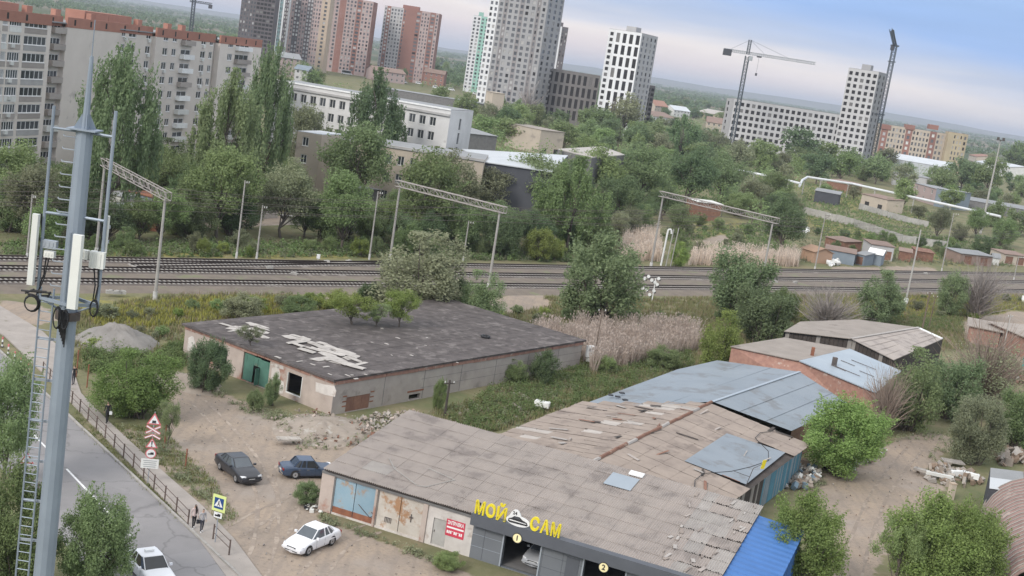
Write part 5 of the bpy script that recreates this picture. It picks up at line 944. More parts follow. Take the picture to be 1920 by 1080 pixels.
# houses far off
HOUSES = [('orange roofed villa left of the field', (1226, 214), (1250, 217), 9, 'tan', 'tile_red', 5), ('pale villa with grey roof below the orange roofed one', (1222, 238), (1262, 242), 8, 'offwhite', 'tile_brown', 3), ('white roofed house beside dark trees', (1262, 218), (1292, 222), 7, 'offwhite', 'paleroof', 4), ('cream villa with white gables', (1306, 222), (1336, 228), 8, 'yellowplaster', 'feltlight', 4), ('tan house with brown roof left of the unfinished block', (1322, 246), (1360, 252), 8, 'tan', 'tile_brown', 4), ('small house with orange roof in the trees', (1294, 282), (1318, 286), 4, 'tan', 'orange', 3), ('low house with dark roof below the tan house', (1300, 262), (1330, 266), 4, 'siding', 'greyroof', 2), ('white house with terrace behind the tall lamp mast', (1856, 326), (1890, 334), 9, 'offwhite', 'paleroof', 2), ('pale cottage left of the white terrace house', (1826, 312), (1850, 318), 5, 'offwhite', 'paleroof', 3), ('red roofed cottage beside the yellow block', (1815, 300), (1830, 304), 6, 'tan', 'tile_red', 3), ('small teal roofed stall below the white tower', (1200, 268), (1218, 271), 4, 'offwhite', 'teal', 1), ('low grey house under the white tower', (1228, 272), (1252, 276), 5, 'tan', 'greyroof', 2), ('low brick house below the brick tower', (792, 158), (830, 164), 11, 'towerbrick', 'tile_brown', 3), ('brown roofed sheds below the left brick towers', (700, 150), (758, 158), 8, 'towerpink', 'tile_brown', 3), ('grey roofed house below the striped tower', (515, 140), (560, 146), 12, 'towerpink', 'greyroof', 3), ('narrow pale house among trees behind the school', (548, 172), (572, 176), 12, 'siding', 'slateblue', 2)]
for (lb_, a, b, h, w, rf_, ri) in HOUSES:
    A, B = G(*a), G(*b); L = np.linalg.norm(B-A); shed('house', lb_, a, b, h, max(8, L*.7), w, rf_, 'house', ri, .6, wins=max(2, int(L/4)), kind='gable', group='houses scattered in the distance')
shed('long_garage_block', 'long dark garage block below the parked white vans', (700, 196), (900, 228), 9, 14, 'concdark', 'greyroof', 'building', doors=14, doorm='darksteel')
# ---- towers
def vary(pn):
    opts = dict(windowblue=['windowblue']*4+['darkpane', 'glasspale', 'cornice'], glasspale=['glasspale']*3+['windowblue', 'siding'], darkpane=['darkpane']*7+['hole', 'concdark'], offwhite=['offwhite', 'siding', 'windowblue']).get(pn)
    return (lambda i, j: random.choice(opts)) if opts else pn
def tower(name, label, tl, tr, Y, Y2, rowpx, spec, side=None, nfl=None, cap=True, wall='towergrey', pane='windowblue', roofm=None, group=None):
    """spec: list of (share of width, wall material, columns, window width share, how many storeys each window spans, pane)"""
    A, B = AtY(*tl, Y), AtY(*tr, Y2); zt = (A[2]+B[2])/2; A, B = A[:2], B[:2]; d = unit(B-A); n = np.array([d[1], -d[0]]); L = float(np.linalg.norm(B-A)); fh = rowpx*((Y+Y2)/2)/FPX; nf = nfl or int((zt-1)/fh); r = T(name, label, 'tower', (*A, 0), group); x = 0.
    for (sh, wm, nc, ww, span, pn) in spec:
        w = L*sh; zs = [(zt-1.2-fh*(k+span)+fh*.30, zt-1.2-fh*k-fh*.12) for k in range(0, nf-span+1, span)]; zs = [z for z in zs if z[0] > 0]
        facade(r, A+d*x, A+d*(x+w), -.2, zt, reg(w, nc, w/nc*ww) if nc else [], zs, wm, vary(pn), .25); x += w
    if side:
        dep, wm, nc, ww, pn = side; C = B-n*dep; zs = [(zt-1.2-fh*(k+1)+fh*.30, zt-1.2-fh*k-fh*.12) for k in range(nf)]; zs = [z for z in zs if z[0] > 0]; facade(r, B, C, -.2, zt, reg(dep, nc, dep/nc*ww) if nc else [], zs, wm, vary(pn), .25)
    else: dep = L*.6; C = B-n*dep
    D = C-d*L; shell(r, [A, B, C, D], -.2, zt, wall, (0, 1) if side else (0,), roofm or 'concdark')
    if cap: mb = MB(); c = lerp(A, B, .3)-n*dep*.4; mb.ob((*c, zt+.12), (*(d*L*.3), 0), (*(-n*dep*.3), 0), (0, 0, 3.2)); mb.build('lift_house', wall, r)
    return r
tower('residential_tower', 'tallest grey residential tower with white corner, cut by the frame top', (941, -150), (1049, -132), 767, 754, 10.6, [(.16, 'towerwhite', 2, .52, 1, 'windowblue'), (.10, 'towergrey', 1, .5, 1, 'windowblue'), (.07, 'towerbrown', 1, .5, 1, 'glasspale'), (.20, 'towergrey', 2, .5, 1, 'windowblue'), (.08, 'towerbrown', 1, .6, 1, 'glasspale'), (.21, 'towergrey', 2, .5, 1, 'windowblue'), (.07, 'towerbrown', 1, .4, 1, 'windowblue'), (.11, 'towergrey', 1, .4, 1, 'windowblue')], (26, 'towergrey', 3, .4, 'windowblue'), wall='towergrey')
tower('residential_tower', 'slim white tower with dark window slots and flat cap', (1143, 53), (1204, 63), 744, 736, 10.7, [(.2, 'towerwhite', 1, .5, 1, 'darkpane'), (.8, 'towerwhite', 4, .55, 2, 'darkpane')], (28, 'siding', 4, .35, 'windowblue'), wall='siding')
tower('unfinished_block', 'dark unfinished concrete block between the two tallest towers', (1030, 128), (1126, 142), 775, 775, 11, [(1., 'unfinished', 9, .55, 2, 'darkpane')], None, cap=False, wall='unfinished')
tower('scaffold_block', 'narrow grey scaffolded block right of the white tower', (1207, 158), (1229, 162), 780, 780, 9, [(1., 'unfinished', 3, .7, 1, 'darkpane')], None, cap=False, wall='unfinished')
tower('residential_tower', 'distant white and mint green tower left of the tallest tower', (888, 28), (918, 33), 1100, 1100, 6.6, [(.5, 'towerwhite', 2, .5, 1, 'windowblue'), (.5, 'towergreen', 2, .5, 1, 'windowblue')], None, wall='towergreen')
tower('residential_tower', 'distant white tower just right of the tallest tower', (1040, 48), (1066, 52), 1050, 1050, 6.6, [(.55, 'towerwhite', 1, .5, 1, 'windowblue'), (.45, 'towerdark', 2, .4, 1, 'windowblue')], None, wall='towerdark')
def capped(r): return r
tower('residential_tower', 'stepped red brick and cream tower standing alone', (722, 10), (824, 26), 1120, 1120, 6.6, [(.05, 'siding', 1, .5, 1, 'windowblue'), (.07, 'towerbrick', 1, .5, 1, 'offwhite'), (.23, 'siding', 4, .5, 1, 'windowblue'), (.06, 'towerbrick', 1, .4, 1, 'glasspale'), (.17, 'towerbrick', 0, .5, 1, 'glass'), (.1, 'towerbrick', 1, .6, 1, 'windowblue'), (.16, 'towerpink', 3, .45, 1, 'windowblue'), (.1, 'towerbrick', 1, .6, 1, 'windowblue'), (.06, 'towerpink', 1, .5, 1, 'glasspale')], None, wall='towerbrick', roofm='towerbrick')
tower('residential_tower', 'wide red brick and cream high rise with balconies, left of the lone brick tower', (602, -18), (700, 10), 1080, 1080, 6.8, [(.12, 'towerbrick', 0, .5, 1, 'glass'), (.1, 'towerbrick', 1, .6, 1, 'offwhite'), (.16, 'towerpink', 2, .5, 1, 'windowblue'), (.12, 'towerbrick', 0, .5, 1, 'glass'), (.2, 'towerpink', 3, .5, 1, 'windowblue'), (.1, 'towerbrick', 1, .6, 1, 'glasspale'), (.2, 'towerpink', 3, .5, 1, 'windowblue')], None, wall='towerbrick', roofm='towerbrick')
tower('residential_tower', 'brown and pink patchwork high rise with yellow lower corner', (546, -25), (622, -14), 1000, 1000, 7.2, [(.15, 'towerpink', 2, .5, 1, 'windowblue'), (.15, 'towerdark', 2, .6, 1, 'offwhite'), (.15, 'towerpink', 2, .5, 1, 'windowblue'), (.15, 'towerdark', 2, .6, 1, 'siding'), (.2, 'towerpink', 3, .5, 1, 'windowblue'), (.2, 'towercream', 1, .3, 1, 'glasspale')], None, wall='towercream')
tower('residential_tower', 'black and white striped high rise beside the dark tower', (515, -30), (546, -25), 980, 980, 7.2, [(.14, 'towerwhite', 0, .5, 1, 'glass'), (.22, 'towerdark', 2, .5, 1, 'windowblue'), (.1, 'towerwhite', 0, .5, 1, 'glass'), (.2, 'towerteal', 2, .5, 1, 'windowblue'), (.1, 'towerwhite', 0, .5, 1, 'glass'), (.24, 'towerdark', 2, .5, 1, 'offwhite')], None, wall='towerwhite')
tower('residential_tower', 'dark grey brown high rise behind the right end of the apartment block', (457, -35), (520, -26), 930, 930, 7.4, [(.45, 'towerdark', 5, .5, 1, 'glasspale'), (.55, 'towerdark', 5, .8, 1, 'darkpane')], None, wall='towerdark')
# ---- the construction site on the right
tower('unfinished_block', 'long unfinished eight storey block with empty window holes', (1378, 184), (1580, 217), 735, 730, 11.6, [(1., 'siding', 19, .60, 1, 'darkpane')], None, cap=False, wall='siding', nfl=9)
tower('unfinished_block_end', 'narrow end wing of the unfinished long block behind the crane', (1363, 184), (1380, 186), 765, 742, 11.6, [(1., 'siding', 2, .35, 1, 'darkpane')], None, cap=False, wall='siding', nfl=9)
tower('unfinished_tower', 'unfinished grey tower with empty windows beside the right crane', (1592, 126), (1648, 136), 729, 721, 11.3, [(1., 'siding', 5, .56, 1, 'darkpane')], (18, 'towergrey', 2, .3, 'darkpane'), wall='towergrey')
yb = tower('brick_apartments', 'six storey brick and yellow apartment row with red stair towers', (1655, 232), (1780, 252), 900, 900, 10, [(.1, 'towerbrick', 1, .4, 1, 'offwhite'), (.26, 'tan', 5, .5, 1, 'windowblue'), (.1, 'towerbrick', 1, .4, 1, 'offwhite'), (.26, 'tan', 5, .5, 1, 'windowblue'), (.1, 'towerbrick', 1, .4, 1, 'offwhite'), (.18, 'tan', 3, .5, 1, 'windowblue')], None, cap=False, wall='tan', nfl=6)
tower('brick_apartments', 'yellow apartment block with dark red attic at the right end of the row', (1780, 247), (1816, 253), 895, 895, 10, [(.25, 'yellowplaster', 0, .4, 1, 'glass'), (.5, 'yellowplaster', 3, .4, 1, 'windowblue'), (.25, 'yellowplaster', 1, .4, 1, 'windowblue')], None, cap=False, wall='yellowplaster', nfl=6, roofm='towerbrick')
for px in (1661, 1706, 1750):
    p = AtY(px, 240, 899.5); mb = MB(); mb.ob((p[0]-3, 899.4, p[2]-1), (6.5, 0, 0), (0, 5, 0), (0, 0, 3.2)); mb.build('stair_tower', 'towerbrick', yb)
# ---- tower cranes
def lattice(mb, a, b, w, n, r=.12, dirs=None):
    a, b = np.asarray(a, float), np.asarray(b, float); d = unit(b-a); u = unit(np.cross(d, dirs if dirs is not None else [0, 1, .01])); v = np.cross(d, u); L = np.linalg.norm(b-a); cs = [(-1, -1), (1, -1), (1, 1), (-1, 1)]
    for x, y in cs: o = (u*x+v*y)*w/2; mb.tube(a+o, b+o, r, n=4)
    for k in range(n):
        p, q = a+d*L*k/n, a+d*L*(k+1)/n
        for i in range(4):
            o1 = (u*cs[i][0]+v*cs[i][1])*w/2; o2 = (u*cs[(i+1) % 4][0]+v*cs[(i+1) % 4][1])*w/2; mb.tube(p+o1, (q+o2), r*.6, n=3); mb.tube(p+o1, p+o2, r*.6, n=3)
mat('cranegrey', (.09, .11, .125), (.075, .09, .105), .3, .7); mat('cranewhite', (.42, .44, .46), (.34, .36, .38), .3, .7)
CY = 700.; cb, ct, ca = AtY(1378, 275, CY), AtY(1394, 104, CY), AtY(1402, 74, CY); cx = (cb[0]+ct[0])/2; cr1 = T('tower_crane', 'hammerhead tower crane with long pale jib over the unfinished block', 'crane', (cx, CY, 0))
mb = MB(); lattice(mb, (cx, CY, 0), (cx, CY, ct[2]), 1.9, 30, .2); mb.build('mast', 'cranegrey', cr1); jl, jr = AtY(1358, 90, CY), AtY(1531, 108, CY); jz = ct[2]+1.0
mb = MB(); lattice(mb, (jl[0], CY, jz+.6), (jr[0], CY, jz+.6), 1.3, 44, .14, [0, 0, 1]); mb.build('jib', 'cranewhite', cr1); mb = MB(); lattice(mb, (cx, CY, jz), (cx, CY, ca[2]), 1.4, 6, .15); mb.build('apex', 'cranegrey', cr1)
mb = MB(); mb.box((jl[0]+2, CY, jz-.6), (4.4, 1.8, 3.4)); mb.build('counterweight', 'darkwall', cr1); mb = MB(); mb.box((cx+1.8, CY-.5, jz-2), (2, 1.8, 2.4)); mb.build('cab', 'cranewhite', cr1)
mb = MB(); mb.tube((cx, CY, ca[2]), (jl[0]+3, CY, jz+1), .06, n=4); mb.tube((cx, CY, ca[2]), (lerp(cx, jr[0], .6), CY, jz+1.2), .06, n=4); mb.tube((cx, CY, ca[2]), (lerp(cx, jr[0], .25), CY, jz+1.2), .06, n=4); hx = AtY(1422, 115, CY)[0]; hp = AtY(1420, 140, CY); mb.tube((hx, CY, jz), (hx, CY, hp[2]), .06, n=4); mb.build('stay_cable', 'cranegrey', cr1); mb = MB(); mb.box((hx, CY, hp[2]), (1.0, .8, 1.4)); mb.box((hx, CY, jz-.4), (2.4, 1.4, .9)); mb.build('hook_block', 'darkwall', cr1)
CY = 745.; cb, ct = AtY(1650, 250, CY), AtY(1671, 84, CY); cx = AtY(1665, 150, CY)[0]; cr2 = T('tower_crane', 'tall dark crane seen end on beside the unfinished tower', 'crane', (cx, CY, 0)); mb = MB(); lattice(mb, (cx, CY, 0), (cx, CY, ct[2]), 2.2, 36, .2); mb.build('mast', 'cranegrey', cr2); tp = AtY(1669, 57, CY); t2_ = AtY(1679, 57, CY)
mb = MB(); lattice(mb, (cx, CY, ct[2]), (tp[0]-1.5, CY-8, tp[2]), 1.6, 8, .2); mb.build('jib', 'cranegrey', cr2); mb = MB(); lattice(mb, (cx, CY, ct[2]), (t2_[0], CY+6, t2_[2]), 1.2, 8, .18); mb.build('apex', 'cranegrey', cr2); mb = MB(); mb.box((cx-1.4, CY-1, ct[2]-1.5), (1.8, 2, 3)); mb.build('cab', 'darkwall', cr2); mb = MB(); mb.box((cx, CY, ct[2]-.2), (4, 4, .8)); mb.build('platform', 'cranegrey', cr2)
for z in (AtY(1668, 115, CY)[2], AtY(1655, 215, CY)[2]): mb = MB(); mb.box((cx, CY, z), (3.6, 3.6, .5)); mb.build('collar', 'cranegrey', cr2)
mb = MB(); z = AtY(1650, 215, CY)[2]; mb.tube((cx, CY, z), (cx-8, CY-18, z), .25, n=4); mb.build('wall_tie', 'cranegrey', cr2)
p0, p1 = AtY(361, 28, 1000), AtY(368, -18, 1000); cr3 = T('tower_crane', 'small distant crane tip above the apartment roof', 'crane', (p0[0], 1000, 0)); mb = MB(); lattice(mb, (p0[0], 1000, 0), (p0[0], 1000, p1[2]), 2.2, 24, .25); mb.build('mast', 'cranegrey', cr3); mb = MB(); q = AtY(366, 3, 1000)[2]; lattice(mb, (p0[0]-3, 1000, q), (p0[0]+14, 1000, q), 1.4, 10, .2, [0, 0, 1]); mb.build('jib', 'cranegrey', cr3); mb = MB(); mb.box((p0[0]+13, 1000, q-2), (2.5, 2, 3)); mb.build('counterweight', 'darkwall', cr3)
# ---- hills and far woods
hv, hf = [], []; hr = np.random.default_rng(3); M_ = 140; xs = np.linspace(-12000, 12000, M_)
for i, x in enumerate(xs):
    h = 46+14*math.sin(x*.0007)+9*math.sin(x*.0021+1)+hr.normal()*2
    hv += [(x, 11500, -2), (x, 12500, max(20, h)), (x, 16000, -2)]
for i in range(M_-1): hf += [(3*i, 3*i+3, 3*i+4, 3*i+1), (3*i+1, 3*i+4, 3*i+5, 3*i+2)]
mat('hill', (.06, .085, .055), (.085, .095, .06), .002, .95); link('hills', mesh_np('hills', np.array(hv), hf, 'hill', smooth=True))['kind'] = 'structure'
# ------------------------------------------------------------------ telecom mast on the left
mat('mast', (.30, .345, .40), (.255, .295, .345), .7, .5, metal=.3); mat('antenna', (.72, .72, .68), (.66, .66, .62), .6, .5); mat('cable', (.02, .02, .022), (.03, .03, .032), 2, .5)
MY = 42.; mq = AtY(117, 700, MY); MX = mq[0]; mz = lambda px, py: AtY(px, py, MY)[2]; mxx = lambda px, py: AtY(px, py, MY)[0]
mast = T('telecom_mast', 'tall grey steel telecom mast with ladder and white panel antennas', 'mast', (MX, MY, 0))
ztop = mz(150, 243); mb = MB(); mb.tube((MX, MY, 0), (MX, MY, ztop), .42, .275, 12); mb.build('pole', 'mast', mast)
mb = MB(); mb.box((MX, MY, ztop+.03), (.95, .8, .05)); mb.build('top_plate', 'mast', mast)
zt2 = mz(168, 105); mb = MB(); mb.tube((MX, MY, ztop+.05), (MX, MY, zt2), .13, .065, 8); mb.build('spire', 'mast', mast)
for a in range(4): c, s = math.cos(a*1.571+.4), math.sin(a*1.571+.4); mb = MB(); mb.prism([(MX+c*.1, MY+s*.1, ztop+.06), (MX+c*.36, MY+s*.36, ztop+.06), (MX+c*.12, MY+s*.12, ztop+.55)], (-s*.02, c*.02, 0)); mb.build('gusset', 'mast', mast)
mb = MB(); mb.tube((MX, MY, zt2), (MX, MY, mz(182, 38)), .018, n=6); mb.build('lightning_rod', 'mast', mast)
xl, xr = mxx(101, 240), mxx(216, 245); xl -= 0; zc1 = ztop-.06; zc2 = mz(140, 405); zc3 = mz(125, 562)
pl = (xl, MY-.15); pr = (xr-.0, MY-.1); pf = (MX+.12, MY-.62)
for (x, y) in (pl, pr):
    for z in (zc1, zc2): mb = MB(); mb.tube((MX, MY, z), (x, y, z), .05, n=6); mb.build('cross_arm', 'mast', mast)
mb = MB(); mb.tube((pl[0], pl[1], zc3-.1), (pl[0], pl[1], mz(103, 198)), .055, n=8); mb.build('antenna_pipe', 'mast', mast); mb = MB(); mb.tube((pr[0], pr[1], zc3-.1), (pr[0], pr[1], mz(218, 208)), .06, n=8); mb.build('antenna_pipe', 'mast', mast)
mb = MB(); mb.tube((MX+.02, pf[1]+.12, zc3-.2), (MX+.02, pf[1]+.12, zc3+2.4), .05, n=8); mb.build('antenna_pipe', 'mast', mast)
mb = MB()
for a, b in ((pl, pf), (pf, pr), (pl, (MX, MY+.5)), ((MX, MY+.5), pr)): mb.ob((a[0], a[1], zc3-.08), (b[0]-a[0], b[1]-a[1], 0), (.03, .06, 0), (0, 0, .11))
mb.tube((pl[0], pl[1], zc3), (MX, MY, zc3-.5), .035, n=6); mb.tube((pr[0], pr[1], zc3), (MX, MY, zc3-.5), .035, n=6); mb.build('platform_frame', 'mast', mast)
def panel(px, py0, py1, w, d, y, nm='panel_antenna'):
    z1, z0 = mz(px, py0)-.0, mz(px, py1); x = mxx(px, (py0+py1)/2)*(y/MY); mb = MB(); c, s = w/2, d; pts = [(-c, 0), (-c*.8, -s), (c*.8, -s), (c, 0), (c*.7, s*.3), (-c*.7, s*.3)]; mb.prism([(x+a, y+b, z0) for a, b in pts], (0, 0, z1-z0)); o = mb.build(nm, 'antenna', mast)
    for z in (z0+.35, z1-.4): m2 = MB(); m2.box((x, y+d*.3+.08, z), (.12, .16, .1)); m2.build('bracket', 'galv', o)
panel(143, 431, 569, .36, .16, MY-.75); panel(64, 397, 530, .24, .14, MY-.3); panel(199, 405, 475, .16, .12, MY+.1)
def rru(px0, py0, px1, py1, y, m_='antenna', nm='radio_unit'):
    z1, z0, x0, x1 = mz(px0, py0), mz(px0, py1), mxx(px0, py0), mxx(px1, py0); mb = MB(); mb.ob((x0, y, z0), (x1-x0, 0, 0), (0, .22, 0), (0, 0, z1-z0)); o = mb.build(nm, m_, mast)
    for k in range(3): m2 = MB(); m2.ob((x0+.04+k*(x1-x0)*.3, y-.02, z0+.06), ((x1-x0)*.12, 0, 0), (0, .018, 0), (0, 0, z1-z0-.12)); m2.build('cooling_fin', m_, o)
rru(84, 448, 110, 463, MY-.2, 'galv'); rru(87, 468, 106, 480, MY-.22); rru(153, 465, 172, 482, MY-.35); rru(175, 468, 202, 499, MY-.32)
mb = MB(); rr = random.Random(4)
def loop(px, py, rx, rz, y, n=3):
    x, z = mxx(px, py), mz(px, py)
    for k in range(n): pts = [(x+rx*math.cos(i*.5236)*(1+.07*k), y+.03*k, z+rz*math.sin(i*.5236)*(1+.06*k)) for i in range(13)]; mb.path(pts, .022, 5)
loop(65, 566, .22, .25, MY-.3, 4); loop(180, 576, .12, .26, MY-.25, 3); loop(122, 588, .12, .34, MY-.75, 3); loop(135, 592, .11, .32, MY-.7, 2)
for (a, b, y) in (((97, 480), (70, 556), -.2), ((90, 480), (75, 540), -.15), ((188, 500), (182, 560), -.2), ((180, 500), (178, 560), -.18), ((192, 415), (188, 470), -.15), ((80, 400), (78, 520), -.1), ((200, 350), (196, 460), -.1)): mb.path([(mxx(*a), MY+y, mz(*a)), (lerp(mxx(*a), mxx(*b), .5)+.06, MY+y, lerp(mz(*a), mz(*b), .55)), (mxx(*b), MY+y, mz(*b))], .025, 5)
for k in range(7): x = mxx(118, 600)+k*.045; mb.path([(x, MY-.46-.02*(k % 2), mz(120, 575)), (x+.03, MY-.5, mz(120, 592)), (MX+(k-3)*.04, MY-.44, mz(120, 612)-.1*k)], .022, 5)
for k in range(6): mb.path([(mxx(70, 545)-.55+rr.uniform(0, 1.3), MY-.2, mz(70, 545)+rr.uniform(-.12, .12)), (mxx(70, 545)+rr.uniform(-.2, .6), MY-.2, mz(70, 545)+rr.uniform(-.18, .1))], .035, 5)
mb.build('cable', 'cable', mast)
mb = MB(); z = mz(125, 590); mb.tube((MX, MY, z-.14), (MX, MY, z+.14), .41, .41, 12); mb.build('clamp_ring', 'darksteel', mast)
# ladder below, step pegs above
lx0, lx1, ly = MX-.92, MX-.42, MY-.16
for x in (lx0, lx1-.06): mb = MB(); mb.tube((x, ly, .3), (x, ly, zc3+.35), .032, n=6); mb.build('ladder_rail', 'mast', mast)
rm = MB(); rm.tube((0, 0, 0), (lx1-lx0-.06, 0, 0), .018, n=5); rm = rm.mesh('ladder_rung', 'mast'); z = .6
while z < zc3+.2: link('ladder_rung', rm, mast, (lx0, ly, z)); z += .32
z = mz(110, 640)
while z > 1: mb = MB(); mb.ob((lx0, ly+.03, z), (.95, .12, 0), (0, .05, 0), (0, 0, .09)); mb.build('standoff_bracket', 'galv', mast); z -= 1.45
z = zc3+.45
while z < ztop-.15: mb = MB(); mb.path([(MX-.2, MY-.1, z), (MX-.58, MY-.2, z), (MX-.62, MY-.2, z+.06)], .022, 5); mb.build('step_peg', 'galv', mast); z += .42
# ------------------------------------------------------------------ fence along the path
mat('fencepaint', (.10, .075, .065), (.15, .11, .095), 2, .8)
def rail_fence(label, px, n, h=1.05):
    A, B = G(*px[0]), G(*px[1]); r = T('rail_fence', label, 'fence', A+[0, 0, .05]); d = unit(B-A)
    pm = MB(); pm.tube((0, 0, -.05), (0, 0, h), .055, n=6); pm = pm.mesh('post', 'fencepaint')
    for k in range(n): link('post', pm, r, lerp(A, B, k/(n-1))+[0, 0, .05])
    for k in range(n-1):
        for z in (h-.1, h*.45): mb = MB(); mb.tube(lerp(A, B, k/(n-1))+[0, 0, z+.05], lerp(A, B, (k+1)/(n-1))+[0, 0, z+.05], .028, n=5); mb.build('rail', 'fencepaint', r)
    return r
rail_fence('long low brown rail fence between road and path', ((80, 700), (352, 984)), 17); rail_fence('short brown rail fence under the crossing sign', ((399, 1012), (429, 1042)), 2)
lf = rail_fence('brown rail fence on the far road side behind the left sign', ((18, 893), (70, 935)), 3)
for (x, y, h, lb_) in ((347, 880, 1.6, 'rusty upright pipe in the verge right of the signs'), (308, 838, 2.2, 'rusty pole behind the stacked signs'), (143, 705, 2.4, 'thin rusty post beside the mast near the path'), (163, 725, 2.0, 'second thin post near the path by the mast')): p = G(x, y); mb = MB(); mb.tube(p-[0, 0, .1], p+[0, 0, h], .06, n=6); mb.box(p+[0, 0, h], (.14, .14, .03)); tag(mb.build('rusty_post', 'rust', None, p), lb_, 'post')
# ------------------------------------------------------------------ road signs
mat('signred', (.60, .16, .18), (.54, .15, .16), 2, .6); mat('signgreen', (.72, .80, .32), (.66, .74, .28), 2, .6); mat('signblue', (.02, .07, .22), (.02, .06, .19), 2, .6); mat('signback', (.33, .34, .35), (.28, .29, .3), 2, .6)
def signpole(name, label, base, h, face):
    r = T(name, label, 'road sign', base); mb = MB(); mb.tube(base-[0, 0, .1], base+[0, 0, h], .035, n=8); mb.build('pole', 'galv', r); f = np.array([math.cos(face), math.sin(face), 0.]); return r, f, np.array([-f[1], f[0], 0.])
def flat(root, c, rt_, f, pts, m_, off, nm, th=.012, parent=None): mb = MB(); mb.prism([c+rt_*x+np.array([0, 0, y])+f*off for x, y in pts], f*th); return mb.build(nm, m_, parent or root)
tri = lambda s, dz=0: [(-s*.5, -s*.29+dz), (s*.5, -s*.29+dz), (0, s*.577+dz)]
circ = lambda r_, n=20: [(r_*math.cos(2*math.pi*i/n), r_*math.sin(2*math.pi*i/n)) for i in range(n)]
rect = lambda w, h, x=0, y=0: [(x-w/2, y-h/2), (x+w/2, y-h/2), (x+w/2, y+h/2), (x-w/2, y+h/2)]
sp0 = G(277, 905); Dm = sp0[1]; fz = -1.571+.22
zpx = lambda px, py, base: AtY(px, py, base[1])[2]
r, f, rt3 = signpole('sign_stack', 'stacked level crossing warning signs with crossed bars on one pole', sp0, zpx(288, 772, sp0), fz); cz = lambda px, py: np.array([sp0[0], sp0[1], zpx(px, py, sp0)]); f0 = f*.04
def tri_sign(root, c, s, off=.04):
    b = flat(root, c, rt3, f, tri(s), 'signred', off, 'warning_triangle'); flat(root, c, rt3, f, tri(s*.7), 'white', off+.014, 'face', parent=b); return b
b = tri_sign(r, cz(287, 788), 1.02); flat(r, cz(287, 788), rt3, f, rect(.26, .14, 0, -.06), 'black', .068, 'pictogram', parent=b); flat(r, cz(287, 788), rt3, f, rect(.30, .04, 0, -.16), 'black', .068, 'pictogram', parent=b)
def bar(root, c, a, L, w, m1='white', m2='signred', off=.04):
    ca, sa = math.cos(a), math.sin(a); q = lambda l, ww: [(x*ca-y*sa, x*sa+y*ca) for x, y in rect(l, ww)]; b = flat(root, c, rt3, f, q(L, w), m2, off, 'cross_bar'); flat(root, c, rt3, f, q(L*.94, w*.45), m1, off+.014, 'stripe', parent=b)
c = cz(286, 805); bar(r, c, .5, 1.15, .19, off=.04); bar(r, c, -.5, 1.15, .19, off=.075); c = cz(285, 818); bar(r, c-rt3*.27, .45, .62, .17, off=.04); bar(r, c+rt3*.27, -.45, .62, .17, off=.075)
b = tri_sign(r, cz(284, 833), .86); flat(r, cz(284, 833), rt3, f, [(-.05, .27), (.05, .27), (.03, -.02), (-.03, -.02)], 'black', .068, 'pictogram', parent=b); flat(r, cz(284, 833), rt3, f, rect(.08, .08, 0, -.11), 'black', .068, 'pictogram', parent=b)
c = cz(283, 850); b = flat(r, c, rt3, f, circ(.38), 'signred', .04, 'prohibition_disc'); flat(r, c, rt3, f, circ(.31), 'white', .054, 'face', parent=b); flat(r, c, rt3, f, [(-.2, -.08), (.2, -.08), (.2, .1), (-.02, .1), (-.02, .03), (-.2, .0)], 'black', .068, 'pictogram', parent=b)
c = cz(282, 869); b = flat(r, c, rt3, f, rect(1.25, .72), 'offwhite', .04, 'text_plate')
for k, y in enumerate((.22, .07, -.08, -.23)): flat(r, c, rt3, f, rect(.95-.1*(k % 2), .045, 0, y), 'signback', .054, 'text_line', parent=b)
# pedestrian crossing sign
sp1 = G(403, 1018); zc_ = zpx(409, 943, sp1); fz = -1.571-.35; r, f, rt3 = signpole('crossing_sign', 'blue pedestrian crossing sign in fluorescent frame by the path', sp1, zc_+.4, fz); c = np.array([sp1[0], sp1[1], zc_]); b = flat(r, c, rt3, f, rect(1.0, 1.12), 'signgreen', .04, 'backing_board', .03); flat(r, c, rt3, f, rect(.7, .74), 'signblue', .072, 'face', parent=b); flat(r, c, rt3, f, tri(.64, -.03), 'white', .086, 'triangle', parent=b)
for pts in ([(-.03, .1), (.05, .1), (.05, -.02), (-.03, -.02)], [(-.02, -.02), (.04, -.02), (-.08, -.17), (-.12, -.17)], [(.0, -.02), (.05, -.02), (.13, -.17), (.08, -.17)], [(-.02, .12), (.05, .12), (.05, .19), (-.02, .19)]): flat(r, c, rt3, f, pts, 'black', .1, 'pictogram', parent=b)
c2 = c-[0, 0, .82]; b = flat(r, c2, rt3, f, rect(.62, .38), 'white', .04, 'supplement_plate'); flat(r, c2, rt3, f, [(-.22, -.09), (.2, -.09), (.2, .1), (-.02, .1), (-.02, .02), (-.22, .02)], 'black', .054, 'pictogram', parent=b)
sp2 = G(46, 912); fz = -1.571+.3; r, f, rt3 = signpole('warning_sign', 'triangular level crossing sign on the far side of the road', sp2, zpx(50, 845, sp2), fz); b = tri_sign(r, np.array([sp2[0], sp2[1], zpx(48, 861, sp2)]), .95); flat(r, np.array([sp2[0], sp2[1], zpx(48, 861, sp2)]), rt3, f, rect(.3, .16, 0, -.06), 'signback', .068, 'pictogram', parent=b)
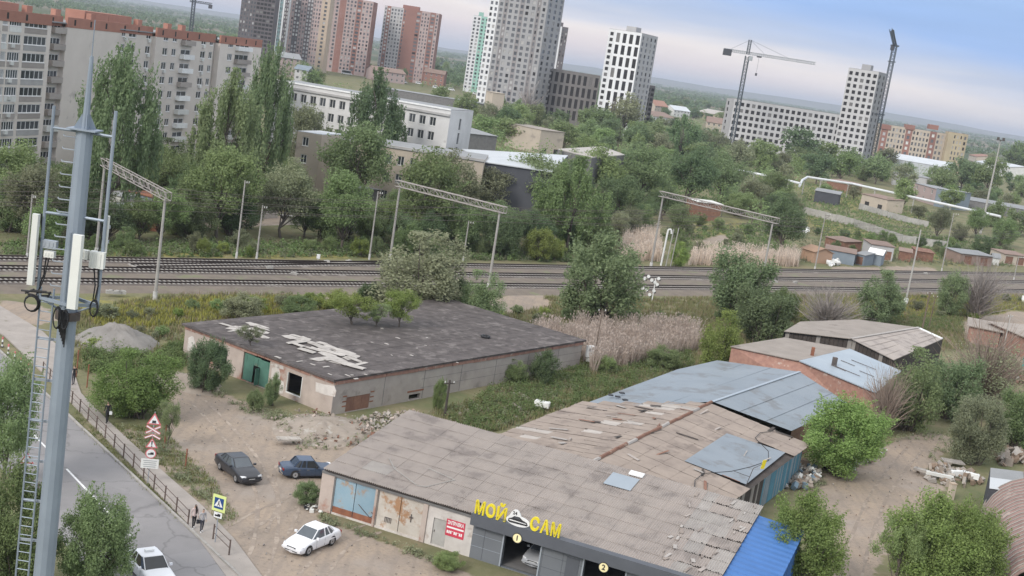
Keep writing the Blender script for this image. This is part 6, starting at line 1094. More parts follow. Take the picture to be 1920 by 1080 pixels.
# striped posts and the white wheel stops by the crossing
for k, (x, y) in enumerate(((4, 650), (15, 664), (27, 678), (39, 690), (52, 702))):
    p = G(x, y); o = T('striped_bollard', f'{ordw(k+1)} red and white striped bollard from the left beside the road', 'bollard', p, 'striped bollards by the crossing')
    for j in range(4): mb = MB(); mb.tube(p+[0, 0, .24*j], p+[0, 0, .24*(j+1)], .08, n=8); mb.build('band', 'white' if j % 2 == 0 else ('signred' if j == 3 else 'darksteel'), o)
    mb = MB(); mb.box(p+[0, 0, .03], (.3, .3, .06)); mb.build('base', 'darksteel', o)
# ------------------------------------------------------------------ cars
mat('rubber', (.018, .018, .019), (.025, .025, .026), 3, .9); mat('rim', (.42, .43, .45), (.35, .36, .37), 2, .4, metal=.5); mat('carglass', (.10, .115, .13), (.085, .10, .115), 2, .06, spec=.7); mat('carglassdark', (.03, .033, .038), (.025, .028, .03), 2, .08, spec=.6)
mat('lamp', (.75, .76, .78), (.65, .66, .68), 3, .15, spec=.6); mat('taillamp', (.30, .02, .025), (.25, .02, .02), 3, .25); mat('numberplate', (.72, .72, .70), (.65, .65, .63), 3, .5); mat('chrome', (.55, .56, .57), (.5, .5, .51), 3, .25, metal=.8)
for nm, c in (('carwhite', (.78, .78, .80)), ('carblack', (.035, .036, .042)), ('carblue', (.05, .075, .125)), ('carsilver', (.45, .46, .48))): mat(nm, c, tuple(x*.93 for x in c), .8, .28, spec=.55)
SED = dict(L=4.4, W=1.70, H=1.44, nose=.62, hood=.86, deck=.92, belt=.90, cowl=.30, rf0=.44, rf1=.71, rear=.84, tuck=.16, wb=(.19, .77))
def car(name, label, p, heading, paint, K, taxi=False, group='cars near the yard', boxy=False, glass='carglass'):
    L, W, H = K['L'], K['W'], K['H']; r = T(name, label, 'car', (*p[:2], p[2] if len(p) > 2 else 0.03), group); ca, sa = math.cos(heading), math.sin(heading); base = ORG[r.name]
    def w(x, y, z): return np.array([base[0]+x*ca-y*sa, base[1]+x*sa+y*ca, base[2]+z])        # x forward
    X = lambda t: L/2-L*t                                                                     # t 0 nose .. 1 tail
    st = [(0.0, .30, .58, .62, .80), (.015, .24, K['nose'], K['nose'], .90), (.06, .20, K['nose']+.05, K['nose']+.07, .97), (.16, .19, K['hood']-.08, K['hood']-.03, 1.0), (K['cowl'], .19, K['belt']-.02, K['belt']+.02, 1.0), (.5, .19, K['belt']+.01, K['belt']+.03, 1.0), (K['rear'], .19, K['belt']+.02, K['deck']+.03, 1.0), (.94, .22, K['deck']-.05, K['deck']+.02, .98), (.985, .27, K['deck']-.12, K['deck']-.05, .93), (1.0, .36, .74, .78, .86)]
    if boxy: st[0] = (0., .32, .74, .78, .95); st[-1] = (1., .34, .82, .86, .95)
    mb = MB(); ring = []
    for (t, zb, zs, zc, wf) in st:
        hw = W/2*wf; ring.append([(X(t), -hw*.55, zc), (X(t), -hw*.86, (zs+zc)/2), (X(t), -hw*.97, zs-.05), (X(t), -hw, zs-.22), (X(t), -hw*.99, zb+.14), (X(t), -hw*.92, zb), (X(t), hw*.92, zb), (X(t), hw*.99, zb+.14), (X(t), hw, zs-.22), (X(t), hw*.97, zs-.05), (X(t), hw*.86, (zs+zc)/2), (X(t), hw*.55, zc)])
    n = 12; vs = [w(*q) for rg in ring for q in rg]; fs = [(i*n+j, i*n+(j+1) % n, (i+1)*n+(j+1) % n, (i+1)*n+j) for i in range(len(ring)-1) for j in range(n)]+[tuple(range(n)), tuple(range((len(ring)-1)*n, len(ring)*n))]
    mb.add(vs, fs); body = mb.build('body', paint, r, smooth=True)
    bm = bmesh.new(); bm.from_mesh(body.data); bmesh.ops.subdivide_edges(bm, edges=bm.edges[:], cuts=1, smooth=.35, use_grid_fill=True); bm.to_mesh(body.data); bm.free(); body.data.polygons.foreach_set('use_smooth', np.ones(len(body.data.polygons), bool))
    # greenhouse: lower ring at the belt, upper at the roof
    b0, b1, r0, r1 = X(K['cowl']-.015), X(K['rear']+.01), X(K['rf0']), X(K['rf1']); bz, rz_ = K['belt']-.02, H-.035; bw, rw = W/2*.93, W/2*.93-K['tuck']
    lo = [(b0, -bw*.88), ((b0+r0)/2-.1, -bw), ((b1+r1)/2+.1, -bw), (b1, -bw*.86)]; hi = [(r0, -rw*.92), (r0-.22, -rw), (r1+.22, -rw), (r1, -rw*.92)]
    gh = MB(); lo_ = lo+[(x, -y) for x, y in lo[::-1]]; hi_ = hi+[(x, -y) for x, y in hi[::-1]]; gh.add([w(x, y, bz) for x, y in lo_]+[w(x, y, rz_) for x, y in hi_], [(i, (i+1) % 8, 8+(i+1) % 8, 8+i) for i in range(8)]); gh.build('window_glass', glass, r)
    rf_ = MB(); m_ = (r0+r1)/2; rr_ = []
    for (k, z) in ((1.0, rz_-.01), (.97, rz_+.025), (.7, rz_+.045)): rr_.append([(m_+(x-m_)*(k if k > .9 else .8), y*k, z) for x, y in hi_])
    vs = [w(*q) for g_ in rr_ for q in g_]; rf_.add(vs, [(a*8+i, a*8+(i+1) % 8, a*8+8+(i+1) % 8, a*8+8+i) for a in range(2) for i in range(8)]+[tuple(range(16, 24))]); rf_.build('roof', paint, r, smooth=False)
    for s in (-1, 1):      # pillars
        for (xa, ya, xb, yb, wd_) in ((b0, bw*.89, r0, rw*.93, .05), ((b0+b1)/2-.05, bw*1.002, (r0+r1)/2-.02, rw*1.004, .05), (b1, bw*.87, r1, rw*.93, .08), ((b1+r1)/2+.32, bw*1.0, r1+.28, rw*1.003, .05)):
            pm = MB(); a, b = w(xa, s*ya, bz), w(xb, s*yb, rz_); fw = w(1, 0, 0)-w(0, 0, 0); ou = (w(0, 1, 0)-w(0, 0, 0))*s; pm.prism([a-fw*wd_+ou*.012, a+fw*wd_+ou*.012, b+fw*wd_+ou*.012, b-fw*wd_+ou*.012], -ou*.04); pm.build('pillar', paint, r)
        mi = MB(); c = w(b0-.32, s*(W/2*.97+.11), bz+.1); mi.box(c, (.12, .2, .14), heading); mi.build('mirror', paint if paint != 'carblue' else 'black', r)
        for xx in ((b0+b1)/2+.1, (b1+r1)/2+.25): hd = MB(); hd.box(w(xx, s*(W/2*1.0+.005), bz-.14), (.17, .03, .035), heading); hd.build('door_handle', 'chrome' if boxy else paint, r)
        for xx in (b0-.35, (b0+b1)/2, b1+.25): dl = MB(); dl.box(w(xx, s*(W/2*.999), bz-.34), (.012, .012, .5), heading); dl.build('door_gap', 'black', r)
        for t in K['wb']:
            c = w(X(t), s*(W/2-.11), .31); ax = (w(0, 1, 0)-w(0, 0, 0))*s; ty = MB(); ty.tube(c-ax*.1, c+ax*.105, .315, n=20); wo = ty.build('wheel', 'rubber', r); ri = MB(); ri.tube(c+ax*.107, c+ax*.118, .205, n=14); ri.build('rim', 'rim', wo); hb = MB(); hb.tube(c+ax*.119, c+ax*.13, .06, n=8); hb.build('hub', 'darksteel', wo)
            ar = MB(); ar.prism([w(X(t)+.385*math.cos(q), s*(W/2+.004), .31+.385*math.sin(q)) for q in np.linspace(-.25, 3.39, 14)], -ax*.05); ar.build('wheel_arch', 'black', r)
        hl_ = MB(); z = K['nose']-.02; hl_.prism([w(L/2-.10, s*W*.27, z-.06), w(L/2-.16, s*W*.44, z-.07), w(L/2-.34, s*W*.475, z+.05), w(L/2-.17, s*W*.36, z+.08), w(L/2-.1, s*W*.27, z+.05)], np.array([0, 0, .035])+(w(1, 0, 0)-w(0, 0, 0))*.10); hl_.build('headlight', 'lamp', r)
        tl_ = MB(); tl_.box(w(-L/2+.03, s*W*.37, K['deck']-.18), (.09, .34 if boxy else .3, .17), heading); tl_.build('taillight', 'taillamp', r)
    g = MB(); g.box(w(L/2-.035, 0, K['nose']-.09 if boxy else K['nose']-.12), (.1, W*.42, .15), heading); g.build('grille', 'black', r); g = MB(); g.box(w(L/2-.01, 0, .33), (.08, W*.6, .1), heading); g.build('air_intake', 'black', r)
    for s, z in ((1, .46), (-1, .55)): g = MB(); g.box(w(s*(L/2+.012), 0, z), (.03, .5, .11), heading); g.build('number_plate', 'numberplate', r)
    for s in (1, -1): g = MB(); g.box(w(s*(L/2-.02), 0, .42), (.14, W*.9, .13), heading); g.build('bumper', 'chrome' if boxy else paint, r)
    if taxi: g = MB(); g.box(w(m_, 0, H+.09), (.22, .55, .13), heading); g.build('taxi_light', 'white', r)
    return r
def heading(a, b): p, q = G(*a), G(*b); return math.atan2(q[1]-p[1], q[0]-p[0])
hp = G(577, 1040)[:2]-G(622, 1021)[:2]; h_ = math.atan2(hp[1], hp[0]); pc = (G(577, 1040)[:2]+G(622, 1021)[:2])/2+np.array([math.sin(h_), -math.cos(h_)])*.74*(1 if False else 1)
side = np.array([-math.sin(h_), math.cos(h_)]); pc = (G(577, 1040)[:2]+G(622, 1021)[:2])/2; pc = pc+(side if np.dot(side, [-1, .4]) > 0 else -side)*.74
car('white_sedan', 'white sedan parked on the dirt in front of the blue garage doors', (*pc, .0), h_, 'carwhite', SED)
hb = G(470, 905)[:2]-G(404, 872)[:2]; hB = math.atan2(hb[1], hb[0])
car('black_sedan', 'glossy black sedan parked beside the grass verge', (*(G(437, 893)[:2]+np.array([.2, .5])), 0), math.atan2(-.78, .63), 'carblack', dict(SED, L=4.8, W=1.82, H=1.47, nose=.68, hood=.92, deck=1.0, belt=.94), glass='carglass')
car('blue_sedan', 'boxy dark blue old sedan behind the garage corner', (*(G(562, 897)[:2]+np.array([.3, .9])), 0), math.atan2(.42, .9), 'carblue', dict(SED, L=4.1, W=1.62, H=1.42, nose=.78, hood=.88, deck=.92, belt=.88, cowl=.31, rf0=.41, rf1=.70, rear=.79, tuck=.12, wb=(.17, .76)), boxy=True, glass='carglassdark')
car('white_taxi', 'white taxi with roof light driving at the bottom left', (*(G(280, 1082)[:2]), .03), math.atan2(KD[1], KD[0]), 'carwhite', dict(SED, L=4.6, W=1.8, H=1.46, nose=.66, rear=.88, rf1=.74), taxi=True, glass='carglassdark')
ic = gp((bay1[0]+bay1[1])/2+.55, 3.3, .05); car('silver_hatchback', 'silver car standing inside the first wash bay', ic, math.atan2(-Q1[1], -Q1[0]), 'carsilver', dict(SED, L=4.0))
def van(label, px, py, heading_, L=5.2, H=2.4, paint='carwhite', name='white_van', group='white vans parked in the distance'):
    p = G(px, py); r = T(name, label, 'van', p, group); ca, sa = math.cos(heading_), math.sin(heading_); w = lambda x, y, z: p+np.array([x*ca-y*sa, x*sa+y*ca, z]); prof = [(-L/2, .4), (-L/2, H-.1), (-L/2+.2, H), (L/2-1.5, H), (L/2-.7, 1.35), (L/2-.05, 1.05), (L/2, .4)]; ou = w(0, 1.9, 0)-w(0, 0, 0); mb = MB(); mb.prism([w(x, -.95, z) for x, z in prof], ou); mb.build('body', paint, r)
    for s in (-1, 1):
        mb = MB(); mb.prism([w(x, s*.96, z) for x, z in ((-L/2+.5, 1.4), (-L/2+.5, H-.3), (L/2-1.6, H-.3), (L/2-1.0, 1.4))], (w(0, s*.02, 0)-w(0, 0, 0))); mb.build('side_window', 'carglassdark', r)
        for x in (-L/2+1, L/2-1): mb = MB(); c = w(x, s*.85, .36); ax = (w(0, s*.12, 0)-w(0, 0, 0)); mb.tube(c-ax, c+ax*1.05, .36, n=12); mb.build('wheel', 'rubber', r)
    mb = MB(); mb.prism([w(L/2-1.47, -.8, H-.06), w(L/2-.72, -.8, 1.42), w(L/2-.72, .8, 1.42), w(L/2-1.47, .8, H-.06)], (w(.05, 0, .03)-w(0, 0, 0))); mb.build('windscreen', 'carglassdark', r)
vpx = [(650, 140, 'large white lorry box parked among trees behind the school', 9, 3.6), (711, 148, 'white van left of the pair behind the school roof', 7, 2.6), (757, 156, 'pale van standing alone behind the school roof', 5.5, 2.3), (785, 158, 'pale van right of the lone one on the depot roof road', 5.5, 2.3), (817, 166, 'first white van of the three parked together', 5.2, 2.3), (831, 168, 'second white van of the three parked together', 5.2, 2.3), (846, 170, 'third white van of the three parked together', 5.4, 2.3), (893, 178, 'low white van left of the grey tower foot', 6, 2.2), (906, 180, 'white van at the white corner of the grey tower', 5, 2.2), (1786, 352, 'white van beside the grey workshop at the right', 5.2, 2.4), (1800, 358, 'white minibus in front of the other white van at the right', 5.6, 2.4)]
for (x, y, lb_, L_, H_) in vpx: van(lb_, x, y, .15 if x < 1000 else -.5, L_, H_)
# ------------------------------------------------------------------ people
mat('skin', (.45, .29, .22), (.42, .27, .2), 5, .6); mat('hair', (.02, .016, .014), (.03, .024, .02), 8, .5); mat('cloth_black', (.022, .022, .026), (.03, .03, .034), 8, .9); mat('cloth_grey', (.38, .37, .38), (.32, .31, .32), 8, .9); mat('cloth_dark', (.055, .055, .07), (.045, .045, .06), 8, .9); mat('cloth_pink', (.55, .44, .42), (.5, .4, .38), 8, .9); mat('shoe_white', (.7, .7, .7), (.62, .62, .62), 8, .7); mat('shoe_black', (.03, .03, .03), (.04, .04, .04), 8, .7)
def person(label, p, face, h=1.68, top='cloth_black', legs='cloth_black', shoe='shoe_black', hair='hair', longhair=False, stride=.0, bag=None, arm_bend=0.):
    k = h/1.75; r = T('person', label, 'person', p, 'people walking on the path'); me = bpy.data.meshes.new('figure'); V_, E_, R2 = [], [], []
    def v(x, y, z, rx, ry=None, frm=None):
        V_.append((x*k, y*k, z*k)); R2.append((rx*k, (ry or rx)*k))
        if frm is not None: E_.append((frm, len(V_)-1))
        return len(V_)-1
    pel = v(0, 0, .97, .15, .115); wai = v(0, 0, 1.12, .125, .095, pel); che = v(0, .005, 1.32, .15, .11, wai); sho = v(0, 0, 1.45, .11, .085, che); nk = v(0, 0, 1.53, .052, .052, sho); hd0 = v(0, .015, 1.60, .07, .078, nk); hd1 = v(0, .015, 1.68, .082, .095, hd0); v(0, .005, 1.755, .055, .062, hd1); v(0, .12, 1.655, .016, .014, hd1)
    for s in (-1, 1):
        st_ = stride*s; hip = v(s*.09, 0, .90, .092, .1, pel); kn = v(s*.095, .12*st_+.02, .50, .06, .063, hip); an_ = v(s*.095, .30*st_-.03, .10, .04, .042, kn); hl = v(s*.095, .30*st_-.05, .045, .042, .04, an_); v(s*.1, .30*st_+.15, .035, .036, .03, hl)
        a0 = v(s*.19, 0, 1.43, .062, .06, sho); el_ = v(s*.235, -.03-.1*st_, 1.15, .044, .046, a0); wr = v(s*.235, .05-.16*st_+arm_bend*.12, .92+arm_bend*.1, .03, .03, el_); pa_ = v(s*.232, .065-.17*st_+arm_bend*.15, .86+arm_bend*.1, .034, .02, wr)
        for q, (dx, ln) in enumerate(((-.028, .075), (-.010, .09), (.010, .085), (.027, .065))): f1 = v(s*.232, .065-.17*st_+dx+arm_bend*.15, .81+arm_bend*.1, .0095, .0095, pa_); v(s*.222, .068-.17*st_+dx+arm_bend*.15, .81-ln*.6+arm_bend*.1, .0085, .0085, f1)
        th_ = v(s*.222, .105-.17*st_+arm_bend*.15, .845+arm_bend*.1, .010, .010, pa_); v(s*.214, .115-.17*st_+arm_bend*.15, .805+arm_bend*.1, .009, .009, th_)
    me.from_pydata(V_, E_, []); o = bpy.data.objects.new('figure', me); COL.objects.link(o); sk = o.modifiers.new('skin', 'SKIN'); sk.use_smooth_shade = True
    lay = me.skin_vertices[0].data
    for i, rr2 in enumerate(R2): lay[i].radius = rr2
    lay[pel].use_root = True; sb_ = o.modifiers.new('sub', 'SUBSURF'); sb_.levels = sb_.render_levels = 1
    dg = bpy.context.evaluated_depsgraph_get(); ev = bpy.data.meshes.new_from_object(o.evaluated_get(dg)); bpy.data.objects.remove(o); ev.materials.clear()
    for m_ in (top, legs, shoe, 'skin', hair): ev.materials.append(MATS[m_])
    for pg in ev.polygons:
        c = pg.center/k; z = c.z
        if z > 1.50: mi = 4 if (z > 1.70 or c.y < -.015 and z > 1.58) else 3
        elif abs(c.x) > .185 and z < .95: mi = 3
        elif z > .93: mi = 0
        elif z > .085: mi = 1
        else: mi = 2
        pg.material_index = mi
    ev.polygons.foreach_set('use_smooth', np.ones(len(ev.polygons), bool)); b = link('body', ev, r, p, face)
    ca, sa = math.cos(face), math.sin(face); w = lambda x, y, z: np.asarray(p)+np.array([x*ca-y*sa, x*sa+y*ca, z])*k
    if longhair:
        mb = MB(); prof = [(1.72, .085, .02), (1.64, .105, -.01), (1.5, .105, -.06), (1.35, .10, -.085), (1.2, .075, -.10), (1.08, .03, -.10)]; n = 10
        for z, rr2, y in prof: mb.v += [tuple(w(rr2*math.cos(i*.6283), y-.035+rr2*.55*math.sin(i*.6283), z)) for i in range(n)]
        mb.f = [(a*n+i, a*n+(i+1) % n, a*n+n+(i+1) % n, a*n+n+i) for a in range(5) for i in range(n)]+[tuple(range(n)), tuple(range(5*n, 6*n))]; mb.m = [0]*len(mb.f); mb.build('hair', hair, b, smooth=True)
    if bag is not None: mb = MB(); mb.box(w(bag[0], bag[1], bag[2]), (.26*k, .12*k, .28*k), face); o2 = mb.build('shoulder_bag', 'cloth_black', None, w(bag[0], bag[1], bag[2]-.15)); tag(o2, bag[3], 'bag'); mb = MB(); mb.path([w(bag[0]-.08, bag[1], bag[2]+.14), w(bag[0]-.06, bag[1], bag[2]+.26), w(bag[0]+.06, bag[1], bag[2]+.26), w(bag[0]+.08, bag[1], bag[2]+.14)], .012, 5); mb.build('strap', 'cloth_black', o2)
    return r
fd = math.atan2(KD[1], KD[0])-math.pi/2
g1, g2, g3_, g4_ = G(362, 992), G(377, 999), G(200, 794), G(137, 722)
for g_ in (g1, g2, g3_, g4_): g_[2] = .06
person('woman with long black hair, grey top and black trousers at the fence end', g1, fd, 1.7, 'cloth_pink', 'cloth_black', 'shoe_white', longhair=True, stride=.35)
person('woman in grey hooded top and dark trousers with a black bag', g2, fd, 1.64, 'cloth_grey', 'cloth_dark', 'shoe_white', stride=.3, bag=(.3, .0, .82, 'black bag hanging from the hand of the woman in grey'))
person('person all in black walking away along the path', g3_, fd+math.pi, 1.78, 'cloth_black', 'cloth_black', stride=.55)
mb = MB(); q = g3_+np.array([.26, -.05, .88]); mb.box(q, (.22, .06, .26), .4); mb.path([q+[-.06, 0, .12], q+[0, 0, .2], q+[.06, 0, .12]], .01, 5); tag(mb.build('white_bag', 'white', None, q), 'small white bag held by the person in black', 'bag')
person('person in dark clothes half hidden behind the mast', g4_, fd+math.pi, 1.75, 'cloth_black', 'cloth_dark', stride=.4)
# ------------------------------------------------------------------ railway posts, gantries, signals
def post_top(base, top): p = G(*base); return p, AtY(*top, p[1])[2]
def cpost(label, base, top, w=.29, foot=True, arm=None, group='concrete posts along the railway', name='concrete_post'):
    p, z = post_top(base, top); z = max(z, 4); r = T(name, label, 'post', p, group); mb = MB(); mb.tube(p-[0, 0, .1], (p[0], p[1], z), w/2, w/2*.62, 8); mb.build('shaft', 'postconc', r)
    if foot: mb = MB(); mb.tube(p, p+[0, 0, .95], w*.62, w*.55, 8); mb.build('painted_foot', 'footwhite', r)
    mb = MB(); d3 = np.array([*(RN if arm is None else arm*RN), 0]); mb.tube((p[0], p[1], z-.5), np.array([p[0], p[1], z-.2])+d3*1.3, .04, n=5); mb.tube((p[0], p[1], z-1.3), np.array([p[0], p[1], z-.4])+d3*1.1, .035, n=5)
    mb.build('bracket', 'darksteel', r); mb = MB()
    for k in (0.6, 1.2): q = np.array([p[0], p[1], z-.34+k*.1])+d3*k; mb.tube(q, q+[0, 0, .28], .06, .05, 6)
    mb.build('insulator', 'offwhite', r); return p, z
POSTS = {}
for k, (lb_, b_, t_) in enumerate((('concrete post with white foot left of the short post', (443, 484), (458, 338)), ('short thin concrete post in the belt left of centre', (481, 485), (487, 384)), ('leaning concrete post left of the middle gantry', (692, 487), (705, 358)), ('concrete post behind the large olive bush', (868, 490), (878, 414)), ('thin concrete post left of the mast', (50, 488), (57, 364)), ('concrete post beside the orange garage', (1527, 508), (1537, 398)), ('concrete post before the panel fence at the right', (1765, 510), (1779, 398)), ('thin concrete post at the right edge by the rails', (1900, 527), (1910, 480)))): POSTS[k] = cpost(lb_, b_, t_)
p, z = post_top((1697, 572), (1709, 428)); r = T('concrete_post', 'catenary post with large white concrete foot near the round willow', 'post', p, 'concrete posts along the railway'); mb = MB(); mb.tube(p, (p[0], p[1], z), .2, .12, 8); mb.build('shaft', 'conc', r); mb = MB(); mb.tube(p-[0, 0, .1], p+[0, 0, .5], .16, .42, 6); mb.tube(p+[0, 0, .5], p+[0, 0, 1.3], .42, .42, 6); mb.build('concrete_foot', 'white', r)
p, z = post_top((1918, 566), (1925, 500)); r = T('concrete_post', 'catenary post with white foot cut by the right frame edge', 'post', p, 'concrete posts along the railway'); mb = MB(); mb.tube(p, (p[0], p[1], 9), .2, .12, 8); mb.build('shaft', 'conc', r); mb = MB(); mb.tube(p-[0, 0, .1], p+[0, 0, .5], .16, .42, 6); mb.tube(p+[0, 0, .5], p+[0, 0, 1.3], .42, .42, 6); mb.build('concrete_foot', 'white', r)
mat('lattice', (.36, .33, .31), (.29, .265, .25), 1, .85)
GANT = []
def gantry(label, near, ntop, far, ftop):
    a, za = post_top(near, ntop); b, zb = post_top(far, ftop); r = T('catenary_gantry', label, 'gantry', a, 'catenary gantries across the tracks'); z = (za+zb)/2
    for p, nm in ((a, 'leg'), (b, 'leg')):
        mb = MB(); mb.tube(p-[0, 0, .1], (p[0], p[1], z+.1), .21, .15, 8); lg = mb.build(nm, 'postconc', r); mb = MB(); mb.tube(p, p+[0, 0, 1.0], .30, .27, 8); mb.build('painted_foot', 'footwhite', lg)
    d = unit(b-a); a2, b2 = np.array([a[0], a[1], z])-d*1.0, np.array([b[0], b[1], z])+d*.8; a2[2] = b2[2] = z; h = .95; s3 = unit(np.cross(d, [0, 0, 1])); s3[2] = 0; mb = MB()
    for o in (-.35, .35):
        for zz in (0, h): mb.tube(a2+s3*o+[0, 0, zz], b2+s3*o+[0, 0, zz], .065, n=4)
        n = 16
        for k in range(n):
            p0, p1 = lerp(a2, b2, k/n)+s3*o, lerp(a2, b2, (k+1)/n)+s3*o; mb.tube(p0, p0+[0, 0, h], .04, n=4); mb.tube(p0 if k % 2 else p0+[0, 0, h], p1+[0, 0, h] if k % 2 else p1, .04, n=4)
    for k in range(9): p0 = lerp(a2, b2, k/8); mb.tube(p0-s3*.35, p0+s3*.35, .035, n=4); mb.tube(p0-s3*.35+[0, 0, h], p0+s3*.35+[0, 0, h], .035, n=4)
    mb.build('truss', 'lattice', r); mb = MB()
    for t in (.2, .45, .72): q = lerp(a2, b2, t); mb.tube(q-[0, 0, .05], q-[0, 0, 1.0], .05, .06, 6)
    mb.build('insulator', 'darksteel', r); GANT.append((a2, b2, z)); return r
gantry('catenary gantry over the tracks at the left by the mast', (290, 562), (304, 378), (180, 478), (188, 306)); gantry('catenary gantry in the middle, starting at the leaning post', (915, 543), (935, 402), (731, 487), (747, 346)); gantry('catenary gantry at the right by the isolated tree', (1422, 560), (1434, 418), (1220, 502), (1238, 366))
# contact wires strung from gantry to gantry
for k, t in enumerate((.2, .45, .72)):
    pts = []
    for a2, b2, z in GANT: pts.append(lerp(a2, b2, t)-np.array([0, 0, 1.0]))
    d = unit(pts[0]-pts[1]); pts = [pts[0]+d*60]+pts+[pts[-1]-d*150]; mb = MB()
    for a, b in zip(pts[:-1], pts[1:]):
        q = [lerp(a, b, i/10)-np.array([0, 0, 4*.9*(i/10)*(1-i/10)]) for i in range(11)]; mb.path(q, .03, 3); mb.path([q[5], q[5]-[0, 0, .2]], .02, 3)
        q2 = [lerp(a, b, i/10)-np.array([0, 0, 1.1]) for i in range(11)]; mb.path(q2, .028, 3)
    tag(mb.build('overhead_wire', 'darksteel', None, pts[1]), ('overhead wire above the nearest track', 'overhead wire above the middle track', 'overhead wire above the farthest track')[k], 'wire', 'overhead wires')
# signals
p = G(1239, 498); r = T('signal_mast', 'white signal tube with bent top beside the tracks', 'signal', p); z = AtY(1250, 432, p[1])[2]; mb = MB(); mb.tube(p, (p[0]+.2, p[1], z), .17, n=8); mb.path([(p[0]+.2, p[1], z), (p[0]+.4, p[1], z+.3), (p[0]+.8, p[1], z+.25), (p[0]+.95, p[1], z-.5)], .17, 8); mb.build('tube', 'white', r)
for (bx, by, tx, ty) in ((1257, 500, 1262, 425), (1248, 500, 1266, 430)): q = G(bx, by); zz = AtY(tx, ty, q[1])[2]; mb = MB(); mb.tube(q, (q[0]+.3, q[1], zz), .1, n=6); mb.build('prop', 'conc', r)
p = G(1222, 566); z = lambda px, py: AtY(px, py, p[1]); r = T('crossing_signal', 'cluster of white round signal discs beside the reeds', 'signal', p); mb = MB(); mb.tube(p, (p[0], p[1], z(1222, 520)[2]), .08, n=8); mb.build('pole', 'white', r)
for i, (x, y) in enumerate(((1209, 522), (1216, 518), (1222, 525), (1228, 529), (1235, 522), (1232, 533), (1205, 540), (1212, 543), (1218, 552), (1226, 545))):
    q = z(x, y)-np.array([0, .2, 0]); mb = MB(); mb.prism([(q[0]+.26*math.cos(a), q[1], q[2]+.26*math.sin(a)) for a in np.linspace(0, 6.283, 15)[:-1]], (0, .06, 0)); o = mb.build('disc', 'white', r); mb = MB(); mb.tube(q+[0, .07, 0], (p[0], p[1], q[2]-.1), .03, n=4); mb.box(q+[.18, .12, -.22], (.3, .1, .3)); mb.build('lamp_box', 'black', o)
p = G(596, 490); mb = MB(); mb.box(p+[0, 0, .75], (.5, .4, .6)); mb.tube(p, p+[0, 0, .5], .06, n=6); tag(mb.build('shunt_signal', 'white', None, p), 'small white shunting signal by the far track', 'signal')
for k, (x, y) in enumerate(((612, 497), (653, 496), (505, 508), (550, 520), (205, 555), (218, 556), (228, 556), (1735, 517), (1452, 533), (1490, 534))): p = G(x, y); mb = MB(); mb.box(p+[0, 0, .5], (.9, .5, .35), random.random()); mb.box(p+[.1, 0, .72], (.4, .3, .1)); tag(mb.build('switch_box', 'conc', None, p+[0, 0, .3]), f'{ordw(k+1)} pale switch box lying along the rails', 'box', 'switch boxes by the rails')
# utility poles in front of the tracks and near the sheds
def wpole(label, b_, t_, r0=.13, m_='wood', name='utility_pole'):
    p, z = post_top(b_, t_); r = T(name, label, 'pole', p); mb = MB(); mb.tube(p-[0, 0, .1], (p[0], p[1], z), r0, r0*.7, 8); mb.build('shaft', m_, r); mb = MB(); mb.box((p[0], p[1], z-.35), (1.1, .08, .09), .5); mb.build('cross_arm', m_, r); mb = MB(); mb.tube((p[0]-.4, p[1]-.2, z-.3), (p[0]-.4, p[1]-.2, z-.12), .05, n=6); mb.tube((p[0]+.4, p[1]+.2, z-.3), (p[0]+.4, p[1]+.2, z-.12), .05, n=6); mb.build('insulator', 'offwhite', r)
wpole('dark wooden stump pole beside the slate roof corner', (833, 785), (842, 712), .13, 'plank'); wpole('thin pole beside the white meter box in the reeds', (1112, 685), (1110, 575), .08); wpole('wooden pole between plank barn and tracks', (1728, 622), (1748, 548), .14); wpole('thin metal pole by the right hand brick shed', (1878, 668), (1898, 590), .09, 'conc'); wpole('leaning wooden prop pole beside the wooden pole', (1740, 622), (1748, 552), .09)
p, z = post_top((1838, 438), (1870, 262)); r = T('light_mast', 'tall pale floodlight mast at the right by the pipeline', 'light mast', p); mb = MB(); mb.tube(p, (p[0], p[1], z), .42, .2, 8); mb.build('shaft', 'conc', r); mb = MB(); mb.box((p[0], p[1], z), (2.4, 1.2, .3)); mb.box((p[0]-.9, p[1], z+.5), (.7, .5, .8)); mb.box((p[0]+.9, p[1], z+.5), (.7, .5, .8)); mb.build('lamp_frame', 'darksteel', r)
p, z = post_top((1140, 262), (1152, 185)); r = T('lattice_pole', 'dark lattice pole in front of the white tower', 'pole', p); mb = MB(); lattice(mb, p, (p[0], p[1], z), 1.4, 16, .16); mb.build('lattice', 'darksteel', r)
p = G(1101, 688); r = T('meter_box', 'white meter box on a stand at the end of the derelict building', 'box', p); mb = MB(); mb.box(p+[0, 0, 1.9], (.85, .4, 1.35), .4); mb.build('cabinet', 'white', r); mb = MB(); mb.box(p+[0, -.02, .9], (.5, .3, .45), .4); mb.build('lower_box', 'offwhite', r); mb = MB(); mb.tube(p, p+[0, 0, 1.3], .06, n=6); mb.build('stand', 'darksteel', r); mb = MB(); mb.box(p+[-.03, -.215, 2.1], (.3, .03, .35), .4); mb.build('dial', 'galv', r)
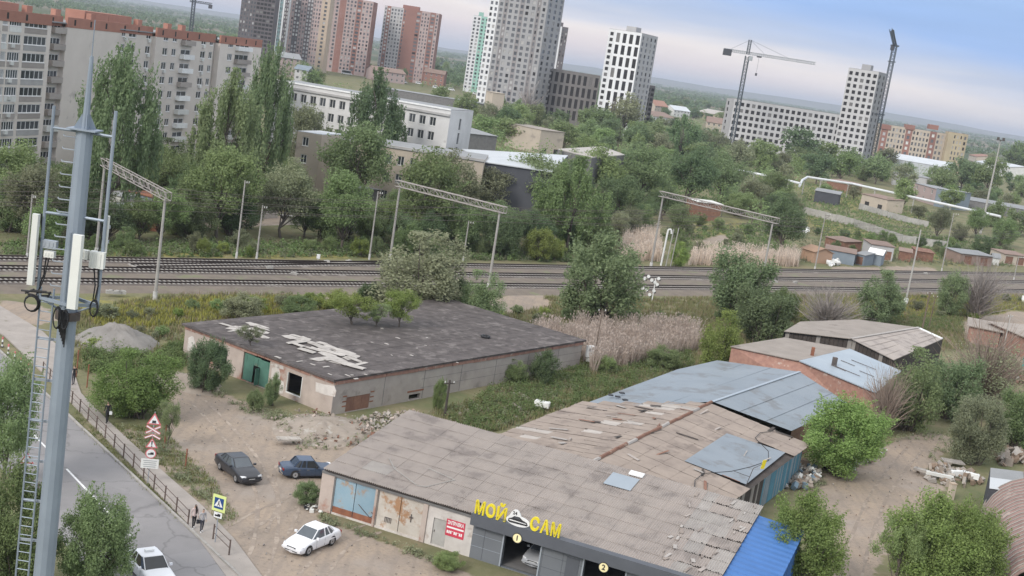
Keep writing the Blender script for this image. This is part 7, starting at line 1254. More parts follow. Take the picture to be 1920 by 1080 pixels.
# ------------------------------------------------------------------ pipeline and panel fence
mat('pipe', (.66, .67, .68), (.56, .57, .58), .3, .6)
def pipeline(label, pts, z, sup, r_=.45):
    P3 = [G(x, y, z+dz) for x, y, dz in pts]; r = T('heating_pipe', label, 'pipeline', (P3[0][0], P3[0][1], 0), 'heating pipelines'); mb = MB(); mb.path(P3, r_, 10); mb.build('pipe', 'pipe', r)
    for t in sup:
        i = min(int(t), len(P3)-2); q = lerp(P3[i], P3[i+1], t-i); mb = MB(); mb.tube((q[0], q[1], -.1), (q[0], q[1], q[2]-r_*.95), .22, n=6); mb.box((q[0], q[1], q[2]-r_-.1), (1.4, .5, .2)); mb.build('support', 'conc', r)
pipeline('white heating pipe on posts left of the pipe bend', [(1372, 316, 0), (1458, 334, 0), (1500, 344, 0)], 6, (.1, .5, .9, 1.5)); pipeline('long white heating pipe rising in a bend and crossing to the right', [(1499, 349, -1.2), (1504, 338, 0), (1514, 332, .3), (1600, 345, 0), (1745, 377, 0), (1876, 406, 0)], 6, (1.5, 2.3, 2.9, 3.3, 3.8, 4.3, 4.8))
def panel_fence(label, pts, h=2.0, step=3.0, m_='conc'):
    P3 = [G(*p) for p in pts]; r = T('panel_fence', label, 'fence', P3[0], 'concrete panel fences'); 
    for a, b in zip(P3[:-1], P3[1:]):
        L = np.linalg.norm(b-a); n = max(1, int(L/step)); d = unit(b-a)
        for k in range(n):
            p = lerp(a, b, k/n); e = lerp(a, b, (k+1)/n); mb = MB(); nn = np.array([-d[1], d[0], 0])*random.uniform(.06, .1); mb.ob(p+d*.06+[0, 0, random.uniform(0, .1)], (e-p)-d*.1, nn, (0, 0, h+random.uniform(-.08, .08))); mb.build('panel', m_, r); mb = MB(); mb.box(p+[0, 0, h/2+.05], (.16, .22, h+.15), math.atan2(d[1], d[0])); mb.build('post', m_, r)
panel_fence('concrete panel fence slanting down from the pipe bend', ((1502, 400), (1600, 424), (1690, 455), (1775, 468)), 2.2); panel_fence('grey panel fence under the long pipe', ((1610, 392), (1700, 418), (1740, 426)), 2.0)
# ------------------------------------------------------------------ mounds, rubble and scrap
def mound(name, label, px, h, m_, seed, cat='mound', kind=None):
    poly = np.array(GP(*px)); c = poly.mean(0); r = np.random.default_rng(seed); V_, F__ = [(0, 0, h)], []; n = 28; R_n = 6
    ang = np.linspace(0, 2*math.pi, n+1)[:-1]; pol = np.array([math.atan2(p[1]-c[1], p[0]-c[0]) for p in poly]); rad = np.array([np.linalg.norm(p-c) for p in poly]); od = np.argsort(pol); pol, rad = pol[od], rad[od]; rr2 = np.interp(ang, np.r_[pol-2*math.pi, pol, pol+2*math.pi], np.r_[rad, rad, rad])
    for k in range(1, R_n+1):
        for i in range(n): q = k/R_n; z = h*(1-q)**.9*(1+r.normal()*.12)+(0 if k < R_n else -.12)+r.normal()*.04*h*(k < R_n); V_.append((rr2[i]*q*math.cos(ang[i])*(1+r.normal()*.03), rr2[i]*q*math.sin(ang[i])*(1+r.normal()*.03), z))
    F__ = [(0, 1+i, 1+(i+1) % n) for i in range(n)]+[(1+(k-1)*n+i, 1+k*n+i, 1+k*n+(i+1) % n, 1+(k-1)*n+(i+1) % n) for k in range(1, R_n) for i in range(n)]
    o = link(name, mesh_np(name, np.array(V_), F__, m_, smooth=True), None, (c[0], c[1], 0)); tag(o, label, cat, None, kind); return o
mat('soilheap', (.33, .28, .235), (.26, .22, .185), 1.2, .95, .6, c3=(.38, .35, .31), c3cut=.62, bscale=5)
mound('gravel_mound', 'grey gravel mound beside the path left of the derelict building', ((150, 650), (165, 622), (205, 612), (260, 625), (292, 655), (250, 672), (190, 668)), 2.0, 'rock', 5); mound('soil_mound', 'low soil mound left of the derelict building wall', ((275, 712), (300, 695), (360, 700), (415, 728), (400, 742), (330, 730)), .7, 'soilheap', 6); mound('rubble_mound', 'soil and rubble mound before the corner of the derelict building', ((505, 800), (560, 775), (640, 780), (700, 795), (690, 830), (620, 838), (540, 830)), .9, 'soilheap', 8)
mat('scrapblue', (.20, .28, .34), (.16, .22, .28), 2, .8); mat('scrapbrown', (.30, .22, .165), (.22, .165, .125), 2, .9)
def rubble(name, label, px, n, smin, smax, mats_, seed, top=.5, z0=0.):
    r = np.random.default_rng(seed); poly = np.array(GP(*px)); mb = MB(); c = poly.mean(0); R_m = np.max(np.linalg.norm(poly-c, axis=1))
    for p in scatter_poly(poly, n):
        q = max(0, 1-np.linalg.norm(p-c)/R_m); s = r.uniform(smin, smax); a = [unit(r.normal(size=3)) for _ in range(1)][0]; u = unit(np.cross(a, r.normal(size=3))); v = np.cross(a, u); ex = np.array([1, r.uniform(.4, 1), r.uniform(.15, .6)])*s; o = np.array([p[0], p[1], z0+q*top*r.uniform(.3, 1)+s*.15]); k = len(mb.v)
        mb.ob(o-(a*ex[0]+u*ex[1]+v*ex[2])/2, a*ex[0], u*ex[1], v*ex[2], int(r.integers(0, len(mats_))))
    o = mb.build(name, mats_, None, (c[0], c[1], 0)); tag(o, label, 'rubble', None, 'stuff'); return o
rubble('rubble', 'broken brick and plaster rubble before the derelict corner', ((500, 790), (560, 770), (700, 790), (760, 775), (700, 830), (640, 845), (560, 840)), 230, .08, .34, ['rubble', 'plaster', 'rustplate', 'soilheap', 'soilheap', 'soilheap'], 1, .8); rubble('rubble', 'pale rubble between derelict building and slate roof', ((650, 800), (700, 780), (790, 770), (770, 790), (700, 840)), 190, .1, .42, ['rubble', 'rubble', 'soilheap', 'soilheap', 'plaster'], 2, .6); rubble('rubble', 'scattered debris in the weeds behind the slate roof', ((830, 780), (960, 720), (1050, 740), (960, 790), (870, 810)), 70, .12, .55, ['rubble', 'soilheap', 'soilheap'], 3, .3)
rubble('rubbish_heap', 'mixed rubbish heap beside the striped plank wall', ((1465, 915), (1480, 885), (1525, 880), (1538, 900), (1510, 920)), 150, .15, .75, ['rubble', 'soilheap', 'scrapblue', 'scrapbrown', 'rubble', 'offwhite'], 4, 1.2); rubble('rubbish_heap', 'small rubbish strip under the bright maple', ((1540, 880), (1600, 870), (1660, 840), (1665, 850), (1600, 885)), 90, .12, .6, ['offwhite', 'rubble', 'scrapbrown', 'black'], 5, .5); rubble('scrap_heap', 'scrap timber heap at the right side of the lot', ((1720, 885), (1760, 870), (1830, 890), (1850, 905), (1800, 915), (1745, 905)), 110, .15, .8, ['rubble', 'scrapbrown', 'planklight', 'scrapbrown', 'soilheap'], 6, .7); rubble('scrap_heap', 'scrap and rubble behind the pale shed roof at the right', ((1860, 850), (1920, 840), (1925, 870), (1870, 878)), 90, .2, 1.0, ['rubble', 'scrapbrown', 'soilheap'], 7, .6); rubble('white_sacks', 'white sacks beside the long grey garage', ((1545, 492), (1570, 488), (1575, 498), (1555, 500)), 40, .5, 1.1, ['white', 'offwhite'], 8, .8); rubble('white_sacks', 'white tarpaulin bundle above the garage row', ((1498, 432), (1515, 430), (1516, 438), (1500, 439)), 24, .6, 1.4, ['white', 'offwhite'], 9, .8); rubble('rubble', 'litter along the garage foot', ((570, 950), (600, 945), (605, 962), (580, 965)), 30, .08, .35, ['offwhite', 'rubble', 'black'], 10, .1); rubble('rubble', 'pale rubble among the belt trees by the leaning post', ((640, 425), (690, 415), (725, 425), (720, 440), (660, 445)), 90, .3, 1.1, ['rubble', 'offwhite'], 12, 1.2); rubble('rubble', 'scrap at the right edge beside the green lorry', ((1880, 690), (1920, 690), (1925, 720), (1890, 718)), 60, .2, .9, ['rubble', 'scrapbrown', 'rustplate'], 13, .9)
# stones and litter strewn over the yard and the lot
rubble('gravel', 'small stones and litter strewn over the dirt yard', ((270, 700), (500, 775), (600, 860), (600, 960), (880, 1080), (440, 1085), (455, 985), (345, 830)), 230, .04, .13, ['rubble', 'soilheap', 'rock', 'soilheap'], 41, .02); rubble('gravel', 'small stones and litter strewn over the right hand lot', ((1680, 815), (1770, 808), (1735, 880), (1770, 915), (1640, 1060), (1620, 1085), (1545, 1085), (1560, 960), (1500, 930)), 200, .04, .15, ['rubble', 'soilheap', 'rock', 'scrapbrown'], 42, .02)
mat('rut', (.30, .245, .20), (.25, .205, .17), .6, .95, .4, c3=(.37, .305, .25), c3cut=.53, c3scale=.9, bscale=5)
for px in ([(470, 1100), (500, 1010), (505, 930), (470, 860), (420, 800), (370, 750)], [(560, 1110), (600, 1060), (640, 1010), (700, 990)], [(430, 1000), (500, 960), (560, 935), (590, 925)], [(520, 1000), (545, 940), (530, 880), (560, 850)], [(1590, 1110), (1610, 1020), (1640, 940), (1680, 880), (1720, 835)]):
    P3 = np.array([G(*p)[:2] for p in px]); tt = np.linspace(0, len(P3)-1, 26); cx_ = np.stack([np.interp(tt, np.arange(len(P3)), P3[:, i]) for i in (0, 1)], 1)
    for _ in range(3): cx_[1:-1] = (cx_[:-2]+cx_[1:-1]*2+cx_[2:])/4
    tg = np.gradient(cx_, axis=0); tg /= np.linalg.norm(tg, axis=1)[:, None]; nn_ = np.stack([-tg[:, 1], tg[:, 0]], 1); mb = MB()
    for off in (-.75, .75):
        wd_ = .13+.05*np.sin(np.arange(26)*1.7+off); a = cx_+nn_*(off-wd_)[:, None]; b_ = cx_+nn_*(off+wd_)[:, None]; zz2 = lambda q: float(ZZ[np.clip(np.searchsorted(gx, q[0]), 0, len(gx)-1), np.clip(np.searchsorted(gy, q[1]), 0, len(gy)-1)])+.012
        for i in range(25): mb.quad((*a[i], zz2(a[i])), (*b_[i], zz2(b_[i])), (*b_[i+1], zz2(b_[i+1])), (*a[i+1], zz2(a[i+1])))
    mb.build('tyre_track', 'rut')['kind'] = 'structure'
# pieces one can pick out
for k, (x, y, L, w, h, m_, lb_) in enumerate(((1015, 768, 1.5, .9, .5, 'offwhite', 'white slab lying in the weeds behind the slate roof'), (540, 832, 2.0, .8, .15, 'rubble', 'pale board lying before the rubble mound'), (1785, 872, 2.2, 1.3, .12, 'planklight', 'weathered door frame leaning on the scrap heap'), (1735, 892, 2.4, .7, .2, 'planklight', 'plank bundle at the left of the scrap heap'), (1760, 900, 2.6, .4, .3, 'offwhite', 'white frame at the foot of the scrap heap'), (1500, 882, 1.2, .9, .8, 'scrapbrown', 'brown crate on top of the rubbish heap'), (1795, 898, 1.8, .5, .5, 'white', 'left white panel behind the scrap heap'), (1818, 902, 1.6, .5, .5, 'white', 'right white panel behind the scrap heap'))):
    p = G(x, y); a = random.uniform(-.6, .6); mb = MB(); mb.box(p+[0, 0, .35+h/2], (L, w, h), a)
    for q in (-.4, 0, .4): mb.box(p+np.array([q*L*math.cos(a), q*L*math.sin(a), .35+h+.02]), (.08, w*1.02, .04), a)
    tag(mb.build('board_piece', m_, None, p), lb_, 'board')
p = G(1781, 936); r = T('wooden_post', 'short yellow wooden post at the edge of the lot', 'post', p); mb = MB(); mb.box(p+[0, 0, .75], (.5, .5, 1.5), .3); mb.build('shaft', 'tan', r); mb = MB(); mb.box(p+[0, 0, 1.56], (.56, .56, .1), .3); mb.build('cap', 'towercream', r)
# ------------------------------------------------------------------ right-hand sheds
A_, B_ = G(1857, 878, 3.0), G(1990, 894, 3.0); C_, D_ = G(1990, 935, 2.4), G(1855, 916, 2.4); r = T('pale_shed', 'shed with patched pale and grey sheet roof beside the arched hangar', 'shed', (D_[0], D_[1], 0)); mid = lambda t: (lerp(A_, D_, t), lerp(B_, C_, t))
q0, q1 = mid(0), mid(.52); mb = MB(); mb.prism([q0[0], q0[1], q1[1], q1[0]], (0, 0, .06)); mb.build('roof_sheet', 'greyroof', r); q0, q1 = mid(.5), mid(1.0); mb = MB(); mb.prism([q0[0]+[0, 0, .065], q0[1]+[0, 0, .065], q1[1], q1[0]], (0, 0, .03)); mb.build('roof_sheet', 'paleroof', r); q0 = lerp(A_, B_, .46); mb = MB(); mb.prism([q0+[0, 0, .13], B_+[0, 0, .13], lerp(B_, C_, .8)+[0, 0, .13], lerp(q0, lerp(A_, B_, .5)*.3+lerp(D_, C_, .5)*.7, .8)+[0, 0, .13]], (0, 0, .03)); mb.build('roof_sheet', 'rustplate', r)
mb = MB()
for a, b in ((D_, C_), (A_, D_), (C_, B_), (B_, A_)): mb.quad((a[0], a[1], -.1), (b[0], b[1], -.1), (b[0], b[1], b[2]-.05), (a[0], a[1], a[2]-.05))
mb.build('wall', 'darkwall', r)
# arched hangar of rusty ribbed sheet
mat('ribrust', (.30, .205, .185), (.24, .165, .15), 1.0, .7, c3=(.36, .29, .26), c3cut=.6); h0, h1 = G(1850, 930, 1.5), G(1884, 1125, 1.5); dH = unit(np.array([*(h1-h0)[:2], 0])); sH = np.array([-dH[1], dH[0], 0]); sH = sH if sH[0] > 0 else -sH; LH = 24.; RW = 5.0; h0 = np.array([h0[0], h0[1], 0])-dH*.5
r = T('arched_hangar', 'rusty arched hangar of ribbed sheet metal at the lower right', 'hangar', h0); 
nH = 26; wH = LH/nH
for k in range(nH):
    mb = MB(); n = 14; V_ = []
    for j, (u, dr) in enumerate(((0, 0), (.30, 0), (.38, .11), (.62, .11), (.70, 0), (1.0, 0))):
        for i in range(n+1): a = math.pi*i/n; V_.append(h0+dH*(k+u)*wH+sH*(RW-(RW+dr)*math.cos(a))+np.array([0, 0, (4.2+dr)*math.sin(a)]))
    m1 = n+1; mb.add(V_, [(j*m1+i, j*m1+i+1, (j+1)*m1+i+1, (j+1)*m1+i) for j in range(5) for i in range(n)]); o = mb.build('roof_bay', 'ribrust', r)
    mb = MB(); pts = [h0+dH*(k+.5)*wH+sH*(RW-(RW+.14)*math.cos(math.pi*i/n))+np.array([0, 0, 4.34*math.sin(math.pi*i/n)]) for i in range(n+1)]; mb.path(pts, .055, 4); mb.build('rib', 'planklight', o)
mb = MB(); mb.prism([h0+dH*.05+sH*(RW-(RW-.05)*math.cos(math.pi*i/14))+np.array([0, 0, 4.15*math.sin(math.pi*i/14)]) for i in range(15)], dH*.1); mb.build('end_wall', 'rustplate', r)
shed('brick_shed', 'long brick shed with pale roof at the right edge before the tracks', (1850, 640), (1960, 690), 3.2, 9, 'brick', 'feltbeige', 'shed', .3, .5, doors=0); shed('low_brick_shed', 'low shed with grey felt roof behind the half bare tree', (1812, 640), (1870, 652), 2.6, 8, 'brick', 'feltbeige', 'shed', .2, .5)
p = G(1935, 708); r = T('green_lorry', 'turquoise lorry cab at the right edge of the picture', 'lorry', p); mb = MB(); mb.box(p+[0, 0, 1.9], (2.6, 2.2, 2.0), .3); mb.build('cab', 'teal', r); mb = MB(); mb.box(p+[-.4, -1.12, 2.0], (1.5, .06, .8), .3); mb.build('windscreen', 'carglassdark', r); mb = MB(); mb.box(p+[0, -.1, .75], (2.4, 2.4, .35), .3); mb.build('bumper', 'black', r)
for s in (-1, 1): mb = MB(); c = p+np.array([s*.95, -.55, .48]); mb.tube(c-[.15, 0, 0], c+[.15, 0, 0], .48, n=14); mb.build('wheel', 'rubber', r)
# ------------------------------------------------------------------ ground cover (nobody could count it)
def blades(name, label, pts, h, w, m_, per=5, lean=.35, cat='grass', seed=1, head=0):
    r = np.random.default_rng(seed); P_ = np.repeat(np.asarray(pts), per, 0); n = len(P_); th = r.uniform(0, 6.28, n); H = h*r.uniform(.45, 1.3, n);
    if head: H = H*np.repeat(.6+.7*vnoise(np.asarray(pts)[:, 0], np.asarray(pts)[:, 1], 6, seed), per)
    W_ = w*r.uniform(.6, 1.3, n); P_ = P_+np.stack([r.normal(0, .13, n), r.normal(0, .13, n)], 1)
    d = np.stack([np.cos(th), np.sin(th)], 1); L_ = r.uniform(0, lean, n)*H; la = r.uniform(0, 6.28, n); tip = np.stack([P_[:, 0]+np.cos(la)*L_, P_[:, 1]+np.sin(la)*L_, H], 1); b0 = np.concatenate([P_-d*W_[:, None]/2, np.full((n, 1), -.05)], 1); b1 = np.concatenate([P_+d*W_[:, None]/2, np.full((n, 1), -.05)], 1)
    mid_ = (b0+b1)/2*.45+tip*.55; dd = np.concatenate([d*W_[:, None]*.42, np.zeros((n, 1))], 1); v = np.stack([b0, b1, mid_+dd, tip, mid_-dd], 1).reshape(-1, 3); f = np.arange(5*n).reshape(n, 5)
    if head: s_ = np.concatenate([d*.075, np.zeros((n, 1))], 1); dn = np.stack([np.cos(la)*.12, np.sin(la)*.12, np.full(n, .0)], 1); hv2 = np.stack([tip-[0, 0, head*.5], tip+s_, tip+[0, 0, head*.35]+dn, tip+[0, 0, head*.5]+dn*1.4, tip-s_], 1).reshape(-1, 3); v = np.concatenate([v, hv2]); f = np.concatenate([f, np.arange(5*n).reshape(n, 5)+5*n])
    o = link(name, mesh_np(name, v, f, m_)); tag(o, label, cat, None, 'stuff'); return o
def zone(px, n, nodirt=True, seed=0):
    r = np.random.default_rng(seed); poly = np.array(GP(*px)); lo, hi = poly.min(0), poly.max(0); o = np.empty((0, 2))
    while len(o) < n: p = lo+(hi-lo)*r.random((n*2, 2)); p = p[inpoly(p[:, 0], p[:, 1], poly)]; o = np.concatenate([o, p])
    o = o[:n]
    clump = vnoise(o[:, 0], o[:, 1], 5, seed+40)+.5*vnoise(o[:, 0], o[:, 1], 1.7, seed+41); o = o[clump+r.normal(0, .12, len(o)) > .62]
    if nodirt: o = o[from_grid(DIRT, o[:, 0], o[:, 1]) < .35]
    bad = np.zeros(len(o), bool)
    for pg in (ROAD, PATH, [DA, DB, DC, DD], [gp(0, 0, 0)[:2], gp(GL+aL, 0, 0)[:2], gp(GL+aL, GD, 0)[:2], gp(0, GD, 0)[:2]], [p[:2] for p in (gL0, gL1, gL2, gE1, gE0)], [bp_(-HW, 0, 0)[:2], bp_(-HW, RL, 0)[:2], bp_(HW, RL, 0)[:2], bp_(HW, -4, 0)[:2]], bedA, [w0[:2], w2[:2], bk[2][:2], bk[0][:2]], [a0_[:2], a2_[:2], bE[:2], bL[:2]]): bad |= inpoly(o[:, 0], o[:, 1], [q[:2] for q in pg])
    return o[~bad]
FIELD = ((130, 580), (330, 552), (700, 552), (1200, 560), (1500, 555), (1920, 545), (1990, 640), (1760, 660), (1500, 630), (1380, 650), (1290, 690), (1080, 770), (850, 830), (700, 800), (780, 780), (1090, 690), (830, 590), (340, 640), (330, 690), (140, 690))
blades('grass', 'short green grass on the bank before the railway', zone(FIELD, 26000, seed=1), .5, .10, 'grass_blade', 5, seed=2)
blades('dry_grass', 'dry straw coloured grass on the bank before the railway', zone(FIELD, 9000, seed=3), .55, .07, 'drygrass', 5, seed=4)
blades('yellow_flowers', 'yellow flowering weeds along the railway bank', np.concatenate([zone(((150, 590), (330, 562), (600, 556), (620, 590), (380, 605), (200, 622)), 2600, seed=5), zone(((1480, 565), (1920, 550), (1920, 590), (1500, 605)), 2200, seed=6)]), .55, .12, 'flower', 4, seed=7)
blades('verge_grass', 'patchy grass on the verge between road, path and yard', np.concatenate([zone(((140, 762), (300, 900), (352, 990), (330, 975), (140, 792)), 900, False, 8), zone(((200, 795), (300, 800), (400, 900), (455, 985), (425, 985), (300, 872)), 1500, False, 9)]), .14, .06, 'grass_blade', 4, seed=10)
def clumps(name, label, pts, h, leaf, m_, per=26, cat='weeds', seed=1):
    r = np.random.default_rng(seed); n = len(pts); hh = h*r.uniform(.35, 1.3, n)*(.55+.9*vnoise(pts[:, 0], pts[:, 1], 4, seed)); rad = hh*r.uniform(.35, .65, n); ci = np.repeat(np.arange(n), per); d = rdir(r, len(ci)); d[:, 2] = np.abs(d[:, 2]); q = r.uniform(.25, 1, len(ci))[:, None]**.6
    C = np.concatenate([pts[ci], np.zeros((len(ci), 1))], 1)+d*q*np.stack([rad[ci], rad[ci], hh[ci]], 1); v, f = leaves_at(r, C, leaf, d); o = link(name, mesh_np(name, v, f, m_)); tag(o, label, cat, None, 'stuff'); return o
clumps('tall_weeds', 'tall green weeds between derelict building and sheds', np.concatenate([zone(((830, 790), (960, 700), (1100, 690), (1290, 640), (1300, 690), (1060, 765), (900, 815)), 2600, seed=11), zone(((140, 680), (180, 640), (290, 665), (345, 640), (345, 700), (250, 690), (170, 700)), 1500, seed=12), zone(((1500, 600), (1920, 585), (1800, 625), (1500, 615)), 1500, seed=13)]), .95, .17, 'weed', 30, seed=14)
clumps('grey_weeds', 'grey green weeds mixed into the rubble and bank', np.concatenate([zone(((830, 790), (960, 700), (1100, 690), (1290, 640), (1300, 690), (1060, 765), (900, 815)), 1100, seed=31), zone(((500, 780), (640, 790), (760, 780), (700, 840), (560, 845)), 260, False, seed=32), zone(FIELD, 1500, seed=33), zone(((210, 800), (300, 805), (400, 905), (450, 980), (425, 980), (300, 872)), 160, False, seed=34), zone(((425, 748), (500, 768), (622, 786), (625, 800), (490, 786), (425, 760)), 130, False, seed=36), zone(((600, 968), (880, 1072), (885, 1082), (600, 978)), 110, False, seed=37), zone(((262, 690), (330, 700), (430, 742), (425, 752), (330, 712), (262, 700)), 120, False, seed=38), zone(((1655, 835), (1700, 815), (1770, 808), (1790, 830), (1735, 880), (1728, 872), (1770, 825), (1700, 825)), 90, False, seed=39), zone(((1500, 930), (1545, 890), (1560, 900), (1520, 935), (1560, 1000), (1545, 1010)), 90, False, seed=43)]), .6, .14, 'leaf_olive', 24, seed=35)
clumps('weeds_beyond', 'green weeds along the far side of the tracks', np.concatenate([zone(((0, 455), (700, 455), (1200, 480), (1200, 495), (700, 482), (0, 482)), 2600, seed=15), zone(((1500, 390), (1900, 470), (1900, 500), (1560, 470)), 2600, seed=16), zone(((1500, 340), (1760, 400), (1750, 440), (1500, 400)), 2200, seed=18), zone(((1240, 440), (1420, 420), (1500, 470), (1290, 485)), 1200, seed=19)]), .9, .3, 'weed', 22, seed=17)
clumps('dry_weeds', 'dry grey weeds mixed along the far side of the tracks', np.concatenate([zone(((0, 450), (700, 450), (1200, 475), (1200, 495), (700, 484), (0, 484)), 1500, seed=55), zone(((1240, 430), (1420, 415), (1900, 470), (1900, 500), (1290, 488)), 2200, seed=56), zone(((1500, 340), (1760, 400), (1750, 440), (1500, 400)), 900, seed=57)]), 1.0, .28, 'leaf_olive', 22, seed=58)
blades('reeds', 'pale pink brown dry reeds between willow bush and sheds', np.concatenate([zone(((985, 655), (1005, 632), (1080, 625), (1200, 622), (1300, 628), (1312, 655), (1230, 678), (1110, 702), (1085, 668)), 3000, seed=20)[:, :2]]), 2.3, .085, 'reed', 6, .3, 'reeds', seed=21, head=.34)
blades('far_reeds', 'pale dry reeds beyond the tracks under the right gantry', np.concatenate([zone(((1160, 490), (1170, 450), (1230, 440), (1240, 490)), 1400, seed=22), zone(((1290, 497), (1300, 480), (1490, 484), (1500, 500)), 1300, seed=23)]), 2.4, .14, 'reed', 5, .22, 'reeds', seed=24, head=.4)
# ------------------------------------------------------------------ trees that fill the belt and the quarters beyond
BLD = [[aline(S[0], 3), aline(S[6], 3), aline(S[6], -14), aline(S[0], -14)], [SA[:2], SB[:2], SC, SDp], [TA[:2]-[1, 3], TB[:2]-[-1, 3], TB[:2]+[0, 21], TA[:2]+[0, 21]], [HA[:2]-[0, 3], HB[:2]-[0, 3], AtY(1065, 291, 300)[:2], AtY(866, 279, 300)[:2]], bedA, toe]
BOXES = [o for o in bpy.data.objects if o.parent is None and o.get('category') in ('garage', 'hut', 'shed', 'house', 'tower', 'building', 'workshop', 'hall', 'kiosk')]
keepout = [(ORG[o.name][0], ORG[o.name][1]) for o in BOXES]; spots = [tuple(o.location[:2]) for o in BELTO+FARO]
def fill(px, n, hlo, hhi, leafs, group, seed, gap, shapes=('round', 'round', 'bush'), wr=(.75, 1.15), bad=None):
    r = np.random.default_rng(seed); poly = np.array(px, float); lo, hi = poly.min(0), poly.max(0); res = []; tries = 0
    while len(res) < n and tries < n*60:
        tries += 1; q = lo+(hi-lo)*r.random(2)
        if not inpoly(q[0], q[1], poly): continue
        p = G(q[0], q[1])
        if any(inpoly(p[0], p[1], [x[:2] for x in b_]) for b_ in BLD) or any(math.hypot(p[0]-x, p[1]-y) < gap for x, y in spots) or any(math.hypot(p[0]-x, p[1]-y) < 5 for x, y in keepout) or from_grid(DIRT, p[0], p[1]) > .3: continue
        if (600 < q[0] < 925 and 2 < q[1]-(146+(q[0]-700)*.185) < 42) or (185 < q[0] < 330 and 385 < q[1] < 452) or (535 < q[0] < 605 and 400 < q[1] < 440) or (1370 < q[0] < 1890 and 2 < q[1]-(317+(q[0]-1375)*.178) < 62 and hhi > 4): continue
        spots.append((p[0], p[1])); h = r.uniform(hlo, hhi); s = shapes[r.integers(len(shapes))]; w = h*r.uniform(*wr)*(.45 if s == 'tall' else 1)
        lf_ = leafs[r.integers(len(leafs))]; res.append(plant(dict(leaf_mid='leafy_tree', leaf_dark='green_tree', leaf_olive='silver_tree').get(lf_, 'leafy_tree') if h > 4 else 'leafy_bush', q[0], q[1], w, h, s, lf_, '', group, metres=True))  # plain leafy trees throughout; the name only follows the leaf colour
    return res
LM = ['leaf_mid', 'leaf_mid', 'leaf_dark', 'leaf_olive']
g_a = fill([(0, 345), (140, 330), (330, 320), (560, 320), (560, 450), (330, 452), (0, 470)], 60, 5, 8.5, LM, 'trees in the belt beyond the railway', 1, 2.8); g_b = fill([(560, 395), (700, 420), (905, 400), (1000, 330), (1240, 310), (1330, 350), (1225, 430), (1140, 465), (1000, 478), (700, 470), (560, 455)], 80, 4.5, 8.5, LM, 'trees in the belt beyond the railway', 2, 3.0)
g_b2 = fill([(0, 462), (330, 460), (700, 466), (1200, 478), (1200, 490), (700, 482), (0, 480)], 26, 1.6, 3.2, ['leaf_mid', 'leaf_bright', 'leaf_olive'], 'bushes along the far side of the tracks', 3, 2.5, ('bush',), (.9, 1.4))
g_c = fill([(500, 150), (720, 168), (900, 195), (1010, 240), (1250, 250), (1350, 270), (1350, 330), (1100, 300), (1000, 268), (880, 272), (880, 230), (700, 190), (500, 170)], 80, 8, 14, LM, 'trees around the towers', 4, 7)
g_d = fill([(1350, 285), (1700, 320), (1920, 330), (1920, 400), (1780, 400), (1700, 345), (1480, 330), (1350, 330)], 80, 6, 10, LM, 'trees before the building sites', 5, 6); g_e = fill([(1350, 335), (1480, 345), (1500, 430), (1420, 420), (1350, 400)], 30, 4, 8, LM, 'trees before the building sites', 6, 4); g_f = fill([(1520, 440), (1900, 470), (1920, 490), (1560, 480)], 36, 1.8, 3.6, ['leaf_mid', 'leaf_olive', 'leaf_mid', 'leaf_dark'], 'bushes among the garages', 7, 2.6, ('bush',))
g_g = fill([(820, 108), (880, 118), (895, 170), (700, 150), (520, 110), (440, 95), (440, 80), (700, 108)], 50, 10, 16, LM, 'trees at the foot of the far towers', 8, 9); g_h = fill([(1210, 170), (1360, 195), (1360, 235), (1210, 225)], 40, 8, 13, LM, 'trees among the distant villas', 9, 9); g_i = fill([(1820, 275), (1920, 290), (1920, 330), (1820, 310)], 26, 8, 13, LM, 'trees among the distant villas', 10, 9)
g_j = fill([(1240, 425), (1420, 415), (1500, 470), (1290, 482)], 16, 1.8, 3.6, ['leaf_mid', 'leaf_olive'], 'bushes among the garages', 11, 3, ('bush',))
def ordinals(objs, phrase):
    objs.sort(key=lambda o: PX(o.matrix_world.translation if False else tuple(o.location))[0])
    for i, o in enumerate(objs):
        col_ = next((c.data.materials[0].name for c in o.children if c.name.startswith('crown')), 'leaf_mid'); nm = {'leaf_mid': 'green', 'leaf_dark': 'dark green', 'leaf_olive': 'grey green', 'leaf_bright': 'bright green'}.get(col_, 'bare'); o['label'] = f"{nm} {'tree' if 'tree' in o.name else 'bush'}, {ordw(i+1)} from the left {phrase}"
ordinals([o for o in BELTO+g_a+g_b if 'poplar' not in o.name], 'in the belt beyond the railway'); pops = sorted([o for o in BELTO if 'poplar' in o.name], key=lambda o: PX(tuple(o.location))[0])
for o, l in zip(pops, ('tall dark twin poplar in front of the apartment block', 'bright poplar left of the tallest poplar at the apartment end', 'tallest slim poplar at the right end of the apartment block', 'dark dense poplar hiding the middle of the white school', 'feathery pale poplar in the belt right of the dark hall')): o['label'] = l
ordinals(BANK, 'on the near railway bank'); ordinals(g_b2, 'along the far side of the tracks'); ordinals(g_c, 'around the tower bases'); ordinals(FARO+g_d+g_e, 'before the building site'); ordinals(g_f+g_j, 'among the garages'); ordinals(g_g, 'at the foot of the far towers'); ordinals(g_h+g_i, 'among the distant villas')
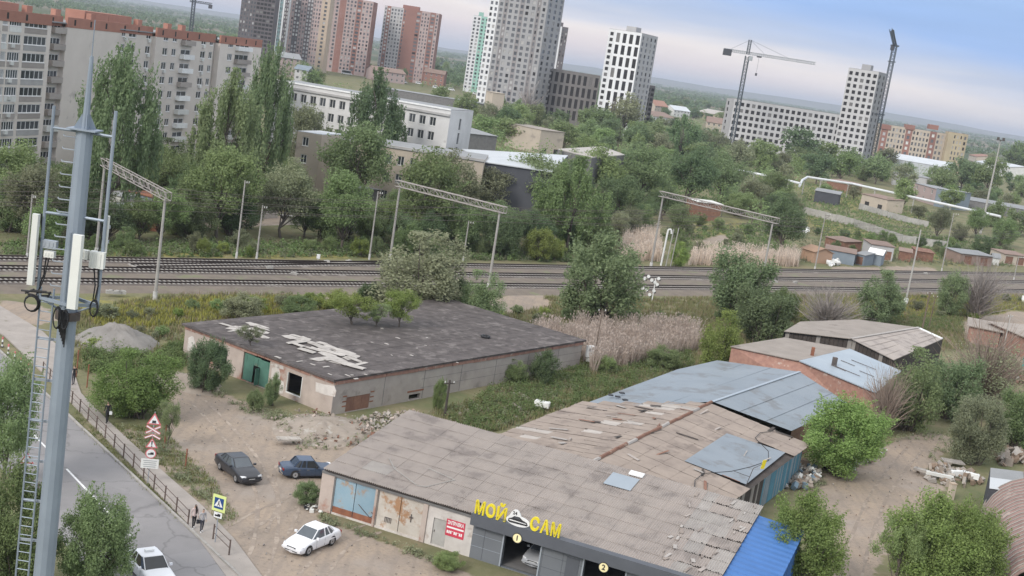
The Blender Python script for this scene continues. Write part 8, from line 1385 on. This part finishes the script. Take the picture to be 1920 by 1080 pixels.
# scrub and crowns between the singled-out trees
r = np.random.default_rng(31); Yv = r.uniform(330, 1250, 5200); Xv = r.uniform(-.42, .46, 5200)*Yv; k = vnoise(Xv, Yv, 90, 8)+.5*vnoise(Xv, Yv, 33, 9) > .74; Xv, Yv = Xv[k], Yv[k]; ok = np.ones(len(Xv), bool)
for b_ in BLD: ok &= ~inpoly(Xv, Yv, [x[:2] for x in b_])
for x, y in keepout: ok &= np.hypot(Xv-x, Yv-y) > 14
pq = np.array([PX((x, y, 0)) for x, y in zip(Xv, Yv)]); dv = pq[:, 1]-(146+(pq[:, 0]-700)*.185); ok &= ~((pq[:, 0] > 600) & (pq[:, 0] < 925) & (dv > 0) & (dv < 42)); ok &= ~((pq[:, 0] > 1480) & (pq[:, 1] > 345)); ok &= Yv < np.where(np.abs(Xv) < 400, 1250, 900)
P2 = np.stack([Xv[ok], Yv[ok]], 1); n0 = len(P2); per = 70; hh = r.uniform(3, 8.5, n0); ci = np.repeat(np.arange(n0), per); d = rdir(r, len(ci)); qq = r.uniform(.3, 1, len(ci))**.5; C = np.stack([P2[ci, 0]+d[:, 0]*qq*hh[ci]*.6, P2[ci, 1]+d[:, 1]*qq*hh[ci]*.6, hh[ci]*.55+d[:, 2]*qq*hh[ci]*.5], 1); v, f = leaves_at(r, C, .75, d); v[:, 2] = np.maximum(v[:, 2], 0); tag(link('scrub', mesh_np('scrub', v, f, 'leaf_mid')), 'mass of scrub and small trees between the far buildings', 'scrub', None, 'stuff')
# far woods that read as one mass
r = np.random.default_rng(12); pts = []
for (Y0, Y1, n, dens) in ((1150, 2200, 1500, .5), (2200, 5200, 2600, .52), (5200, 10500, 2600, .5)):
    Yv = r.uniform(Y0, Y1, n*3); Xv = r.uniform(-.46, .5, n*3)*Yv; k = vnoise(Xv, Yv*.35, 700, 5)+.5*vnoise(Xv, Yv*.4, 260, 6) > .72; pts.append(np.stack([Xv[k], Yv[k]], 1)[:n])
pts = np.concatenate(pts); q = np.repeat(pts, 16, 0); n = len(q); sz = np.where(q[:, 1] < 2200, 2.6, np.where(q[:, 1] < 5200, 4.5, 8.0)); d = rdir(r, n)*r.uniform(.2, 1, n)[:, None]; R3 = sz*1.5
C = np.stack([q[:, 0]+d[:, 0]*R3*1.3, q[:, 1]+d[:, 1]*R3*1.3, 4.5+d[:, 2]*4.2], 1); V_ = []
a = rdir(r, n); b_ = np.cross(a, rdir(r, n)); b_ /= np.linalg.norm(b_, axis=1)[:, None]+1e-9; s = (sz*r.uniform(.7, 1.3, n))[:, None]; v = np.stack([C-a*s*.6, C+b_*s*.5, C+a*s*.6, C-b_*s*.5], 1).reshape(-1, 3); v[:, 2] = np.maximum(v[:, 2], 0); o = link('distant_woods', mesh_np('distant_woods', v, np.arange(4*n).reshape(n, 4), 'leaf_dark')); tag(o, 'hazy dark woods stretching to the horizon', 'woods', None, 'stuff')
# ------------------------------------------------------------------ air
HAZE = 0.0001
if HAZE:
    hm = bpy.data.materials.new('haze'); hm.use_nodes = True; t = hm.node_tree; t.nodes.clear(); o_ = N(t, 'ShaderNodeOutputMaterial'); pv = N(t, 'ShaderNodeVolumePrincipled'); pv.inputs['Color'].default_value = (.86, .90, 1, 1); pv.inputs['Density'].default_value = HAZE; pv.inputs['Anisotropy'].default_value = .2; t.links.new(pv.outputs[0], o_.inputs['Volume'])
    mb = MB(); mb.ob((-46000, -3100, -4), (92000, 0, 0), (0, 64000, 0), (0, 0, 160)); ho = mb.build('haze', hm); ho['kind'] = 'stuff'
